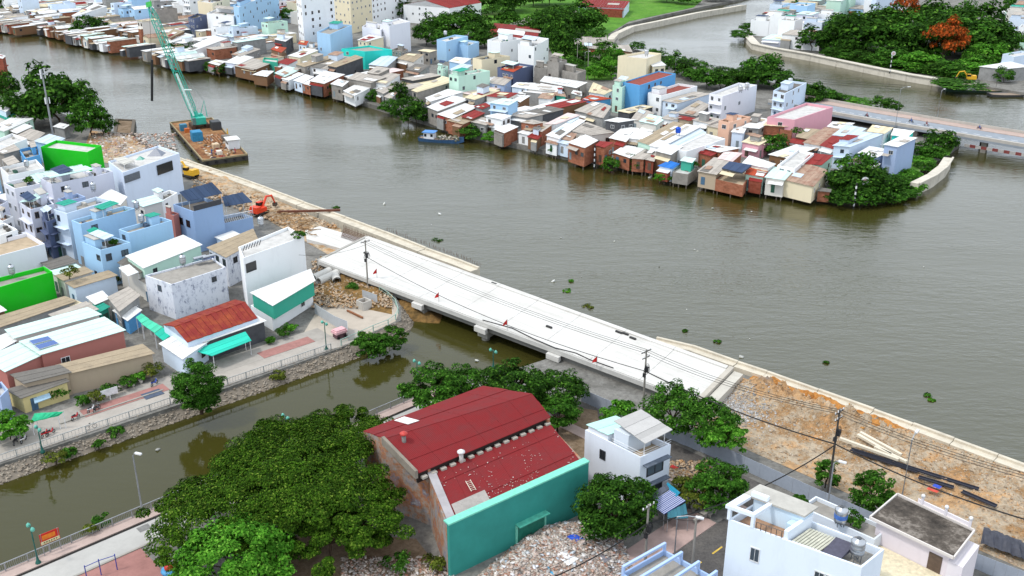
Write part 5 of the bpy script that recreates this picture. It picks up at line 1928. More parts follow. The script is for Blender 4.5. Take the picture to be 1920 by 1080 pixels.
house(shed, 4.6, 'brown', 's', 'R', .1, wins=0, label='small dark red roofed shed between the two near houses', **NH)
# blue framed roof building at the bottom edge
bP = [at(1165, 1075, 5), at(1262, 1145, 5), at(1345, 1085, 5), at(1245, 1030, 5)]
bb = house(bP, 5.0, '#9fb8de', 'f', 'G', par=.6, wins=.3, label='blue framed flat roof building at the bottom edge', **NH)
bF = [Vector((p.x, p.y, 0)) for p in bP]
for u in (0.02, .34, .66, .98):
    a, b = bF[0].lerp(bF[1], u), bF[3].lerp(bF[2], u)
    MB().box(((a.x + b.x) / 2, (a.y + b.y) / 2, 5.9), ((b - a).length, .3, .3), (b - a).normalized()).build('roof_beam', wall_mat('#a9c0e4'), bb)
    for q in (a, b):
        q = q.lerp((a + b) / 2, .04)
        MB().box((q.x, q.y, 5.1), (.3, .3, 1.7), E1).build('column', wall_mat('#a9c0e4'), bb)

# ------------------------------------------------------------------ details on the left bank houses
def attach(reg, pts, z, mat, name, parent=None, label=None, cat='canopy', th=.08, legs=None):
    """a light roof over a terrace: survey corners at height z (number or four), on thin posts"""
    v = [float(a) for a in pts.replace(',', ' ').split()]
    zz = z if isinstance(z, (list, tuple)) else [z] * 4
    P = [at(*rp(reg, v[2 * i], v[2 * i + 1]), zz[i]) for i in range(4)]
    o = empty(name)
    sheet_roof(o, P, zz, mat, ov=.02, name='roof_panel', pieces=False, width=.9)
    c = sum(P, Vector()) / 4
    if legs is not None:
        for p, zt in zip(P, zz):
            q = p.lerp(c, .06)
            MB().tube([(q.x, q.y, legs), (q.x, q.y, zt + .02)], .06, 4).build('post', FRAMES[0], o)
    tag(o, label, cat)
    return o


NAVY = sheet_mat('#36465f', .15)
attach('E', '1412,432 1668,372 1590,290 1345,362', [10.9, 10.9, 12.4, 12.4], NAVY, 'terrace_canopy', label='larger navy pitched canopy over the slate blue house', legs=8.8)
attach('E', '1690,470 1895,437 1820,364 1665,398', [7.0, 7.0, 8.2, 8.2], NAVY, 'terrace_canopy', label='smaller navy pitched canopy over slate blue wing', legs=3.9)
attach('E', '145,438 250,432 365,372 300,358', 11.2, sheet_mat('#c3e0da', .2), 'terrace_canopy', label='pale mint canopy on lavender house near the left edge', legs=9.2)
attach('E', '315,230 380,256 705,190 640,165', 12.6, sheet_mat('#c3e0da', .2), 'terrace_canopy', label='long pale mint canopy over the glazed lavender rooftop', legs=10.2)
attach('E', '650,650 740,705 800,665 705,625', 9.6, sheet_mat('#1f9c80', .2), 'terrace_canopy', label='teal awning shading the light blue house roof terrace', legs=7.2)
attach('E', '850,110 930,160 1010,130 930,98', 11.4, sheet_mat('#c6c4bc', .3), 'terrace_canopy', label='small cream canopy at the corner of blue-white house', legs=10)
attach('E', '890,930 960,995 1040,965 970,905', 5.6, sheet_mat('#e0e2e2', .2), 'terrace_canopy', label='white awning in front of mint warehouse', legs=3.5)
attach('J', '1450,472 1592,512 1885,397 1840,330', [2.7, 2.6, 2.6, 3.4], sheet_mat('#35c6ae', .12), 'shop_awning', label='long turquoise awning over the canal side shop', cat='awning', legs=0)
for k, (q, lab) in enumerate((('1020,222 1062,268 1118,236 1062,194', 'first'), ('1064,272 1160,340 1220,296 1116,238', 'middle'), ('1160,345 1225,398 1292,352 1222,300', 'last'))):
    attach('J', q, 3.0, sheet_mat('#4fc4a0' if k < 2 else '#2bb59a', .2), 'alley_awning', label=lab + ' of three mint awnings along the alley beside rusty roof', cat='awning', legs=0)
attach('J', '230,1010 440,960 480,930 260,945', [2.2, 2.2, 2.8, 2.8], plain('green_tarp', '#1fae7c', .7), 'market_awning', label='emerald green tarp awning over motorbikes by the canal', cat='awning', legs=0)
attach('J', '245,800 262,870 382,825 360,760', [2.3, 1.5, 1.5, 2.4], sheet_mat('#a9c8dc', .2), 'window_awning', label='pale blue striped awning leaning on the grey porch', cat='awning')
# solar panels on the mint roof
for k in range(2):
    o = empty('solar_array')
    v = ((215, 398, 245, 424, 392, 386, 362, 362), (255, 434, 292, 462, 442, 416, 405, 392))[k]
    P = [at(*rp('J', v[2 * i], v[2 * i + 1]), 5.1) for i in range(4)]
    MB().prism(P, 5.05, 5.16).build('panel_frame', plain('panel_alu', '#b8bcc0', .4), o)
    c = sum(P, Vector()) / 4
    MB().prism([p.lerp(c, .05) for p in P], 5.161, 5.175).build('cells', plain('solar_blue', '#1d4f96', .15, .6), o)
    tag(o, ('upper' if k == 0 else 'lower') + ' of two blue solar panels on the pale mint roof', 'solar panel')
# blue-white house: black strip window, glazing, skylights
def wall_box(a_px, b_px, z0, z1, name, mat, parent, depth=.08, zsurvey=None):
    """a flat piece on a wall between two survey points at height zsurvey"""
    zsv = zsurvey if zsurvey is not None else z1
    a, b = at(a_px[0], a_px[1], zsv), at(b_px[0], b_px[1], zsv)
    d = flat(b - a)
    L = d.length
    d.normalize()
    n = Vector((d.y, -d.x, 0))
    if n.dot(Vector((-a.x, -a.y, 0))) < 0:
        n = -n
    c = flat(a + b) / 2 + n * depth * .5
    return MB().box((c.x, c.y, (z0 + z1) / 2), (L, depth, z1 - z0), d, n).build(name, mat, parent)


BW = [o for o in COL.objects if o.get('label', '').startswith('large pale blue-white')][0]
DG = plain('dark_glazing', '#14181c', .15, .6)
wall_box(rp('E', 1170, 130), rp('E', 1285, 92), 6.9, 9.4, 'strip_window', DG, BW, .1, 10.5)
wall_box(rp('E', 926, 214), rp('E', 1040, 175), 7.8, 9.6, 'corner_glazing', plain('grey_glazing', '#5c6670', .2, .6), BW, .1, 10.5)
wall_box(rp('E', 1150, 139), rp('E', 1190, 125), 1.4, 2.6, 'low_window', DG, BW, .1, 10.5)
for (x, y, s_, c, n_) in ((1175, 60, 2.6, '#6b7280', 'pyramid_skylight'), (1052, 95, 1.3, '#2f8f7c', 'roof_hatch')):
    p = at(*rp('E', x, y + 20), 10.0)
    m = MB()
    m._add([p + E1 * s_, p + E2 * s_, p - E1 * s_, p - E2 * s_, p + UP * s_ * .7], [(0, 1, 4), (1, 2, 4), (2, 3, 4), (3, 0, 4)])
    m.build(n_, plain('skylight' + c[1:], c, .25, .5), BW)
# slate house openings
SB = [o for o in COL.objects if o.get('label', '').startswith('slate blue house')][0]
for x in (1345, 1398):
    q = rp('E', x, 452 + (x - 1298) * .37)
    wall_box((q[0] - 3.5, q[1] - 1.3), (q[0] + 3.5, q[1] + 1.3), 5.4, 7.0, 'window', DG, SB, .08, 9.5)
wall_box(rp('E', 1455, 503), rp('E', 1660, 450), 9.52, 10.7, 'terrace_glazing', plain('terrace_dark', '#3a3d44', .3, .5), SB, .15, 9.5)
SW = [o for o in COL.objects if o.get('label', '').startswith('lower slate blue')][0]
lat = MB()
a, b = at(*rp('E', 1685, 594), 4.6), at(*rp('E', 1893, 549), 4.6)
nseg = 14
for k in range(nseg):
    p, q = a.lerp(b, k / nseg), a.lerp(b, (k + 1) / nseg)
    lat.tube([p, q + UP * 1.6], .05, 4)
    lat.tube([p + UP * 1.6, q], .05, 4)
lat.tube([a + UP * 1.6, b + UP * 1.6], .08, 4)
lat.build('lattice_rail', plain('lattice_white', '#c8ccd0', .5), SW)
# white tower rooftop
WTW = [o for o in COL.objects if o.get('label', '').startswith('tall plain white house')][0]
for k in range(7):
    p, q = at(456 + k * 5, 470 - k * 1.8, 11.8), at(452 + k * 5 + 7, 461 - k * 1.8, 11.8)
    MB().tube([p, q], .09, 4).build('pergola_bar', plain('pergola_black', '#2a2a2c', .5), WTW)
wall_box((459, 483), (478, 476), 7.4, 9.2, 'window', DG, WTW, .1, 10.5)
for i, (reg, x, y, z, lab) in enumerate((
        ('E', 515, 385, 10, 'steel tank above periwinkle house in the left cluster'), ('E', 705, 360, 10.4, 'steel tank beside lavender side wall in the left cluster'),
        ('E', 1030, 500, 9.4, 'steel tank on light blue house in the left cluster'), ('E', 1375, 915, 6.8, 'steel tank on the peeling whitewashed house roof'),
        ('E', 95, 990, 6.0, 'steel tank on the bright green house roof'), ('E', 205, 185, 8.4, 'steel tank at the upper left corner flat roof'),
        ('F', 40, 625, 10.6, 'steel tank on top of the plain white tower house'), ('E', 1066, 600, 8.8, 'pale blue-grey tank at the edge of light blue roof'))):
    mini_tank(reg, x, y, z, lab)
for i, (x, y, z, lab) in enumerate(((835, 62, 8.7, 'white tank on the light blue far house'), (1400, 163, 9, 'round tank on the lilac white box house'), (1271, 248, 5.2, 'blue plastic tank on stand over white far roofs'),
                                    (1388, 168, 9, 'second round tank on lilac white box house'), (1481, 154, 9, 'dark tank on the pale blue house near old bridge'), (1212, 100, 14, 'white tank on the tall cream block'))):
    p = at(x, y + 6, z)
    tank(p, .8, 1.6, lab, .8, '#2a56c0' if 'blue plastic' in lab else '#c8cacc')
# solar water heater and junk on the whitewashed roof
for i, (x, y) in enumerate(((1500, 890), (1570, 880))):
    p = at(*rp('E', x, y), 7.0)
    o = empty('solar_heater')
    MB().box(p + UP * .6, (2.4, 1.3, .1), E2, None, (Vector((-.35, .1, .93))).normalized()).build('collector', plain('collector_blue', '#2a4a80', .2, .6), o)
    MB().tube([p + Vector((-.9, -.9, 1.1)), p + Vector((1.0, .8, 1.1))], .28, 10).build('cylinder_tank', plain('stainless', '#b9bcc0', .28, .5, .85, .05), o)
    tag(o, ('left' if i == 0 else 'right') + ' solar water heater on the whitewashed house roof', 'solar heater')
# ------------------------------------------------------------------ trees
NRG = np.random.default_rng(21)


def leaf_cloud(centers, normals, size, asp=.55):
    """rhombic leaf sprays, one per centre"""
    n_ = len(centers)
    N = normals / (np.linalg.norm(normals, axis=1, keepdims=True) + 1e-9)
    rv = NRG.normal(size=(n_, 3))
    T = np.cross(N, rv)
    T /= np.linalg.norm(T, axis=1, keepdims=True) + 1e-9
    B = np.cross(N, T)
    s_ = (size * NRG.uniform(.65, 1.3, n_))[:, None]
    sag = N * s_ * .18
    V = np.stack([centers - T * s_, centers - B * s_ * asp + sag, centers + T * s_, centers + B * s_ * asp + sag], 1).reshape(-1, 3)
    F = np.arange(n_ * 4).reshape(-1, 4)
    return V, F


def crown_points(rx, rz, nclump, per, cr, flat_=.62, low=-.35, shell=(.55, 1.0), seed=0):
    """leaf sprays gathered in clumps through a crown; origin at the crown's centre"""
    rng = np.random.default_rng(seed)
    d = rng.normal(size=(nclump * 3, 3))
    d /= np.linalg.norm(d, axis=1, keepdims=True)
    d = d[d[:, 2] > low][:nclump]
    rad = rng.uniform(*shell, len(d)) ** .8
    lump = 1 + .16 * np.sin(d[:, :1] * 5.1 + seed) * np.cos(d[:, 1:2] * 4.3 + seed * 2)
    C = d * rad[:, None] * np.array([rx, rx, rz]) * lump
    crs = cr * rng.uniform(.6, 1.25, len(d))
    q = rng.normal(size=(len(d), per, 3))
    q /= np.linalg.norm(q, axis=2, keepdims=True)
    q[..., 2] = np.where(q[..., 2] < -.3, -q[..., 2] * .5, q[..., 2])
    rr = rng.uniform(.5, 1.0, (len(d), per, 1)) ** .6
    P = C[:, None] + q * rr * crs[:, None, None] * np.array([1, 1, flat_])
    Nn = q * .8 + d[:, None] * .5 + np.array([0, 0, .7]) + rng.normal(size=q.shape) * .45
    return P.reshape(-1, 3), Nn.reshape(-1, 3)


BARK = plain('bark', '#4d4034', .95, .1, 0, .3, 3)
LEAF = {
    'dark': leaf_mat('dark_foliage', '#15300c', '#3c661e', '#5f8c30'),
    'mid': leaf_mat('mid_foliage', '#1b3c0e', '#477a24', '#6c9c3a'),
    'bright': leaf_mat('bright_foliage', '#2f6616', '#5f9e2e', '#84bc46'),
    'feather': leaf_mat('feathery_foliage', '#1a350a', '#4c721a', '#768f34'),
    'flame': leaf_mat('flame_blossom', '#5d4420', '#b8501e', '#d8672a'),
    'olive': leaf_mat('olive_foliage', '#3a4a18', '#6d7a2c', '#8a8a3c'),
}


def trunk_mesh(h, r, rx, rz, seed):
    rg_ = random.Random(seed)
    mb = MB()
    hb = h * .5
    mb.tube([(0, 0, -.4), (.1 * r, .1, hb * .5), (.15, -.1, hb)], [r * 1.25, r, r * .8], 7)
    for k in range(5):
        a = k * 1.257 + rg_.random()
        e = rx * rg_.uniform(.45, .75)
        mb.tube([(.1, -.05, hb * .93), (e * .45 * math.cos(a), e * .45 * math.sin(a), hb + (h - hb) * .35), (e * math.cos(a), e * math.sin(a), hb + (h - hb) * rg_.uniform(.55, .8))], [r * .55, r * .36, r * .12], 5)
    return mb


def tree(base, h, rx, kind='mid', crown_h=None, nclump=60, per=60, cr=None, leaf=.3, seed=0, low=-.35, name='tree', flat_=.62, trunk_r=None):
    """own crown; base is the ground point, h the total height"""
    root = empty(name)
    rz = (crown_h or h * .62) / 2
    V, F = leaf_cloud(*(lambda P, N: (P, N))(*crown_points(rx, rz, nclump, per, cr or rx * .3, flat_, low, seed=seed)), leaf)
    V = V + np.array([base.x, base.y, base.z + h - rz])
    add_np('crown', V, F, LEAF[kind], root)
    t = trunk_mesh(h - rz * .4, trunk_r or max(.12, h * .03), rx, rz, seed)
    t.v = [(x + base.x, y + base.y, z + base.z) for x, y, z in t.v]
    t.build('trunk', BARK, root)
    return root


def T(x, y, h, rx, kind, label, **kw):
    return tag(tree(at(x, y, kw.pop('z', 0)), h, rx, kind, **kw), label, kw.get('cat', 'tree') if False else 'tree')


def shift(o, v):
    for c in o.children:
        c.location = v


# the wide feathery trees at the near centre
for i, (x, y, h, rx, ch, lab) in enumerate(((555, 985, 9.5, 10.8, 4.8, 'central'), (660, 1030, 7.5, 7.0, 4.4, 'nearest the old hall wall'), (420, 1040, 8.0, 8.5, 4.2, 'nearest the promenade lane'),
                                             (650, 890, 8.0, 7.0, 4.4, 'reaching up beside the red roof'), (560, 920, 8.0, 9.0, 4.0, 'along the canal railing'), (620, 1050, 6.0, 6.5, 4.4, 'drooping over the bare soil'))):
    tag(tree(at(x, y), h, rx, 'feather', ch, int(160 * (rx / 9) ** 2), 300, rx * .155, .165, 30 + i, -.12, flat_=.5, name='spreading_tree'), 'wide feathery dark green tree, the one ' + lab, 'tree', 'spreading trees by the hall')
T(450, 1118, 8.5, 6.4, 'bright', 'bright fresh green round tree at the lower left edge', crown_h=8, nclump=165, per=128, cr=1.25, leaf=0.22, seed=50)
T(378, 772, 8.3, 3.4, 'mid', 'round dark green tree overhanging the canal slope', crown_h=8.1, nclump=143, per=148, cr=.95, leaf=0.16, seed=51, low=-.97)
T(815, 782, 8.0, 5.0, 'mid', 'loose leafy tree at the back corner of red roof', crown_h=6.5, nclump=99, per=94, cr=1.0, leaf=0.22, seed=52, low=-.6)
T(870, 762, 6.5, 3.4, 'mid', 'leafy tree between canal terrace and the red roof', crown_h=5, nclump=60, per=94, cr=.9, leaf=0.20, seed=53, low=-.6)
T(965, 785, 9.0, 5.2, 'dark', 'dense dark tree between red roof and the deck', crown_h=7.5, nclump=110, per=108, cr=1.15, leaf=0.23, seed=54, low=-.6)
T(1048, 775, 6.5, 4.0, 'dark', 'dark low tree directly under the deck edge', crown_h=5, nclump=71, per=94, cr=1.0, leaf=0.21, seed=55, low=-.6)
T(1045, 812, 6.0, 3.2, 'mid', 'leafy tree at the right end of red roof', crown_h=5, nclump=66, per=94, cr=.8, leaf=0.20, seed=56, low=-.6)
T(1160, 808, 4.6, 2.5, 'bright', 'small bright green tree beside the grey canopy house', crown_h=3.8, nclump=52, per=94, cr=.75, leaf=0.18, seed=57, low=-.6)
T(1258, 820, 8.0, 4.6, 'mid', 'loose tree in front of the utility pole by deck', crown_h=6.5, nclump=88, per=81, cr=.95, leaf=0.20, seed=58, low=-.6)
T(1320, 842, 7.5, 4.6, 'mid', 'tree with open boughs over the road hoarding', crown_h=6.5, nclump=88, per=81, cr=.95, leaf=0.20, seed=59, low=-.6)
T(1352, 862, 6.0, 3.2, 'bright', 'light green tree leaning over hoarding at rubble edge', crown_h=5, nclump=49, per=81, cr=.75, leaf=0.20, seed=60, low=-.6)
T(1150, 1010, 8.5, 4.6, 'dark', 'dense dark tree between green wall and white house', crown_h=8, nclump=132, per=114, cr=1.05, leaf=0.20, seed=61, low=-.8)
T(1200, 975, 5.5, 2.2, 'mid', 'slim tree screening the white house windows', crown_h=4.5, nclump=38, per=81, cr=.7, leaf=0.18, seed=62, low=-.7)
T(1345, 952, 6.5, 3.6, 'mid', 'leafy street tree on corner opposite the hoarding', crown_h=6, nclump=82, per=101, cr=.9, leaf=0.20, seed=63, low=-.8)
T(1292, 950, 3.8, 3.0, 'olive', 'low yellow-green street tree beside the blue awning', crown_h=3.4, nclump=49, per=94, cr=.8, leaf=0.18, seed=64, low=-.7)
T(1547, 915, 4.2, 1.7, 'mid', 'small dark tree at the foot of cable pole', crown_h=3.8, nclump=33, per=81, cr=.6, leaf=0.16, seed=65, low=-.8)
T(1630, 962, 6.0, 2.6, 'mid', 'leafy young tree before hoarding above slab roof', crown_h=5.6, nclump=66, per=87, cr=.75, leaf=0.18, seed=66, low=-.8)
# canal edge bushes
for i, (x, y, h, rx, lab) in enumerate(((690, 668, 4.2, 2.5, 'left'), (712, 665, 3.8, 2.2, 'middle'), (738, 652, 3.8, 2.4, 'right'))):
    tag(tree(at(x, y, -1.2), h, rx, 'mid', h * .95, 45, 65, .75, .22, 70 + i, -.9, name='bush'), lab + ' one of three round bushes on the canal slope', 'bush', 'bushes on canal slope')
for i, (x, y, r, lab) in enumerate(((520, 712, 1.4, 'low clump of leaves floating below the canal slope'), (185, 840, .9, 'small weed clump on stone slope near the left lamp'), (220, 818, 1.2, 'yellowish weed clump on the stone slope'),
                                    (105, 868, 1.5, 'long weed clump at the waterline bottom left'), (132, 855, 1.0, 'round weed clump at the waterline bottom left'), (465, 860, 1.8, 'bush behind the near canal railing'),
                                    (170, 1000, .9, 'weeds at the near railing by the banner'), (190, 985, 1.0, 'weeds pushing through the near railing'), (660, 545, 1.3, 'green shrub beside the concrete pipes'),
                                    (812, 1068, 1.3, 'small shrub at the foot of the old hall wall'), (745, 1070, 1.6, 'shrub clump on the soil under the big tree'))):
    tag(tree(at(x, y, -1.6 if i < 6 else 0), r * 1.3, r, 'mid' if i % 3 else 'olive', r * 1.3, 14, 50, r * .42, .17, 90 + i, -.4, name='weed_clump'), lab, 'weeds')

# shared crowns for distant trees
PROTO = {}
for kind in ('dark', 'mid', 'bright', 'flame'):
    for v in range(2):
        V, F = leaf_cloud(*crown_points(1.0, .8, 46, 44, .33, .65, -.55, seed=200 + v), .085)
        o = add_np('crown', V, F, LEAF[kind])
        me = o.data
        bpy.data.objects.remove(o)
        PROTO[kind, v] = me
tm = trunk_mesh(1.0, .05, .8, .5, 5)
TRUNKME = bpy.data.meshes.new('trunk')
TRUNKME.from_pydata(tm.v, [], tm.f)
TRUNKME.materials.append(BARK)
KN = {'dark': 'dark green', 'mid': 'mid green', 'bright': 'light green', 'flame': 'orange flowering'}


def far_tree(x, y, h, rx, kind, zone, z=-.4, v=None, cz=.44):
    p = at(x, y, z)
    root = empty('tree')
    root.location = p
    rr = random.Random(int(x * 13 + y * 7))
    root.rotation_euler = (0, 0, rr.uniform(0, 6.28))
    c = bpy.data.objects.new('crown', PROTO[kind, rr.randint(0, 1) if v is None else v])
    COL.objects.link(c)
    c.parent = root
    c.location = (0, 0, h * cz)
    c.scale = (rx, rx, h * .6)
    t = bpy.data.objects.new('trunk', TRUNKME)
    COL.objects.link(t)
    t.parent = root
    t.scale = (h * .4, h * .4, h * .6)
    later(root, KN[kind] + ' tree', zone, 'tree', x, 'trees ' + zone)
    return root


Z1 = 'at the left bank river corner'
for x, y, h, rx, k in ((110, 238, 17, 10, 'dark'), (60, 240, 14, 8, 'dark'), (95, 222, 19, 8, 'dark'), (150, 225, 15, 6, 'dark'), (175, 258, 13, 5.5, 'mid'), (195, 255, 9, 4, 'dark'), (8, 200, 14, 6, 'dark'), (25, 235, 10, 6, 'mid')):
    far_tree(x, y, h, rx, k, Z1, 0)
Z2 = 'on the far waterfront'
for x, y, h, rx, k in ((765, 232, 10, 6, 'dark'), (750, 195, 9, 3.5, 'dark'), (780, 232, 7, 4.5, 'dark'), (735, 215, 6, 4, 'mid'), (702, 195, 6, 3, 'mid'), (615, 180, 6, 2.6, 'mid'), (165, 72, 13, 7, 'dark'), (185, 68, 11, 5, 'dark'), (150, 74, 8, 4, 'mid'),
                       (350, 115, 9, 5, 'dark'), (400, 135, 5, 4, 'mid'), (880, 262, 5, 3.5, 'mid'), (920, 268, 4, 2.5, 'bright'), (1145, 322, 4.5, 2.6, 'mid'), (1190, 322, 5, 2.4, 'mid'), (1245, 342, 3.6, 2.6, 'bright'), (1450, 365, 4, 2.2, 'mid'),
                       (420, 140, 5, 4, 'dark'), (320, 104, 6, 4, 'dark'), (1040, 292, 4, 2, 'mid')):
    far_tree(x, y, h, rx, k, Z2, -1.6)
Z3 = 'at the tip of the far bank'
for x, y, h, rx, k in ((1560, 378, 3.5, 3, 'mid'), (1580, 384, 4, 4, 'dark'), (1610, 384, 4.5, 4.5, 'mid'), (1640, 380, 4, 4.5, 'dark'), (1665, 374, 3.5, 4.5, 'mid'), (1690, 368, 3, 4, 'mid'), (1708, 358, 3, 4, 'bright'), (1735, 322, 3, 3.5, 'mid'), (1590, 370, 9, 6, 'dark'), (1620, 372, 9, 6.5, 'dark'), (1605, 350, 10, 6, 'mid'), (1645, 366, 7, 5.5, 'dark'), (1670, 362, 5.5, 5, 'mid'), (1575, 362, 7, 4, 'dark'), (1695, 352, 3.5, 4, 'mid'), (1760, 288, 8, 5, 'dark'), (1745, 300, 5, 4, 'mid'), (1700, 335, 2.6, 4, 'bright'),
                       (1725, 312, 3, 4, 'bright'), (1718, 290, 4, 3.5, 'mid')):
    far_tree(x, y, h, rx, k, Z3, -1.8)
Z4 = 'on the far bank'
for x, y, h, rx, k in ((1452, 290, 6.5, 4.5, 'mid'), (1440, 285, 5, 3, 'dark'), (1145, 150, 10, 5, 'bright'), (1128, 130, 11, 5, 'mid'), (1150, 120, 9, 4, 'bright'), (1265, 140, 10, 5, 'mid'), (1280, 145, 8, 4, 'dark'), (1325, 165, 9, 6, 'mid'), (1350, 168, 8, 5, 'dark'), (1375, 165, 8, 4, 'dark'),
                       (1430, 160, 13, 9, 'mid'), (1410, 165, 9, 6, 'dark'), (1455, 165, 9, 6, 'mid'), (1520, 200, 9, 5, 'dark'), (1540, 195, 7, 5, 'mid'), (1560, 195, 5, 4, 'mid'), (1650, 203, 4.5, 3.5, 'mid'), (1670, 210, 5, 3.5, 'dark'), (1195, 96, 5, 4, 'mid'), (895, 155, 4, 3, 'mid'), (1500, 180, 6, 5, 'mid')):
    far_tree(x, y, h, rx, k, Z4)
Z5 = 'in the park behind the far houses'
for x, y, h, rx, k in ((1010, 62, 12, 8, 'mid'), (1030, 50, 12, 8, 'dark'), (985, 70, 9, 6, 'dark'), (1115, 88, 9, 6, 'mid'), (1130, 105, 8, 5, 'dark'), (1090, 125, 9, 5, 'dark'), (1075, 140, 8, 5, 'mid'), (1115, 150, 7, 4, 'bright'), (1230, 118, 7, 5, 'mid'), (1305, 140, 7, 5, 'mid'), (1395, 155, 7, 5, 'mid'), (1480, 178, 7, 5, 'dark'), (1080, 60, 17, 14, 'mid'), (1060, 72, 16, 12, 'dark'), (1100, 66, 14, 10, 'mid'), (1045, 95, 18, 8, 'dark'), (1060, 115, 16, 8, 'dark'), (1035, 75, 16, 9, 'dark'), (820, 72, 14, 9, 'dark'), (845, 78, 15, 9, 'mid'), (870, 70, 16, 10, 'dark'), (895, 72, 15, 9, 'dark'), (835, 90, 11, 7, 'mid'),
                       (800, 85, 12, 7, 'dark'), (880, 88, 11, 8, 'mid'), (910, 90, 11, 6, 'dark'), (730, 36, 12, 7, 'dark'), (755, 36, 13, 7, 'dark'), (925, 25, 20, 13, 'dark'), (965, 22, 20, 13, 'dark'), (1000, 12, 20, 13, 'dark'), (940, 45, 14, 8, 'dark'), (1030, 10, 18, 12, 'dark'), (955, 50, 9, 6, 'mid'),
                       (1095, 8, 14, 10, 'dark'), (1150, 4, 14, 10, 'dark'), (1120, 15, 8, 5, 'mid'), (1290, 8, 8, 9, 'mid'), (1340, 2, 8, 9, 'mid'), (1250, 4, 10, 9, 'dark'), (30, 16, 16, 10, 'dark'), (12, 22, 13, 9, 'dark'), (5, 14, 12, 8, 'bright'), (120, 4, 10, 8, 'mid'), (250, 2, 14, 10, 'bright'), (600, 40, 9, 5, 'dark'), (540, 42, 9, 4, 'mid')):
    far_tree(x, y, h, rx, k, Z5)
Z6 = 'in the wood on the opposite bank'
for x, y, h, rx, k in ((1590, 96, 20, 13, 'dark'), (1620, 100, 22, 14, 'dark'), (1650, 90, 22, 14, 'dark'), (1580, 78, 17, 10, 'mid'), (1690, 105, 20, 12, 'mid'), (1720, 112, 18, 12, 'dark'), (1700, 85, 20, 12, 'mid'), (1750, 110, 19, 13, 'dark'), (1790, 100, 22, 14, 'dark'), (1760, 80, 22, 14, 'dark'),
                       (1820, 105, 20, 13, 'mid'), (1850, 110, 17, 12, 'dark'), (1830, 80, 22, 13, 'dark'), (1875, 100, 15, 9, 'mid'), (1850, 125, 12, 9, 'bright'), (1665, 122, 10, 7, 'mid'), (1725, 132, 9, 9, 'bright'), (1780, 140, 7, 8, 'mid'), (1820, 140, 8, 8, 'bright'),
                       (1545, 92, 10, 6, 'dark'), (1520, 96, 13, 8, 'dark'), (1555, 70, 11, 7, 'dark'), (1650, 60, 16, 10, 'dark'), (1740, 55, 16, 10, 'dark'), (1800, 60, 18, 10, 'mid'), (1900, 60, 10, 6, 'dark'), (1890, 30, 14, 4, 'mid'), (1390, 68, 4, 6, 'mid'), (1410, 58, 5, 7, 'dark'), (1385, 72, 3, 4, 'mid'),
                       (1805, 165, 3, 9, 'mid'), (1780, 160, 3, 7, 'mid'), (1880, 155, 7, 4, 'mid'), (1505, 18, 10, 6, 'mid')):
    far_tree(x, y, h, rx, k, Z6, -.2, None, .38)
far_tree(1768, 122, 17, 8, 'flame', Z6, -.2, None, .68)
far_tree(1690, 66, 19, 6, 'flame', Z6, -.2, None, .72)
sheet('ground_park_grass', [(900, -10), (1330, -10), (1300, 14), (1180, 40), (1140, 64), (1135, 110), (1150, 150), (1060, 150), (1030, 90), (900, 80)], -.35, G_GRASS)
sheet('ground_river_meadow', [(1560, 108), (1700, 134), (1800, 150), (1790, 120), (1600, 84), (1540, 90)], -.15, G_GRASS)
sheet('path_park', [(915, 60), (990, 32), (1080, 20), (1085, 24), (1000, 38), (930, 66)], -.33, concrete('#a8a094', .4))
for x, y, h, rx, k in ((1560, 108, 5, 5, 'dark'), (1590, 112, 4, 5, 'mid'), (1610, 116, 6, 6, 'dark'), (1640, 120, 5, 5, 'mid'), (1660, 126, 6, 6, 'mid'), (1690, 128, 5, 6, 'bright'), (1712, 134, 6, 6, 'mid'), (1740, 138, 4, 6, 'mid'), (1760, 142, 5, 6, 'dark'), (1800, 146, 5, 6, 'mid'), (1830, 130, 8, 7, 'dark'), (1860, 120, 10, 7, 'dark'), (1600, 104, 8, 8, 'dark'), (1575, 100, 8, 7, 'mid')):
    far_tree(x, y, h, rx, k, 'along the opposite river wall', -.4, None, .38)
for x, y, h, rx, k in ((1300, 150, 6, 5, 'mid'), (1245, 128, 6, 4, 'dark'), (1220, 112, 5, 4, 'bright'), (1360, 150, 6, 6, 'dark'), (1390, 160, 6, 5, 'mid'), (1420, 150, 8, 6, 'mid'), (1475, 170, 6, 5, 'dark'), (1500, 190, 6, 5, 'mid'), (1580, 190, 3, 5, 'mid'), (1610, 197, 3, 5, 'bright'), (1130, 140, 8, 5, 'mid'), (1165, 130, 8, 5, 'mid')):
    far_tree(x, y, h, rx, k, 'along the back channel of the far bank', -.4, None, .38)
sheet('ground_tip_grass', [(1700, 345), (1680, 320), (1740, 280), (1790, 275), (1780, 290), (1745, 298), (1715, 330)], -.36, G_GRASS)
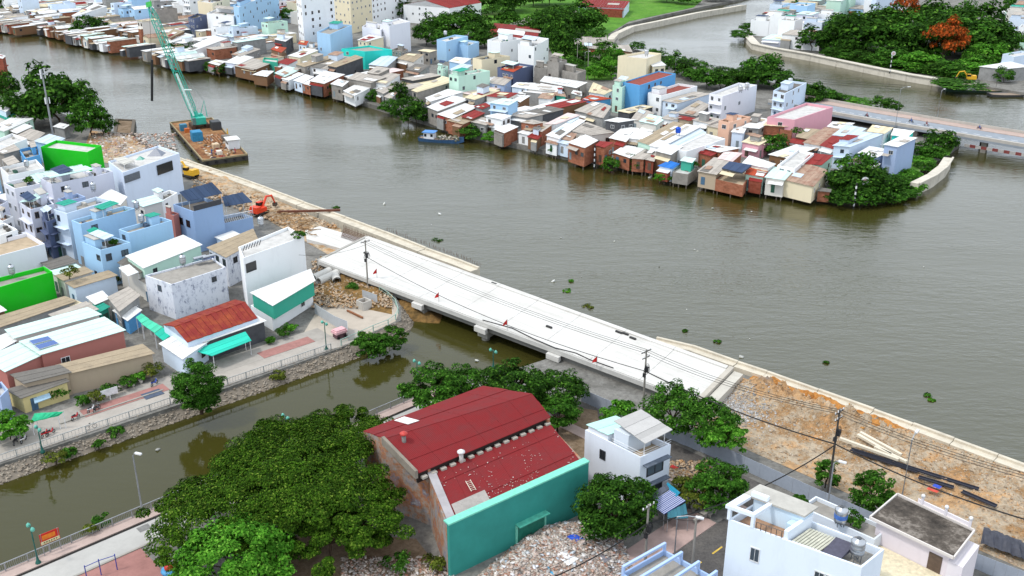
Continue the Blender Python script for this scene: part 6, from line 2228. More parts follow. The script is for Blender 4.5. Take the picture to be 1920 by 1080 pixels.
# small house plants on terraces of the left cluster and cottage garden
for i, (x, y, z, r, k, lab) in enumerate(((155, 762, 0, 1.5, 'mid', 'first potted shrub at the left end of cottage garden'), (180, 755, 0, 1.6, 'olive', 'yellow-flowered shrub in the cottage garden'), (208, 742, 0, 1.5, 'mid', 'third shrub along the cottage garden'),
                                          (240, 728, 0, 1.6, 'mid', 'round shrub in the middle of the cottage garden'), (262, 716, 0, 1.3, 'bright', 'light green shrub in the cottage garden'), (285, 708, 0, 2.0, 'olive', 'large shrub at the right end of cottage garden'),
                                          (108, 748, 0, 2.0, 'mid', 'leafy shrub before the grey porch'), (20, 825, 0, 2.8, 'bright', 'bright green tree at the far left canal path'), (532, 632, 0, 1.5, 'mid', 'round topiary beside the dark red shop wall'),
                                          (545, 622, 0, 1.2, 'bright', 'light topiary beside the dark red shop wall'), (508, 645, 0, 1.0, 'mid', 'potted plant at the shop front'), (55, 345, 10, 1.4, 'mid', 'rooftop hedge on pale lilac house'),
                                          (560, 450, 9.9, 1.5, 'mid', 'rooftop planting behind white tower parapet'), (130, 520, 5, 1.8, 'olive', 'yellow-green plants over the green house alley'), (215, 460, 7.2, 1.0, 'mid', 'plants on the light blue terrace'),
                                          (215, 535, 0, 1.5, 'olive', 'rust coloured creeper by the light blue house'), (1595, 985, 6.0, 1.4, 'mid', 'grassy roof bed behind the white terrace house'), (1500, 945, 6.0, 1.0, 'mid', 'plant on the annex roof near the stair'),
                                          (1492, 255, 7.0, 2.0, 'mid', 'terrace plants on the big pink house'), (1375, 330, 2.2, 1.8, 'olive', 'balcony plants on the brick stilt house'), (1300, 315, 2.0, 1.6, 'mid', 'terrace plants on the concrete deck house'))):
    if i != 7:
        tag(tree(at(x, y, z), r * 1.25, r * .85, k, r * 1.1, 16, 55, r * .36, .16, 130 + i, -.5, name='shrub'), lab, 'shrub', 'terrace and garden shrubs')
    else:
        tag(tree(at(x, y, z), 4.2, 2.8, k, 3.8, 50, 70, .8, .22, 130, -.6, name='tree'), lab, 'tree')
# ------------------------------------------------------------------ old road bridge on the right
OB = empty('old_bridge')
tag(OB, 'old road bridge with pinkish footway leaving the far bank', 'bridge')
OZ = 2.2
OBP = [(1440, 192), (1558, 214), (1660, 232), (1780, 252), (1920, 276), (2100, 308)]
OBN = [at(x, y, OZ) for x, y in OBP]
OBF = [at(x, y, OZ) for x, y in [(1470, 176), (1563, 192), (1660, 209), (1780, 229), (1920, 251), (2100, 282)]]
ASP2 = concrete('#8d949c', .3, .3, 'b')
FOOT = concrete('#b09c92', .4, .3)
for i in range(5):
    a, b, c, d = OBN[i], OBN[i + 1], OBF[i + 1], OBF[i]
    MB().prism([a, b, c, d], OZ - .7, OZ).build('deck_span', ASP2, OB)
    e, f = d.lerp(a, .30), c.lerp(b, .30)
    MB().prism([d.lerp(a, .02), c.lerp(b, .02), f, e], OZ + .002, OZ + .16).build('footway', FOOT, OB)
    MB().prism([a, b, b.lerp(c, .06), a.lerp(d, .06)], OZ + .002, OZ + .9).build('parapet', concrete('#b5b0a8', .4), OB)
    MB().prism([d, c, c.lerp(b, .015), d.lerp(a, .015)], OZ + .002, OZ + .95).build('parapet', concrete('#b5b0a8', .4), OB)
    m1, m2 = a.lerp(b, .5), d.lerp(c, .5)
    for r in (.12, .88):
        p = m1.lerp(m2, r)
        if i >= 2:
            MB().box((p.x, p.y, OZ - 3.6), (1.6, 1.6, 5.8), E1).build('pier', concrete('#8e8b84', .5), OB)
    lm1, lm2 = a.lerp(d, .36), b.lerp(c, .36)
    for k in range(6):
        p, q = lm1.lerp(lm2, k / 6), lm1.lerp(lm2, (k + .5) / 6)
        MB().prism([p, q, q + Vector((.2, .2, 0)), p + Vector((.2, .2, 0))], OZ + .004, OZ + .012).build('lane_mark', FRAMES[0], OB)

STEEL = plain('galvanised', '#9a9da0', .45, .5, .4)
POLEC = concrete('#8f8a82', .4)


def street_lamp(x, y, ytop, label, arm=1.6, adir=None, z=0.0, col=None, group='street lamps'):
    p = at(x, y, z)
    zt = top_z(p, ytop)
    o = empty('street_lamp')
    ad = (adir or E2).normalized()
    MB().tube([(p.x, p.y, z - .2), (p.x, p.y, zt - .5), tuple(Vector((p.x, p.y, zt - .1)) + ad * arm * .5), tuple(Vector((p.x, p.y, zt)) + ad * arm)], [.12, .09, .07, .06], 6).build('post', col or STEEL, o)
    MB().box(Vector((p.x, p.y, zt)) + ad * (arm + .4), (.95, .34, .18), ad).build('lamp_head', FRAMES[0], o)
    MB().box((p.x, p.y, z + .1), (.5, .5, .3), E1).build('base', col or STEEL, o)
    tag(o, label, 'street lamp', group)
    return o


sa, sb = at(1808, 272, .6), at(1960, 297, .6)
for k in range(14):
    MB().box(sa.lerp(sb, (k + .5) / 14), ((sb - sa).length / 14 - .05, .15, .9), (sb - sa).normalized()).build('warning_board', plain('board_red', '#7a3a36', .6) if k % 2 else plain('board_grey', '#a8a4a0', .6), OB)
street_lamp(1679, 236, 163, 'tall curved street lamp on the old bridge', 2.2, Vector((1, .1, 0)), OZ)
street_lamp(1757, 222, 168, 'straight lamp post behind the old bridge', 1.2, Vector((.4, .3, 0)), OZ)
street_lamp(268, 965, 848, 'tall grey street lamp by the near canal railing', .5, Vector((.8, -.3, 0)))
street_lamp(1690, 938, 818, 'grey street lamp behind the hoarding near slab roof house', 1.2, Vector((.5, .6, 0)))
street_lamp(1264, 1050, 962, 'street lamp with curved arm above the side street', 2.2, Vector((.9, -.35, 0)))
street_lamp(1548, 975, 862, 'leaning pale lamp post beside annex roof', .6, Vector((.5, -.3, 0)))
street_lamp(1096, 140, 96, 'pale street lamp among trees behind far houses', 1.4, Vector((1, 0, 0)), 0)
street_lamp(1265, 150, 108, 'street lamp behind bright blue far house', 1.4, Vector((1, 0, 0)), 0)

GRN = plain('lamp_green', '#1f5a50', .5)


def garden_lamp(x, y, ytop, label, z=0.1):
    p = at(x, y, z)
    zt = top_z(p, ytop)
    h = zt - z
    o = empty('garden_lamp')
    MB().lathe((p.x, p.y, z - .1), [(.34, 0), (.34, .25), (.2, .5), (.13, .9), (.09, 1.2), (.07, h * .6), (.09, h * .62), (.06, h)], 8).build('post', GRN, o, True)
    MB().box((p.x, p.y, zt - .2), (1.3, .08, .08), E1).build('cross_arm', GRN, o)
    for s_ in (-1, 1):
        c = Vector((p.x, p.y, zt - .55)) + E1 * (.62 * s_)
        l = MB().lathe(c, [(.1, 0), (.24, .08), (.26, .34), (.14, .5), (.04, .6)], 8).build('lantern', plain('lantern_teal', '#5fae9c', .3), o, True)
    tag(o, label, 'lamp post', 'green garden lamps')


garden_lamp(72, 1056, 985, 'green twin lantern post beside the banner')
garden_lamp(540, 832, 778, 'green twin lantern post behind the feathery tree')
garden_lamp(612, 655, 603, 'green lamp post on the canal promenade by pink cart')
garden_lamp(80, 848, 800, 'green lamp post on the promenade at far left')
garden_lamp(783, 716, 676, 'green lamp post hidden in the tree beside the red roof')
garden_lamp(925, 690, 655, 'green lamp post beside trees under the deck edge')

# banner at the near railing
ban = empty('banner_sign')
b0, b1 = at(84, 1043, .1), at(115, 1030, .1)
z_lo, z_hi = 1.7, 3.2
for p in (b0, b1):
    MB().tube([(p.x, p.y, 0), (p.x, p.y, z_hi + .05)], .05, 5).build('post', STEEL, ban)
bd = flat(b1 - b0)
bl = bd.length
bd.normalize()
bo = Vector((bd.y, -bd.x, 0))
bc = flat(b0 + b1) / 2
pan = MB().box((bc.x, bc.y, (z_lo + z_hi) / 2), (bl + .3, .06, z_hi - z_lo), bd, -bo).build('panel', plain('banner_red', '#c02a20', .6, .3, 0, .05), ban)
MB().box(Vector((bc.x, bc.y, z_lo + .25)) + bo * .036, (bl + .2, .012, .4), bd, -bo).build('lower_band', plain('banner_cream', '#dcd8a8', .6), pan)
MB().box(Vector((bc.x, bc.y, z_hi - .55)) + bo * .036 - bd * .1, (bl * .78, .012, .62), bd, -bo).build('lettering_field', plain('banner_orange', '#dd7a20', .6), pan)
for k in range(6):
    MB().box(Vector((bc.x, bc.y, z_lo + .25)) + bo * .048 + bd * (-bl * .36 + k * bl * .145), (bl * .09, .012, .2), bd, -bo).build('text_mark', plain('banner_text', '#7a6a4a', .7), pan)
tag(ban, 'red and orange banner on two posts at the near canal railing', 'banner')


# ------------------------------------------------------------------ railings
def railing(label, A, B, h=1.1, post=2.5, bars=True, mat=None, barstep=.22, z=0.12):
    o = empty('railing')
    mat = mat or STEEL
    d = B - A
    L = d.length
    d.normalize()
    up = Vector((0, 0, 1))
    A, B = Vector((A.x, A.y, z)), Vector((B.x, B.y, z))
    MB().box((A + B) / 2 + up * h, (L, .10, .10), d).build('top_rail', mat, o)
    MB().box((A + B) / 2 + up * .18, (L, .06, .06), d).build('bottom_rail', mat, o)
    k = max(1, int(L / post))
    for i in range(k + 1):
        MB().box(A + d * (L * i / k) + up * (h / 2), (.13, .13, h + .06), d).build('post', mat, o)
    if bars:
        mb = MB()
        t = 0
        while t < L:
            mb.box(A + d * t + up * (h / 2 + .08), (.035, .035, h - .22), d)
            t += barstep
        stuff(mb.build('balusters', mat, o))
    tag(o, label, 'railing')
    return o


railing('long grey steel railing on the near canal promenade', along(NA, near_dir, near_n, -25, .25), along(NA, near_dir, near_n, 62, .25), bars=True)
railing('thin pale railing along the far canal promenade edge', along(PA, far_dir, far_n, -30, -.15), along(PA, far_dir, far_n, 54, -.15), 1.1, 3.2, True, plain('rail_pale', '#a8aaa8', .5), .5, .06)
RH = [at(x, y, .05) for x, y in ((640, 648), (672, 634), (700, 621), (728, 610), (742, 600), (747, 588), (742, 572), (728, 558), (712, 548))]
ro = empty('railing')
for a, b in zip(RH, RH[1:]):
    d = (b - a).normalized()
    MB().box((a + b) / 2 + UP * 1.15, ((b - a).length, .09, .09), d).build('top_rail', plain('rail_mint', '#9ab8ac', .5), ro)
    MB().box((a + b) / 2 + UP * .6, ((b - a).length, .05, .05), d).build('mid_rail', plain('rail_mint', '#9ab8ac', .5), ro)
for a in RH:
    MB().box(a + UP * .6, (.14, .14, 1.2), E1).build('post', plain('rail_mint', '#9ab8ac', .5), ro)
tag(ro, 'curved mint railing round the head of canal promenade', 'railing')

# ------------------------------------------------------------------ hoarding along the works
FEN = sheet_mat('#a0a8b4', .25)
fence = empty('hoarding')
fpts = [at(1090, 752), at(1235, 815), at(1365, 868), at(1500, 930), at(1640, 992), at(1760, 1040), at(1925, 1105)]
npan = 0
for a, b in zip(fpts, fpts[1:]):
    L = (b - a).length
    k = max(1, round(L / 1.2))
    d = (b - a).normalized()
    nn = Vector((d.y, -d.x, 0))
    for i in range(k):
        c = a.lerp(b, (i + .5) / k)
        MB().box(c + UP * 1.1 + nn * (.03 if npan % 2 else 0), (L / k - .02, .04, 2.15 + random.uniform(-.05, .05)), d, -nn).build('panel', FEN, fence)
        npan += 1
        if npan % 3 == 0:
            MB().box(c + UP * 1.0 - nn * .1, (.08, .08, 2.1), d).build('post', plain('fence_post', '#6a6258', .7), fence)
tag(fence, 'long grey sheet hoarding between road and river works', 'fence')
for lab, pl in (('short grey sheet hoarding bent across the canal promenade', [(591, 588), (612, 602), (628, 612), (652, 622), (653, 640)]), ('grey sheet fence above the manhole box at promenade head', [(680, 562), (697, 568), (708, 572)])):
    f2 = empty('hoarding')
    pp = [at(x, y) for x, y in pl]
    for a, b in zip(pp, pp[1:]):
        k = max(1, round((b - a).length / 1.3))
        d = (b - a).normalized()
        for i in range(k):
            MB().box(a.lerp(b, (i + .5) / k) + UP * 1.05, ((b - a).length / k - .02, .05, 2.1), d).build('panel', sheet_mat('#b4b8bc', .2), f2)
    tag(f2, lab, 'fence')

# ------------------------------------------------------------------ utility poles and cables
BLK = plain('cable_black', '#161616', .7)
DARKW = plain('pole_dark', '#4a4540', .9)


def utility_pole(x, y, ytop, label, arms=1, junk=True, mat=None, z=0.0):
    p = at(x, y, z)
    zt = top_z(p, ytop)
    o = empty('utility_pole')
    MB().tube([(p.x, p.y, z - .3), (p.x, p.y, zt)], [.19, .12], 8).build('post', mat or POLEC, o)
    for k in range(arms):
        za = zt - .35 - k * 1.0
        MB().box((p.x, p.y, za), (2.2 - .5 * k, .12, .12), E2).build('cross_arm', DARKW, o)
        for s_ in (-.95, -.3, .3, .95):
            q = Vector((p.x, p.y, za)) + E2 * s_ * (1 - .2 * k)
            MB().lathe(q, [(.05, 0), (.09, .1), (.05, .2), (.08, .28)], 6).build('insulator', FRAMES[0], o)
    if junk:
        MB().box((p.x + .15, p.y - .2, zt - 3.2), (.5, .35, .9), E1).build('junction_box', plain('box_dark', '#2c2c2e', .6), o)
        MB().box((p.x - .15, p.y - .2, zt - 4.2), (.4, .3, .6), E1).build('junction_box', plain('box_dark', '#2c2c2e', .6), o)
        co = MB()
        rg_ = random.Random(int(x))
        for k in range(3):
            pts = []
            for j in range(13):
                an = j / 12 * 6.28
                pts.append(Vector((p.x, p.y, zt - 2.9 - k * .25)) + E2 * (.55 + .1 * k) * math.cos(an) + UP * .6 * math.sin(an) + E1 * .25)
            co.tube(pts, .035, 4, False)
        stuff(co.build('cable_coils', BLK, o))
    tag(o, label, 'utility pole', 'utility poles')
    return Vector((p.x, p.y, zt))


P1 = utility_pole(690, 540, 450, 'utility pole at upstream end of the white deck', 1)
P2 = utility_pole(1205, 780, 655, 'utility pole with coiled cables beside the white deck', 2)
P3 = utility_pole(1550, 940, 768, 'utility pole with black cable bundle on the river works', 2, mat=DARKW)
P4 = utility_pole(1209, 1062, 946, 'pale utility pole near the rubble heap', 1)
P5 = utility_pole(1296, 1085, 972, 'plain concrete pole on the side street kerb', 0, False)
P6 = utility_pole(1102, 150, 78, 'concrete utility pole behind far grey block', 1, False, z=-.4)
P7 = utility_pole(1082, 130, 72, 'second concrete utility pole behind far grey block', 1, False, z=-.4)


def cable(label, a, b, sag, r=.03, pts=14, name='power_cable', group='overhead cables'):
    P_ = []
    for k in range(pts + 1):
        u = k / pts
        q = a.lerp(b, u)
        q.z -= sag * 4 * u * (1 - u)
        P_.append(q)
    return tag(MB().tube(P_, r, 4, False).build(name, BLK), label, 'cable', group)


off = [(-.95, 'outer'), (-.3, 'inner left'), (.3, 'inner right')]
end = P3 + (P3 - P2)
for i, (s_, nm) in enumerate(off):
    cable('%s thin cable strung over the white deck between its poles' % nm, P1 + E2 * s_ + UP * -.15, P2 + E2 * s_ + UP * -.15, 1.3, .035)
    cable('%s thin cable from coiled pole to the works pole' % nm, P2 + E2 * s_ + UP * -.15, P3 + E2 * s_ + UP * -.15, 1.0, .035)
    cable('%s thin cable crossing the river works to the photo edge' % nm, P3 + E2 * s_ + UP * -.15, end + E2 * s_, 1.0, .035)
cable('thick black cable along the near edge of the deck', P1 + UP * -3.5, P2 + UP * -3.6, 2.0, .06)
cable('thick black cable from coiled pole down to works pole', P2 + UP * -3.6, P3 + UP * -5.0, .8, .1)
cable('thick black cable from works pole to right photo edge', P3 + UP * -5.0, end + UP * -5.6, 1.2, .1)
cable('thick black cable over the side street to works pole', P4 + UP * -2.6, P3 + UP * -5.2, 1.8, .1)
cable('thick black cable sagging over the rubble heap', P4 + UP * -2.6, at(960, 1110, 5), 1.0, .1)
cable('second cable over the rubble heap to green wall', P4 + UP * -1.5, at(900, 1110, 4), 1.0, .03)
cable('cable between pale pole and side street pole', P4 + UP * -.6, P5 + UP * -.3, .5, .03)
cable('cable from upstream pole back over the left bank', P1 + UP * -1.0, at(560, 478, 8), .8, .03)
pw = [at(x, y, 8) for x, y in ((1200, 98), (1400, 120), (1700, 160), (1930, 215))]
for k in range(3):
    cable(['upper', 'middle', 'lower'][k] + ' power line beyond the far bank over channel', pw[0] + UP * (-k * .8), pw[2] + UP * (-k * .8), 2, .05)

# ------------------------------------------------------------------ works gear: beams, planks, pipes
for i, (x0, y0, x1, y1, lab) in enumerate(((1595, 843, 1835, 918, 'longest'), (1722, 895, 1788, 915, 'shorter middle'), (1803, 922, 1868, 950, 'lowest'), (1600, 846, 1720, 885, 'doubled upper'))):
    a, b = at(x0, y0, 1.05), at(x1, y1, 1.05)
    d = (b - a).normalized()
    o = MB()
    o.box((a + b) / 2, ((b - a).length, .6, .06), d)
    o.box((a + b) / 2 + d.cross(UP) * .3 + UP * .1, ((b - a).length, .06, .22), d)
    o.box((a + b) / 2 - d.cross(UP) * .3 + UP * .1, ((b - a).length, .06, .22), d)
    tag(o.build('sheet_pile', plain('dark_pile_steel', '#3b3d48', .6, .4, .3)), lab + ' dark steel sheet pile lying on the river works', 'sheet pile', 'sheet piles on the works')
for i, (x0, y0, x1, y1) in enumerate(((1575, 822, 1685, 862), (1608, 815, 1672, 852), (1613, 811, 1690, 853), (1640, 838, 1700, 866))):
    a, b = at(x0, y0, 1.5), at(x1, y1, 1.5)
    d = (b - a).normalized()
    tag(MB().box((a + b) / 2, ((b - a).length, .45, .35), d).build('concrete_pile', concrete('#d6ccb8', .3)), '', 'concrete pile')
for o in [o for o in COL.objects if o.name.startswith('concrete_pile')]:
    later(o, 'cream square concrete pile lying', 'on the river works', 'concrete pile', sum(v.co.x for v in o.data.vertices) / 8, 'concrete piles on the works')
for i, (x, y, xe, ye) in enumerate(((588, 522, 618, 508), (597, 528, 632, 512))):
    a, b = at(x, y, .9), at(xe, ye, .9)
    d = (b - a).normalized()
    s1, s2 = d.cross(UP).normalized(), UP
    vs, fs = [], []
    for (r, e) in ((.85, a), (.85, b), (.65, b), (.65, a)):
        for k in range(14):
            an = k / 14 * 6.283
            vs.append(e + s1 * r * math.cos(an) + s2 * r * math.sin(an))
    for j in range(4):
        for k in range(14):
            fs.append((j * 14 + k, j * 14 + (k + 1) % 14, ((j + 1) % 4) * 14 + (k + 1) % 14, ((j + 1) % 4) * 14 + k))
    tag(add_mesh('concrete_pipe', vs, fs, concrete('#c6c3bc', .3)), ('upper' if i == 0 else 'lower') + ' of two parallel concrete pipes beside the deck end', 'concrete pipe', 'concrete pipes')
a, b = at(632, 527, .9), at(628, 517, .9)
mbp = MB().tube([a, b], .85, 14, False)
mbp.tube([b, a], .62, 14, False)
tag(mbp.build('concrete_pipe', concrete('#c6c3bc', .3)), 'short upright-facing concrete pipe nearest the deck pier', 'concrete pipe', 'concrete pipes')
p = at(683, 578, 0)
mh = MB()
for s_ in (-1, 1):
    mh.box(p + E1 * (.95 * s_) + UP * .85, (.2, 2.1, 1.7), E1)
    mh.box(p + E2 * (.95 * s_) + UP * .85, (1.7, .2, 1.7), E1)
tag(mh.build('manhole_box', concrete('#bdb8b0', .3)), 'open concrete manhole box on the promenade head', 'manhole box')
for i in range(3):
    a, b = at(651 + i * 2, 582 + i, .25), at(676 + i * 2, 594 + i, .25)
    tag(MB().box((a + b) / 2 + UP * (.02 * i), ((b - a).length, .3, .3), (b - a).normalized()).build('steel_beam', plain('rust_beam', '#8a5a3c', .8)), '', 'beam')
for o in [o for o in COL.objects if o.name.startswith('steel_beam')]:
    later(o, 'rusty beam lying', 'on the promenade head', 'beam', o.data.vertices[0].co.x, 'rusty beams')
a, b = at(520, 397, 1.2), at(638, 394, 1.2)
tag(MB().box((a + b) / 2, ((b - a).length, .5, .5), (b - a).normalized()).build('walkway_beam', plain('rust_beam', '#6a4030', .8)), 'long rusty beam laid across the quay wall to bank', 'beam')
# pale slabs beside the deck start and rebar cage
sheet('pavement_casting_slab', [(572, 432), (600, 424), (690, 450), (640, 466), (575, 448)], .9, DECKM, .9)
rc = MB()
ra, rb_, rc_, rd_ = at(645, 432, 1), at(705, 455, 1), at(690, 462, 1), at(640, 445, 1)
for k in range(22):
    u = k / 21
    p, q = ra.lerp(rb_, u), rd_.lerp(rc_, u)
    rc.tube([p, q], .06, 4)
    rc.tube([p, p + UP * 1.3], .05, 4)
for k in range(6):
    u = k / 5
    rc.tube([ra.lerp(rd_, u) + UP * .6, rb_.lerp(rc_, u) + UP * .6], .06, 4)
stuff(rc.build('rebar_cage', plain('rusty_steel', '#5d3a2a', .8)), 'brown mat of reinforcement bars at the deck start', 'rebar')
rg = random.Random(15)
tb = MB()
for _ in range(90):
    x = rg.uniform(505, 590)
    p = at(x, 392 + (x - 505) * .32 + rg.uniform(-6, 22), rg.uniform(.6, 1.6))
    d = Vector((rg.uniform(-1, 1), rg.uniform(-1, 1), rg.uniform(-.15, .15))).normalized() * rg.uniform(1, 3.5)
    tb.tube([p - d / 2, p + d / 2], .08, 4)
stuff(tb.build('timber_debris', island_mat('old_timber', ['#8a6a4a', '#a88a64', '#6a5038', '#b89a78'])), 'tangle of broken timber poles on the upstream bank', 'timber')


def excavator(x, y, rot, col, label, z=.4, s_=1.0):
    p = at(x, y, z)
    o = empty('excavator')
    f = Vector((math.cos(rot), math.sin(rot), 0))
    sd = Vector((-f.y, f.x, 0))
    paint = plain('machine_' + col[1:], col, .45, .4, 0, .1)
    for k in (-1, 1):
        tr_ = []
        MB().tube([p + sd * (1.1 * k) - f * 1.7 + UP * .45, p + sd * (1.1 * k) + f * 1.7 + UP * .45], .42, 8).build('track', plain('track_dark', '#2a2724', .8), o)
        MB().box(p + sd * (1.1 * k) + UP * .45, (3.6, .55, .8), f).build('track_frame', plain('track_dark', '#2a2724', .8), o)
    b = MB().box(p + UP * 1.35 - f * .5, (3.4, 2.5, 1.0), f)
    b.box(p + UP * 2.0 - f * 1.4, (1.5, 2.3, .7), f)
    b.build('body', paint, o)
    c = MB().box(p + UP * 2.2 + f * .75 + sd * .7, (1.4, 1.0, 1.5), f).build('cab', paint, o)
    MB().box(p + UP * 2.4 + f * .76 + sd * .7, (1.46, 1.04, .8), f).build('cab_window', DG, c)
    MB().tube([p + UP * 1.5 + f * .9, p + UP * 3.9 + f * 2.6, p + UP * 3.6 + f * 4.4], [.32, .3, .24], 6).build('boom', paint, o)
    MB().tube([p + UP * 3.8 + f * 4.3, p + UP * 1.6 + f * 5.3], [.24, .18], 6).build('stick', paint, o)
    bk = MB()
    bk._add([p + f * 4.9 + sd * v + UP * h for v in (-.5, .5) for h in (1.5, .7)] + [p + f * 5.7 + sd * v + UP * h for v in (-.5, .5) for h in (1.6, .9)],
            [(0, 1, 3, 2), (4, 6, 7, 5), (0, 4, 5, 1), (2, 3, 7, 6), (1, 5, 7, 3)])
    bk.build('bucket', plain('bucket_dark', '#4a4038', .7), o)
    tag(o, label, 'excavator')


excavator(358, 332, R(150), '#d9a828', 'yellow excavator behind the blue-white house by the quay')
excavator(488, 402, R(60), '#d8401f', 'orange red excavator beside the slate blue house')
excavator(1818, 152, R(170), '#d9a828', 'yellow excavator on the opposite bank by the boats')


# ------------------------------------------------------------------ people and bikes
SKIN = plain('skin', '#a8795a', .6)


def person(p, label, top='#3f5f9a', bottom='#2c3440', face=0.0, seated=False, h=1.66, parent_bike=False):
    """one continuous figure: profile of torso, legs, arms and head"""
    f = Vector((math.cos(face), math.sin(face), 0))
    sd = Vector((-f.y, f.x, 0))
    k = h / 1.66
    mb = MB()
    hip = p + UP * (.85 * k if not seated else .75)
    for s_ in (-1, 1):
        if seated:
            kn = hip + f * .42 + sd * .16 * s_ - UP * .05
            mb.tube([hip + sd * .09 * s_, kn, kn - UP * .42 - f * .05, kn - UP * .45 + f * .12], [.095, .075, .05, .04], 6)
        else:
            mb.tube([hip + sd * .09 * s_, hip + sd * .1 * s_ - UP * .42 * k + f * .05 * s_, hip + sd * .1 * s_ - UP * .8 * k + f * .08 * s_, hip + sd * .1 * s_ - UP * .82 * k + f * (.2 + .08 * s_)], [.1, .07, .05, .04], 6)
    o = empty('person')
    ch = hip + UP * .5 * k + (f * .12 if seated else f * 0)
    body = MB()
    body.v, body.f, body.uv = mb.v, mb.f, mb.uv
    body.tube([hip - UP * .06, hip + UP * .18 * k, ch - UP * .06, ch + UP * .06, ch + UP * .14 * k, ch + UP * .22 * k, ch + UP * .32 * k, ch + UP * .38 * k], [.14, .13, .19, .16, .055, .085, .09, .04], 8)
    for s_ in (-1, 1):
        sh = ch + sd * .18 * s_
        el = sh - UP * .28 * k + sd * .06 * s_ + f * (.08 if not seated else .15)
        hd = el + f * .22 - UP * (.12 if not seated else -.02)
        body.tube([sh, el, hd, hd + f * .1], [.06, .05, .035, .03], 6)
    body.build('body', plain('cloth' + top[1:], top, .8), o)
    hd = ch + UP * .29 * k
    MB().lathe(hd + f * .01 - UP * .12, [(.05, 0), (.088, .06), (.092, .12), (.07, .18)], 8).build('face', SKIN, o, True)
    MB().lathe(hd - UP * .0, [(.1, 0), (.105, .06), (.06, .13)], 8).build('hair', plain('hair_black', '#1a1512', .7), o, True)
    tag(o, label, 'person')
    return o


def motorbike(p, face, col, label, rider=None):
    f = Vector((math.cos(face), math.sin(face), 0))
    sd = Vector((-f.y, f.x, 0))
    o = empty('motorbike')
    paint = plain('bike_' + col[1:], col, .35, .5)
    rub = plain('black_rubber', '#1d1d1e')
    for s_ in (-.6, .6):
        c = p + f * s_ + UP * .29
        ring = [c + (f * math.cos(a) + UP * math.sin(a)) * .25 for a in [i * 6.283 / 12 for i in range(13)]]
        w = MB().tube(ring, .055, 5, False).build('wheel', rub, o)
        MB().tube([c - sd * .05, c + sd * .05], .12, 8).build('hub', STEEL, w)
    MB().tube([p - f * .7 + UP * .72, p - f * .2 + UP * .62, p + f * .15 + UP * .45, p + f * .45 + UP * .62, p + f * .55 + UP * .95], [.1, .15, .13, .13, .07], 8).build('body', paint, o)
    MB().tube([p - f * .62 + UP * .82, p + f * .02 + UP * .76], [.1, .13], 8).build('seat', rub, o)
    MB().tube([p + f * .48 + UP * 1.0 - sd * .33, p + f * .52 + UP * 1.02, p + f * .48 + UP * 1.0 + sd * .33], .03, 5).build('handlebar', STEEL, o)
    MB().tube([p + f * .5 + UP * .95, p + f * .62 + UP * .3], .035, 5).build('fork', STEEL, o)
    tag(o, label, 'motorbike', 'motorbikes')
    if rider:
        person(p - f * .15, rider, random.choice(['#3f5f9a', '#8a3a3a', '#d0d0d0']), '#2c3440', face, True)


orot = math.atan2((OBN[3] - OBN[1]).y, (OBN[3] - OBN[1]).x)
for i, (x, y, c, lab) in enumerate(((1625, 220, '#333a44', 'first dark motorbike riding on the old bridge'), (1708, 230, '#4a3a3a', 'middle motorbike riding on the old bridge'), (1737, 236, '#d8d8d8', 'white motorbike riding on the old bridge'),
                                    (1836, 243, '#6a3030', 'last motorbike at the right end of old bridge'))):
    motorbike(at(x, y, OZ + .01), orot, c, lab, ['rider in traffic nearest the pink house', 'middle rider on old bridge', 'rider on the white bridge motorbike', 'rightmost rider on old bridge'][i])
prot = math.atan2(far_dir.y, far_dir.x)
for i, (x, y, c, rt_, lab) in enumerate(((142, 786, '#b0202a', .5, 'red motorbike parked by the emerald awning'), (172, 772, '#d8d8d8', .4, 'white motorbike parked near the garden pots'), (182, 770, '#3a3a3c', .6, 'dark motorbike parked near the garden pots'),
                                         (45, 828, '#e0e0e0', .8, 'white scooter parked under the left tree'), (30, 832, '#2a2a2c', .9, 'black scooter parked under the left tree'), (95, 815, '#b02028', .4, 'red motorbike under the emerald awning'),
                                         (290, 722, '#2a48a8', .5, 'blue motorbike parked at the cottage corner'), (85, 818, '#c02028', .6, 'second red motorbike under the emerald awning'))):
    motorbike(at(x, y, .11), prot + rt_, c, lab)
# bicycle by the railing
bp = at(172, 804, .08)
bo_ = empty('bicycle')
fdr = far_dir
for s_ in (-.52, .52):
    c = bp + fdr * s_ + UP * .33
    MB().tube([c + (fdr * math.cos(a) + UP * math.sin(a)) * .31 for a in [i * 6.283 / 12 for i in range(13)]], .03, 4, False).build('wheel', plain('black_rubber', '#1d1d1e'), bo_)
MB().tube([bp - fdr * .52 + UP * .33, bp - fdr * .15 + UP * .75, bp + fdr * .4 + UP * .8, bp + fdr * .05 + UP * .33, bp - fdr * .15 + UP * .75, bp - fdr * .15 + UP * .95], .025, 4).build('frame', DARKW, bo_)
MB().tube([bp + fdr * .52 + UP * .33, bp + fdr * .38 + UP * 1.0, bp + fdr * .3 + UP * 1.02], .025, 4).build('fork', DARKW, bo_)
MB().box(bp - fdr * .16 + UP * .98, (.26, .14, .06), fdr).build('saddle', plain('black_rubber', '#1d1d1e'), bo_)
tag(bo_, 'black bicycle leaning near the far promenade railing', 'bicycle')
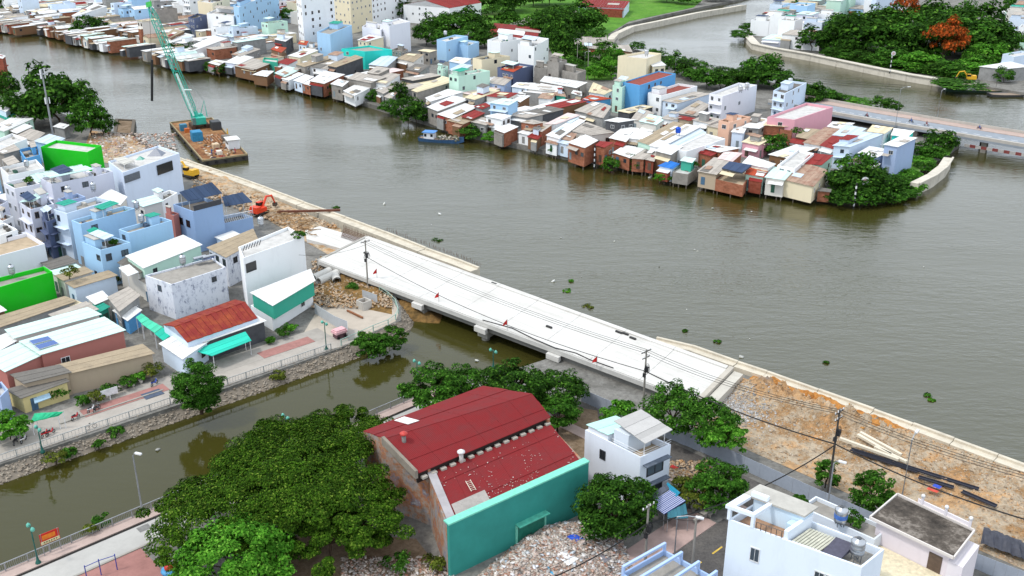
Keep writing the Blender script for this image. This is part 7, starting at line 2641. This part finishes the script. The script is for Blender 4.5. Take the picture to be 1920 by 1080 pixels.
# pink covered cart on the promenade
pc = at(637, 632, .1)
ct = empty('vendor_cart')
MB().box(pc + UP * .6, (2.0, 1.3, .9), E2).build('cart_body', plain('cart_dark', '#5d4248', .7), ct)
cv = MB()
cv.prism([pc + E2 * a_ + E1 * b_ for a_, b_ in ((-1.2, -.85), (1.2, -.85), (1.2, .85), (-1.2, .85))], 1.05, 1.5)
cv.prism([pc + E2 * a_ + E1 * b_ for a_, b_ in ((-1.0, -.65), (1.0, -.65), (1.0, .65), (-1.0, .65))], 1.5, 1.75)
cv.build('cover', plain('cart_pink', '#d6a8ac', .8), ct)
for s_ in (-.7, .7):
    MB().tube([pc + E2 * s_ + E1 * .7 + UP * .28, pc + E2 * s_ + E1 * .8 + UP * .28], .26, 10).build('wheel', plain('black_rubber', '#1d1d1e'), ct)
tag(ct, 'cart under a pink cover on the canal promenade', 'cart')
# solar mat, pots, bollards
p = at(286, 739, .09)
tag(MB().box(p + UP * .02, (3.0, 2.2, .03), far_dir).build('drying_mat', plain('mat_blue', '#4a5568', .8)), 'dark blue mat spread on the far promenade', 'mat')
for i, (x, y) in enumerate(((150, 762), (165, 755), (178, 750), (198, 742), (206, 738), (222, 732), (265, 718), (250, 724))):
    q = at(x, y, .1)
    later(MB().lathe((q.x, q.y, .1), [(.2, 0), (.34, .5), (.38, .55), (.3, .55), (.28, .4)], 10).build('flower_pot', plain('pot_white', '#cfcac2', .7)), 'white flower pot', 'along the cottage garden kerb', 'flower pot', x, 'pots in the cottage garden')
sg = at(205, 735, 1.4)
tag(MB().box(sg, (2.6, .06, 1.2), far_dir).box(sg + UP * -1.0, (.1, .1, 1.0), far_dir).build('notice_board', plain('board_white', '#dcdedf', .6)), 'white notice board above the cottage flower pots', 'notice board')
st_kerb = strip_far('kerb_garden', 10, 26, -5.4, -5.1, .22, CONC, .2)
# blue exercise frame on the plaza
ef = empty('exercise_frame')
exs = [at(164, 1090, .06), at(190, 1078, .06), at(220, 1068, .06)]
for k, p in enumerate(exs):
    MB().tube([(p.x, p.y, 0), (p.x, p.y, 2.3 + .0 * k)], .06, 6).build('post', plain('blue_pipe', '#2a3f9a', .5), ef)
for a, b in zip(exs, exs[1:]):
    MB().tube([(a.x, a.y, 2.1), (b.x, b.y, 2.1)], .045, 6).build('bar', plain('blue_pipe', '#2a3f9a', .5), ef)
tag(ef, 'blue steel pull-up frame at the lower left plaza', 'exercise frame')
sp = at(318, 1072, .06)
sp_o = empty('painted_seat')
MB().lathe(sp, [(.9, 0), (1.0, .2), (.9, .42), (.55, .42)], 14).build('tyre_base', plain('seat_blue', '#4a98c8', .5), sp_o, True)
MB().lathe(sp + UP * .42, [(.5, 0), (.55, .3), (.35, .6)], 12).build('middle', plain('seat_red', '#b8301f', .5), sp_o, True)
MB().lathe(sp + UP * 1.0 + Vector((-.2, .3, 0)), [(.1, 0), (.5, .2), (.52, .42), (.2, .62)], 12).build('top', plain('seat_white', '#dcdcd8', .5), sp_o, True)
tag(sp_o, 'painted tyre planter in blue red and white by the plaza', 'planter')
dc = at(270, 990, .055)
tag(MB().box(dc, (1.5, 1.2, .02), near_dir).build('drain_cover', plain('cover_grey', '#7a7976', .7)), 'square steel drain cover set in the near lane', 'drain cover')

# ------------------------------------------------------------------ corner by the white house: awnings, table, tarps
def awn(label, pts, z, mat, posts=True):
    P = [at(x, y, zz) for (x, y), zz in zip(pts, z)]
    o = empty('awning')
    sheet_roof(o, P, z, mat, ov=.02, name='cover', width=.5)
    if posts:
        for i in (0, 1):
            MB().tube([(P[i].x, P[i].y, 0), (P[i].x, P[i].y, z[i])], .05, 4).build('post', STEEL, o)
    tag(o, label, 'awning')


def stripes(a, b, sc_=9):
    key = ('stripe', a, b)
    m, t, bs = base_mat('striped_canvas', .8, .2)
    uv = nd(t, 'ShaderNodeTexCoord')
    wv = nd(t, 'ShaderNodeTexWave')
    wv.inputs['Scale'].default_value = sc_
    t.links.new(uv.outputs['UV'], wv.inputs['Vector'])
    k = ramp(t, wv.outputs['Fac'], [(.45, lin(a)), (.55, lin(b))])
    t.links.new(k, bs.inputs['Base Color'])
    return m


awn('blue and white striped awning before the white house', [(1245, 965), (1218, 945), (1255, 920), (1285, 940)], [2.4, 2.6, 3.2, 2.8], stripes('#46528a', '#aeb4c8', 1.3))
awn('teal blue sheet awning over the street stall', [(1252, 974), (1290, 972), (1285, 945), (1252, 962)], [2.0, 2.0, 2.5, 2.4], sheet_mat('#3f7482', .2))
awn('narrow turquoise awning edge on the white house front', [(1268, 932), (1275, 925), (1252, 906), (1248, 912)], [3.0, 3.0, 3.2, 3.2], sheet_mat('#2f8fae', .1), False)
awn('grey sheet canopy on the white house ground floor', [(1218, 940), (1255, 918), (1250, 910), (1214, 930)], [3.1, 3.1, 3.4, 3.4], sheet_mat('#5c616c', .1), False)
tbp = at(1322, 968, .13)
tbl = empty('stone_table')
MB().box(tbp + UP * .75, (1.5, .8, .1), E2).build('top', CONC, tbl)
MB().box(tbp + UP * .37, (.5, .5, .7), E2).build('leg', CONC, tbl)
tag(tbl, 'stone picnic table on the side street pavement', 'table')
for i, (x, y, lab) in enumerate(((1305, 957, 'stone bench with back above the picnic table'), (1308, 977, 'stone bench left of the picnic table'), (1335, 966, 'stone bench right of the picnic table'))):
    q = at(x, y, .13)
    o = empty('stone_bench')
    MB().box(q + UP * .45, (1.6, .42, .1), E2).build('seat', CONC, o)
    for s_ in (-.55, .55):
        MB().box(q + E2 * s_ + UP * .2, (.2, .35, .4), E2).build('leg', CONC, o)
    if i == 0:
        MB().box(q - E1 * .22 + UP * .75, (1.6, .1, .5), E2).build('backrest', CONC, o)
    tag(o, lab, 'bench', 'stone benches')
rg = random.Random(40)


def tarp(x, y, z, sx, sy, col, label, name='tarpaulin'):
    p = at(x, y, z)
    vs, fs = [], []
    N_ = 6
    for j in range(N_ + 1):
        for i in range(N_ + 1):
            u, v = i / N_ - .5, j / N_ - .5
            vs.append((p.x + E1.x * u * sx + E2.x * v * sy, p.y + E1.y * u * sx + E2.y * v * sy, p.z + rg.uniform(0, .28) * (1 - 1.6 * max(abs(u), abs(v)))))
    for j in range(N_):
        for i in range(N_):
            a = j * (N_ + 1) + i
            fs.append((a, a + 1, a + N_ + 2, a + N_ + 1))
    tag(add_mesh(name, vs, fs, plain('tarp_' + col[1:], col, .6)), label, 'tarpaulin')


tarp(1083, 1011, 1.5, 2.4, 1.2, '#1f4fc0', 'crumpled bright blue tarp on the rubble heap')
tarp(1053, 1021, 1.5, 1.7, 1.2, '#20242c', 'crumpled black sheet on the rubble heap')
tarp(1118, 1000, 1.3, 2.4, 1.6, '#d8d4d4', 'white plastic sheet on the rubble heap')
tarp(1102, 985, 1.2, 1.8, 1.4, '#c0bcd0', 'pale lilac plastic near the green wall corner')
tarp(1060, 1045, 1.4, 2.6, 1.8, '#e0e0e2', 'white plastic sheeting in the middle of the rubble heap')
tarp(1035, 1068, 1.2, 1.6, 1.2, '#4a9ac0', 'light blue plastic scrap low on the rubble heap')
tarp(1130, 1045, 1.0, 1.8, 1.2, '#77757a', 'grey board lying on the rubble heap')
tarp(1750, 918, 1.2, 1.4, 1.0, '#c84a38', 'red cloth lying on the river works')
tarp(1757, 912, 1.2, 1.0, .8, '#2c4ab0', 'blue cloth lying on the river works')
tarp(1264, 876, .3, 1.0, .7, '#c0302a', 'red scrap on soil beside the white house')
for i, (x, y) in enumerate(((1127, 980), (1138, 978), (1142, 992))):
    q = at(x, y, 0)
    later(MB().box(q + UP * 1.0, (.7, .35, 2.1), E1).build('timber_door', plain('door_maroon', '#5c2a26', .7)), 'maroon timber door leaf standing', 'under the dark tree', 'door leaf', x, 'door leaves')
dtp = [at(x, y, .0) for x, y in ((1842, 1000), (1960, 1046), (1960, 1075), (1836, 1030))]
dv, df = [], []
for j in range(7):
    for i in range(25):
        q = dtp[0].lerp(dtp[1], i / 24).lerp(dtp[3].lerp(dtp[2], i / 24), j / 6)
        dv.append((q.x, q.y, .9 + .9 * math.sin(j / 6 * 3.14) + rg.uniform(-.18, .18)))
for j in range(6):
    for i in range(24):
        a = j * 25 + i
        df.append((a, a + 1, a + 26, a + 25))
tag(add_mesh('tarpaulin', dv, df, plain('dark_tarp', '#3c3e48', .6)), 'long dark tarpaulin bundle along hoarding at the right edge', 'tarpaulin')
gv = []
for _ in range(1500):
    u, v = abs(rg.gauss(.06, .06)), .45 + rg.gauss(0, .16)
    if 0 < v < 1:
        q = works_pt(u, v)
        gv.append((q.x, q.y, q.z + .02, rg.uniform(.1, .34)))
stuff(rock_mesh('gravel_patch', gv, island_mat('grey_gravel', ['#b8b6b4', '#9c9a98', '#c8c6c4', '#8a8886', '#aaa49c', '#d0cecc'])), 'grey broken concrete spread at the deck end', 'gravel')
# litter on the rubble
sp_ = []
for _ in range(260):
    u, v = rg.random(), rg.random()
    p = (HQ[0] * (1 - u) + HQ[1] * u) * (1 - v) + (HQ[3] * (1 - u) + HQ[2] * u) * v
    edge = min(1, 6 * min(u, 1 - u, v, 1 - v) + .05)
    sp_.append((p.x, p.y, .2 + heap_h(u, v, p) * edge, rg.uniform(.2, .6)))
stuff(rock_mesh('plastic_litter', sp_, island_mat('litter_colours', ['#e8e8ea', '#dcdce2', '#e0dcd8', '#a8b8c8', '#e2e2e0', '#c8b0a4', '#e8e4e0', '#6a6662', '#d8d4d0', '#dcdcde']), .25), 'plastic bags and litter strewn over the rubble heap', 'litter')
sp_ = []
for _ in range(500):
    q = at(rg.uniform(1215, 1330), rg.uniform(865, 900))
    sp_.append((q.x, q.y, .1, rg.uniform(.15, .5)))
stuff(rock_mesh('kerb_rubble', sp_, RUB), 'broken stone beside the dark road behind the white house', 'rubble')
# roof top debris: left works timber
sp_ = []
for _ in range(700):
    q = at(rg.uniform(170, 330), rg.uniform(250, 300), .4)
    sp_.append((q.x, q.y, .5, rg.uniform(.3, 1.0)))
stuff(rock_mesh('demolition_debris', sp_, WHITE_RUB), 'broken demolition debris behind the vivid green house', 'rubble')

# ------------------------------------------------------------------ pontoon with crane
BZ = -.6
bq = [at(318, 231, BZ), at(380, 303, BZ), at(465, 291, BZ), at(398, 222, BZ)]
barge = empty('pontoon_barge')
HULL = plain('hull_dark', '#3d3a36', .7)
MB().prism(bq, -3, BZ).build('hull', HULL, barge)
ccw_b = bq if sum(bq[i].x * bq[(i + 1) % 4].y - bq[(i + 1) % 4].x * bq[i].y for i in range(4)) > 0 else bq[::-1]
MB().prism(offset_poly(ccw_b, -.6), BZ + .002, BZ + .06).build('deck', multi_ground('rusty_deck', ['#5c4030', '#80583c', '#9a7450', '#b09a80'], .15, 1.2, .03, .4), barge)
for i in range(4):
    a, b = ccw_b[i], ccw_b[(i + 1) % 4]
    d = (b - a).normalized()
    MB().box((a + b) / 2 + UP * (.2) - d.cross(UP) * .15, ((b - a).length, .3, .5), d).build('bulwark', plain('hull_tan', '#9a8a68', .7), barge)
    for k in range(5):
        c = a.lerp(b, (k + .5) / 5) + d.cross(UP) * .1
        MB().tube([c + d * .0 + UP * -.9, c + UP * -.3], .4, 8).build('tyre_fender', plain('black_rubber', '#1d1d1e'), barge)
tag(barge, 'flat rusty pontoon barge carrying the teal crane', 'barge')


def bp_(u, v, z=BZ):
    q = bq[0].lerp(bq[1], u).lerp(bq[3].lerp(bq[2], u), v)
    return Vector((q.x, q.y, z))


fwd = (bq[1] - bq[0]).normalized()
sdw = (bq[3] - bq[0]).normalized()
rg = random.Random(77)
jk = [(*(bp_(rg.uniform(.45, .97), rg.uniform(.2, .8), BZ + .15)), rg.uniform(.3, 1.1)) for _ in range(110)]
stuff(rock_mesh('deck_junk', jk, island_mat('junk_colours', ['#d8cfc0', '#8a7a68', '#5a4a3c', '#c8b090', '#e0dcd4', '#7a5a40', '#4a5058', '#b8482e']), .5), 'sacks, hoses and scrap scattered over the barge deck', 'junk')
# wheelhouse
wh_ = empty('deckhouse')
c = bp_(.80, .84)
MB().box(c + UP * 1.5, (4.5, 3.4, 2.8), fwd).build('wall', wall_mat('#dcdfe2', .3), wh_)
MB().box(c + UP * 3.0, (5.2, 4.0, .16), fwd).build('roof', plain('deckhouse_roof', '#dcdcd8', .6), wh_)
for s_ in (-1, 0, 1):
    MB().box(c + fwd * s_ * 1.3 - sdw * 1.72 + UP * 1.9, (.9, .06, .8), fwd).build('window', DG, wh_)
tag(wh_, 'small white deckhouse on the pontoon barge', 'deckhouse')
for i, (u, v, sx, sy, sz, col, lab) in enumerate(((.24, .16, 2.2, 2.2, 2.0, '#3a7a96', 'small teal blue box on the barge edge'), (.52, .26, 4.2, 3.2, 2.8, '#2a7fa8', 'large blue steel container on the barge'), (.30, .20, 1.6, 1.6, 1.2, '#b8622a', 'orange box beside the crane tracks'),
                                                  (.30, .86, 4.5, 3.0, 2.6, '#3c3f42', 'dark engine housing on barge behind the crane'), (.62, .84, 3.0, 2.4, 1.6, '#6a6258', 'grey winch housing on the barge'), (.9, .45, 2.0, 1.6, 1.0, '#d8cfc0', 'pale sack pile at the barge bow'), (.75, .5, 2.4, 2.0, 1.2, '#c8b090', 'tan crate near the barge bow'))):
    c = bp_(u, v)
    m = MB().box(c + UP * sz / 2 + UP * .06, (sx, sy, sz), fwd)
    m.box(c + UP * (sz + .12), (sx * .9, sy * .9, .14), fwd)
    tag(m.build('deck_crate', plain('crate_' + col[1:], col, .6)), lab, 'container')
for k in range(7):
    c = bp_(.55 + .02 * (k % 3), .38 + .06 * k)
    later(MB().box(c + UP * (.22 + .02 * k), (9 + k % 3, .45, .35), fwd).build('timber_beam', plain('deck_timber', '#94653f', .8)), 'brown timber beam stacked', 'on the barge deck', 'beam', k, 'timber beams on the barge')
# crane
TEAL = plain('crane_teal', '#2fae98', .45, .4, 0, .1)
crn = empty('crawler_crane')
cc = bp_(.20, .55)
for s_ in (-1, 1):
    MB().box(cc + sdw * s_ * 2.3 + UP * .7, (6.4, 1.1, 1.3), fwd).build('track', plain('track_brown', '#4a3528', .8), crn)
MB().box(cc + UP * 1.2, (3, 4, .5), fwd).build('undercarriage', plain('track_brown', '#4a3528', .8), crn)
cb = MB().box(cc + UP * 2.6, (6.0, 3.8, 2.2), fwd)
cb.box(cc + UP * 3.9 - fwd * 1.8, (2.4, 3.4, .5), fwd)
cb.build('house', TEAL, crn)
MB().box(cc + UP * 2.7 + fwd * 2.3 - sdw * 1.95, (1.6, 1.1, 2.2), fwd).build('cab', plain('cab_glass', '#5a7a7a', .2, .6), crn)
foot = cc + UP * 2.2 + Vector((-.5, 0, 0))
tip = at_y(279, 8, foot.y)
bv = tip - foot
bL = bv.length
bv.normalize()
b1_ = bv.cross(Vector((0, 1, 0))).normalized()
b2_ = bv.cross(b1_).normalized()


def bw(t):
    s_ = min(1, t / 6 + .25, (bL - t) / 5 + .25)
    return .95 * s_


lat = MB()
nb = 26
for k in range(nb):
    t0, t1 = bL * k / nb, bL * (k + 1) / nb
    w0, w1 = bw(t0), bw(t1)
    cr = [(1, 1), (1, -1), (-1, -1), (-1, 1)]
    for i, (x, y) in enumerate(cr):
        p, q = foot + bv * t0 + b1_ * x * w0 + b2_ * y * w0, foot + bv * t1 + b1_ * x * w1 + b2_ * y * w1
        lat.tube([p, q], .13, 4, False)
        x2, y2 = cr[(i + 1) % 4]
        q2 = foot + bv * t1 + b1_ * x2 * w1 + b2_ * y2 * w1
        lat.tube([p, q2], .08, 4, False)
lat.build('lattice_boom', TEAL, crn)
MB().box(foot + bv * 1.6, (1.9, 1.9, 3.0), b1_, b2_, bv).build('boom_foot', TEAL, crn)
MB().tube([cc + UP * 3.6 + Vector((3.0, 0, 0)), cc + UP * 9 + Vector((2.6, 0, 0)), cc + UP * 3.6 + Vector((.6, 0, 0))], .16, 5).build('gantry', TEAL, crn)
MB().tube([cc + UP * 9 + Vector((2.6, 0, 0)), foot + bv * bL * .45 + Vector((.8, 0, 0)), tip], .05, 4).build('pendant_line', plain('cable_grey', '#6a7a78', .6), crn)
MB().tube([foot + bv * bL * .42 - b1_ * .1 + Vector((0, -1.2, 0)), foot + bv * bL * .05 + Vector((0, -1.2, 0))], .35, 6).build('boom_tube', plain('leader_white', '#cfe6e0', .5), crn)
MB().tube([foot + bv * bL * .28 - Vector((.3, 1.2, 0)), foot + bv * bL * .28 + Vector((2.8, -1.2, 0))], .22, 6).build('boom_bracket', plain('leader_white', '#cfe6e0', .5), crn)
MB().box(tip, (1.6, 1.0, 1.6), b1_).build('boom_head', plain('head_green', '#4fc860', .5), crn)
ht, hb_ = at_y(285, 112, foot.y), at_y(285, 189, foot.y)
MB().tube([tip, ht + UP * .2], .05, 4).build('hoist_line', BLK, crn)
tag(crn, 'tall teal lattice boom crawler crane on the pontoon', 'crane')
tag(MB().tube([ht, hb_], .42, 8).build('hanging_pile', plain('pile_black', '#1f2022', .6)), 'long black pile hanging from the crane over the water', 'pile')
for i, (u, v, tc, lab) in enumerate(((.88, .30, '#2f5f9a', 'worker in blue at the barge bow'), (.90, .36, '#b8382a', 'worker in red at the barge bow'), (.93, .78, '#a83040', 'worker in red beside the barge deckhouse'), (.62, .5, '#7a7a80', 'worker in grey amid barge timbers'))):
    person(bp_(u, v, BZ + .06), lab, tc, face=.5 * i)
bq2 = at(428, 262, WATER)
bu = empty('buoy')
MB().lathe((bq2.x, bq2.y, -2.3), [(.9, 0), (1.0, .5), (.8, .9)], 12).build('float', plain('buoy_yellow', '#d8a828', .5), bu, True)
MB().lathe((bq2.x, bq2.y, -1.5), [(.4, 0), (.12, 3.2)], 6).build('tower', plain('buoy_yellow', '#d8a828', .5), bu)
tag(bu, 'yellow conical buoy beside the pontoon barge', 'buoy')
# open hopper by the bank
hz = -.4
hq = [at(212, 249, hz), at(250, 252, hz), at(254, 224, hz), at(216, 222, hz)]
hop = empty('hopper_barge')
hcc = hq if sum(hq[i].x * hq[(i + 1) % 4].y - hq[(i + 1) % 4].x * hq[i].y for i in range(4)) > 0 else hq[::-1]
MB().prism(hcc, -3, hz - .8).build('hull', HULL, hop)
hin = offset_poly(hcc, -1.0)
for i in range(4):
    j = (i + 1) % 4
    MB().prism([hcc[i], hcc[j], hin[j], hin[i]], hz - .79, hz).build('coaming', plain('hopper_brown', '#5d554a', .8), hop)
MB().prism(hin, hz - .79, hz - .4).build('cargo', G_SOIL, hop)
tag(hop, 'small open hopper barge with soil by the left bank', 'barge')


# ------------------------------------------------------------------ boats
def boat(cx, cy, L, W, rot, hull_c, label, cabin=True, cabc='#4a86c8', deckc='#8a7a68', hz_=1.4):
    p = at(cx, cy, WATER)
    f = Vector((math.cos(rot), math.sin(rot), 0))
    sd = Vector((-f.y, f.x, 0))
    o = empty('boat')
    secs = []
    for (t, w, zl, zh) in ((-.5, .72, .1, hz_), (-.3, .95, -.3, hz_ * .85), (0, 1, -.4, hz_ * .8), (.3, .85, -.3, hz_ * .95), (.5, .08, .4, hz_ * 1.5)):
        c = p + f * t * L
        secs.append([c + sd * w * W / 2 + UP * zh, c + sd * w * W * .36 + UP * zl, c - sd * w * W * .36 + UP * zl, c - sd * w * W / 2 + UP * zh])
    vs = [v for s_ in secs for v in s_]
    fs = []
    for i in range(4):
        for k in range(3):
            fs.append((i * 4 + k, (i + 1) * 4 + k, (i + 1) * 4 + k + 1, i * 4 + k + 1))
    fs += [(0, 1, 2, 3), (19, 18, 17, 16)]
    add_mesh('hull', vs, fs, plain('hull_' + hull_c[1:], hull_c, .5), o)
    dk_ = [s_[0] * .97 + s_[3] * .03 - UP * .3 for s_ in secs] + [s_[3] * .97 + s_[0] * .03 - UP * .3 for s_ in secs][::-1]
    add_mesh('deck', dk_, [tuple(range(10))], plain('deck_' + deckc[1:], deckc, .8), o)
    if cabin:
        c = p - f * L * .26 + UP * (hz_ * .6)
        MB().box(c + UP * 1.1, (L * .22, W * .7, 2.2), f).build('cabin', wall_mat('#d8dade', .2), o)
        MB().box(c + UP * 2.3, (L * .28, W * .85, .18), f).build('cabin_roof', plain('cabin_' + cabc[1:], cabc, .5), o)
        for s_ in (-.3, .3):
            MB().box(c + f * L * .07 * (1 if s_ > 0 else -1) - sd * W * .355 + UP * 1.4, (.8, .05, .9), f).build('window', DG, o)
        MB().tube([p + f * L * .1 + UP * hz_ * .5, p + f * L * .1 + UP * 4.5], .07, 5).build('mast', DARKW, o)
    tag(o, label, 'boat', 'boats')
    return p, f, sd


p, f, sd = boat(828, 266, 15, 4.2, R(-14), '#3a5f86', 'small blue wooden boat with white cabin at far waterfront')
sp_ = [(*(p + f * rg.uniform(-1, 6) + sd * rg.uniform(-1.2, 1.2) + UP * rg.uniform(.9, 1.9)), rg.uniform(.4, .9)) for _ in range(70)]
stuff(rock_mesh('cargo_sacks', sp_, island_mat('sack_colours', ['#d8d2c4', '#8a8478', '#5d6a50', '#c0b8a8', '#6a3a34', '#e2ded4'])), 'mixed sacks loaded on the blue boat', 'cargo')
boat(1850, 172, 32, 7, R(-8), '#3f5a4c', 'long green cargo barge moored on the opposite bank', True, '#c8c0a8', '#9a8468', 1.2)
boat(1905, 180, 22, 6, R(5), '#5a5a5c', 'grey cargo boat moored beyond the green barge', False, '#c8c0a8', '#8a7a6a', 1.2)
# striped channel posts
for i, (x, y, yt, sign, lab) in enumerate(((1600, 392, 343, None, 'left striped marker post off the far tip'), (1613, 383, 338, 'round', 'striped marker post with round sign off the far tip'), (1632, 372, 330, 'blue', 'striped marker post with blue plate off the far tip'),
                                           (1114, 318, 272, None, 'striped marker post before the brick stilt houses'), (1668, 138, 100, 'round', 'striped marker post with round sign below the wood'))):
    z = WATER if i != 4 else 0
    p = at(x, y, z)
    zt = top_z(p, yt)
    o = empty('marker_post')
    k = 9
    for j in range(k):
        za, zb = z + (zt - z) * j / k, z + (zt - z) * (j + 1) / k
        MB().tube([(p.x, p.y, za), (p.x, p.y, zb)], .2, 6).build('band', FRAMES[0] if j % 2 else plain('band_black', '#222222', .6), o)
    if sign == 'round':
        MB().tube([(p.x + .3, p.y - .25, zt), (p.x + .3, p.y - .35, zt)], .95, 14).build('round_sign', FRAMES[0], o)
        MB().tube([(p.x + .3, p.y - .36, zt), (p.x + .3, p.y - .38, zt)], .55, 12).build('sign_face', plain('sign_grey', '#c8a8a8', .5), o)
    elif sign == 'blue':
        MB().box((p.x + .2, p.y - .3, zt), (1.0, .1, 1.6)).build('sign_plate', plain('sign_blue', '#2f5fb0', .5), o)
    tag(o, lab, 'marker post', 'channel marker posts')
# telecom mast among the left trees
p = at(103, 272, 0)
mst = empty('telecom_mast')
zt = top_z(p, 130)
MB().tube([(p.x, p.y, 0), (p.x, p.y, zt)], [.35, .22], 8).build('pole', STEEL, mst)
for k in range(3):
    a = k * 2.09 + .3
    c = Vector((p.x + .7 * math.cos(a), p.y + .7 * math.sin(a), zt - 1.4))
    MB().box(c, (.45, .25, 2.6), (math.sin(a), -math.cos(a), 0)).build('antenna_panel', FRAMES[0], mst)
    c2 = c - UP * 8
    MB().box(c2, (.4, .25, 1.8), (math.sin(a), -math.cos(a), 0)).build('antenna_panel', FRAMES[0], mst)
MB().box((p.x, p.y, zt - 1.4), (1.6, 1.6, .12)).build('mast_ring', STEEL, mst)
tag(mst, 'slim telecom mast with panel antennas before the left trees', 'mast')
# sheds with grey-brown roofs by the bend of the far channel
for i, (q, lab) in enumerate(((((1080, 88), (1140, 94), (1136, 68), (1076, 72)), 'wide brown-grey open shed roof by the channel bend'), (((1148, 92), (1185, 98), (1178, 86), (1145, 88)), 'small brown-grey shed roof under the curved wall'))):
    house([at(x, y, 4.5) for x, y in q], 4.5, 'brown', 's', 'G', .4, z0=-.4, wins=.3, label=lab, cat='shed', name='shed')
# floating plants and rubbish on the river
for i, (x, y, r, k, lab) in enumerate(((1063, 545, 1.2, 'bright', 'green water hyacinth clump beside the deck middle'), (1105, 575, 1.6, 'olive', 'brownish floating weed mat near the deck'), (1071, 527, .9, 'bright', 'small bright hyacinth clump off the deck'),
                                       (820, 450, 1.8, 'dark', 'dark floating debris mat off the quay curve'), (631, 389, 1.3, 'mid', 'floating leaves beside the quay beam'), (1345, 641, 1.0, 'mid', 'small floating weed off the quay bend'),
                                       (1549, 681, .8, 'mid', 'lone floating weed in open river'), (1740, 742, .9, 'mid', 'upper floating weed near the right bank'), (1747, 751, .8, 'bright', 'lower floating weed near the right bank'), (1285, 621, .8, 'dark', 'dark floating scrap off the deck end'))):
    V, F = leaf_cloud(*crown_points(r * .7, .2, 12, 26, r * .28, .4, -.1, seed=300 + i), .13)
    q = at(x, y, WATER)
    tag(add_np('floating_weed', V + np.array([q.x, q.y, WATER + .08]), F, LEAF[k]), lab, 'floating weed', 'floating weeds')
sp_ = []
for _ in range(24):
    q = at(rg.uniform(650, 1800), rg.uniform(380, 760), WATER)
    x, y = pix(q)
    if y < 300 + (x - 340) * .37 - 15:
        sp_.append((q.x, q.y, WATER + .05, rg.uniform(.15, .4)))
for x, y in ((757, 251), (825, 402), (1037, 528), (1218, 333), (1220, 331), (1336, 391), (720, 383), (895, 677), (1390, 670), (296, 844)):
    q = at(x, y, WATER)
    sp_.append((q.x, q.y, WATER + .1, .7))
stuff(rock_mesh('river_litter', sp_, island_mat('river_litter', ['#e2e2de', '#c8c8c0', '#f0f0ee', '#3a3a34', '#dcdcd4']), .4), 'white scraps and foam floating on the river', 'litter')
settle_labels()
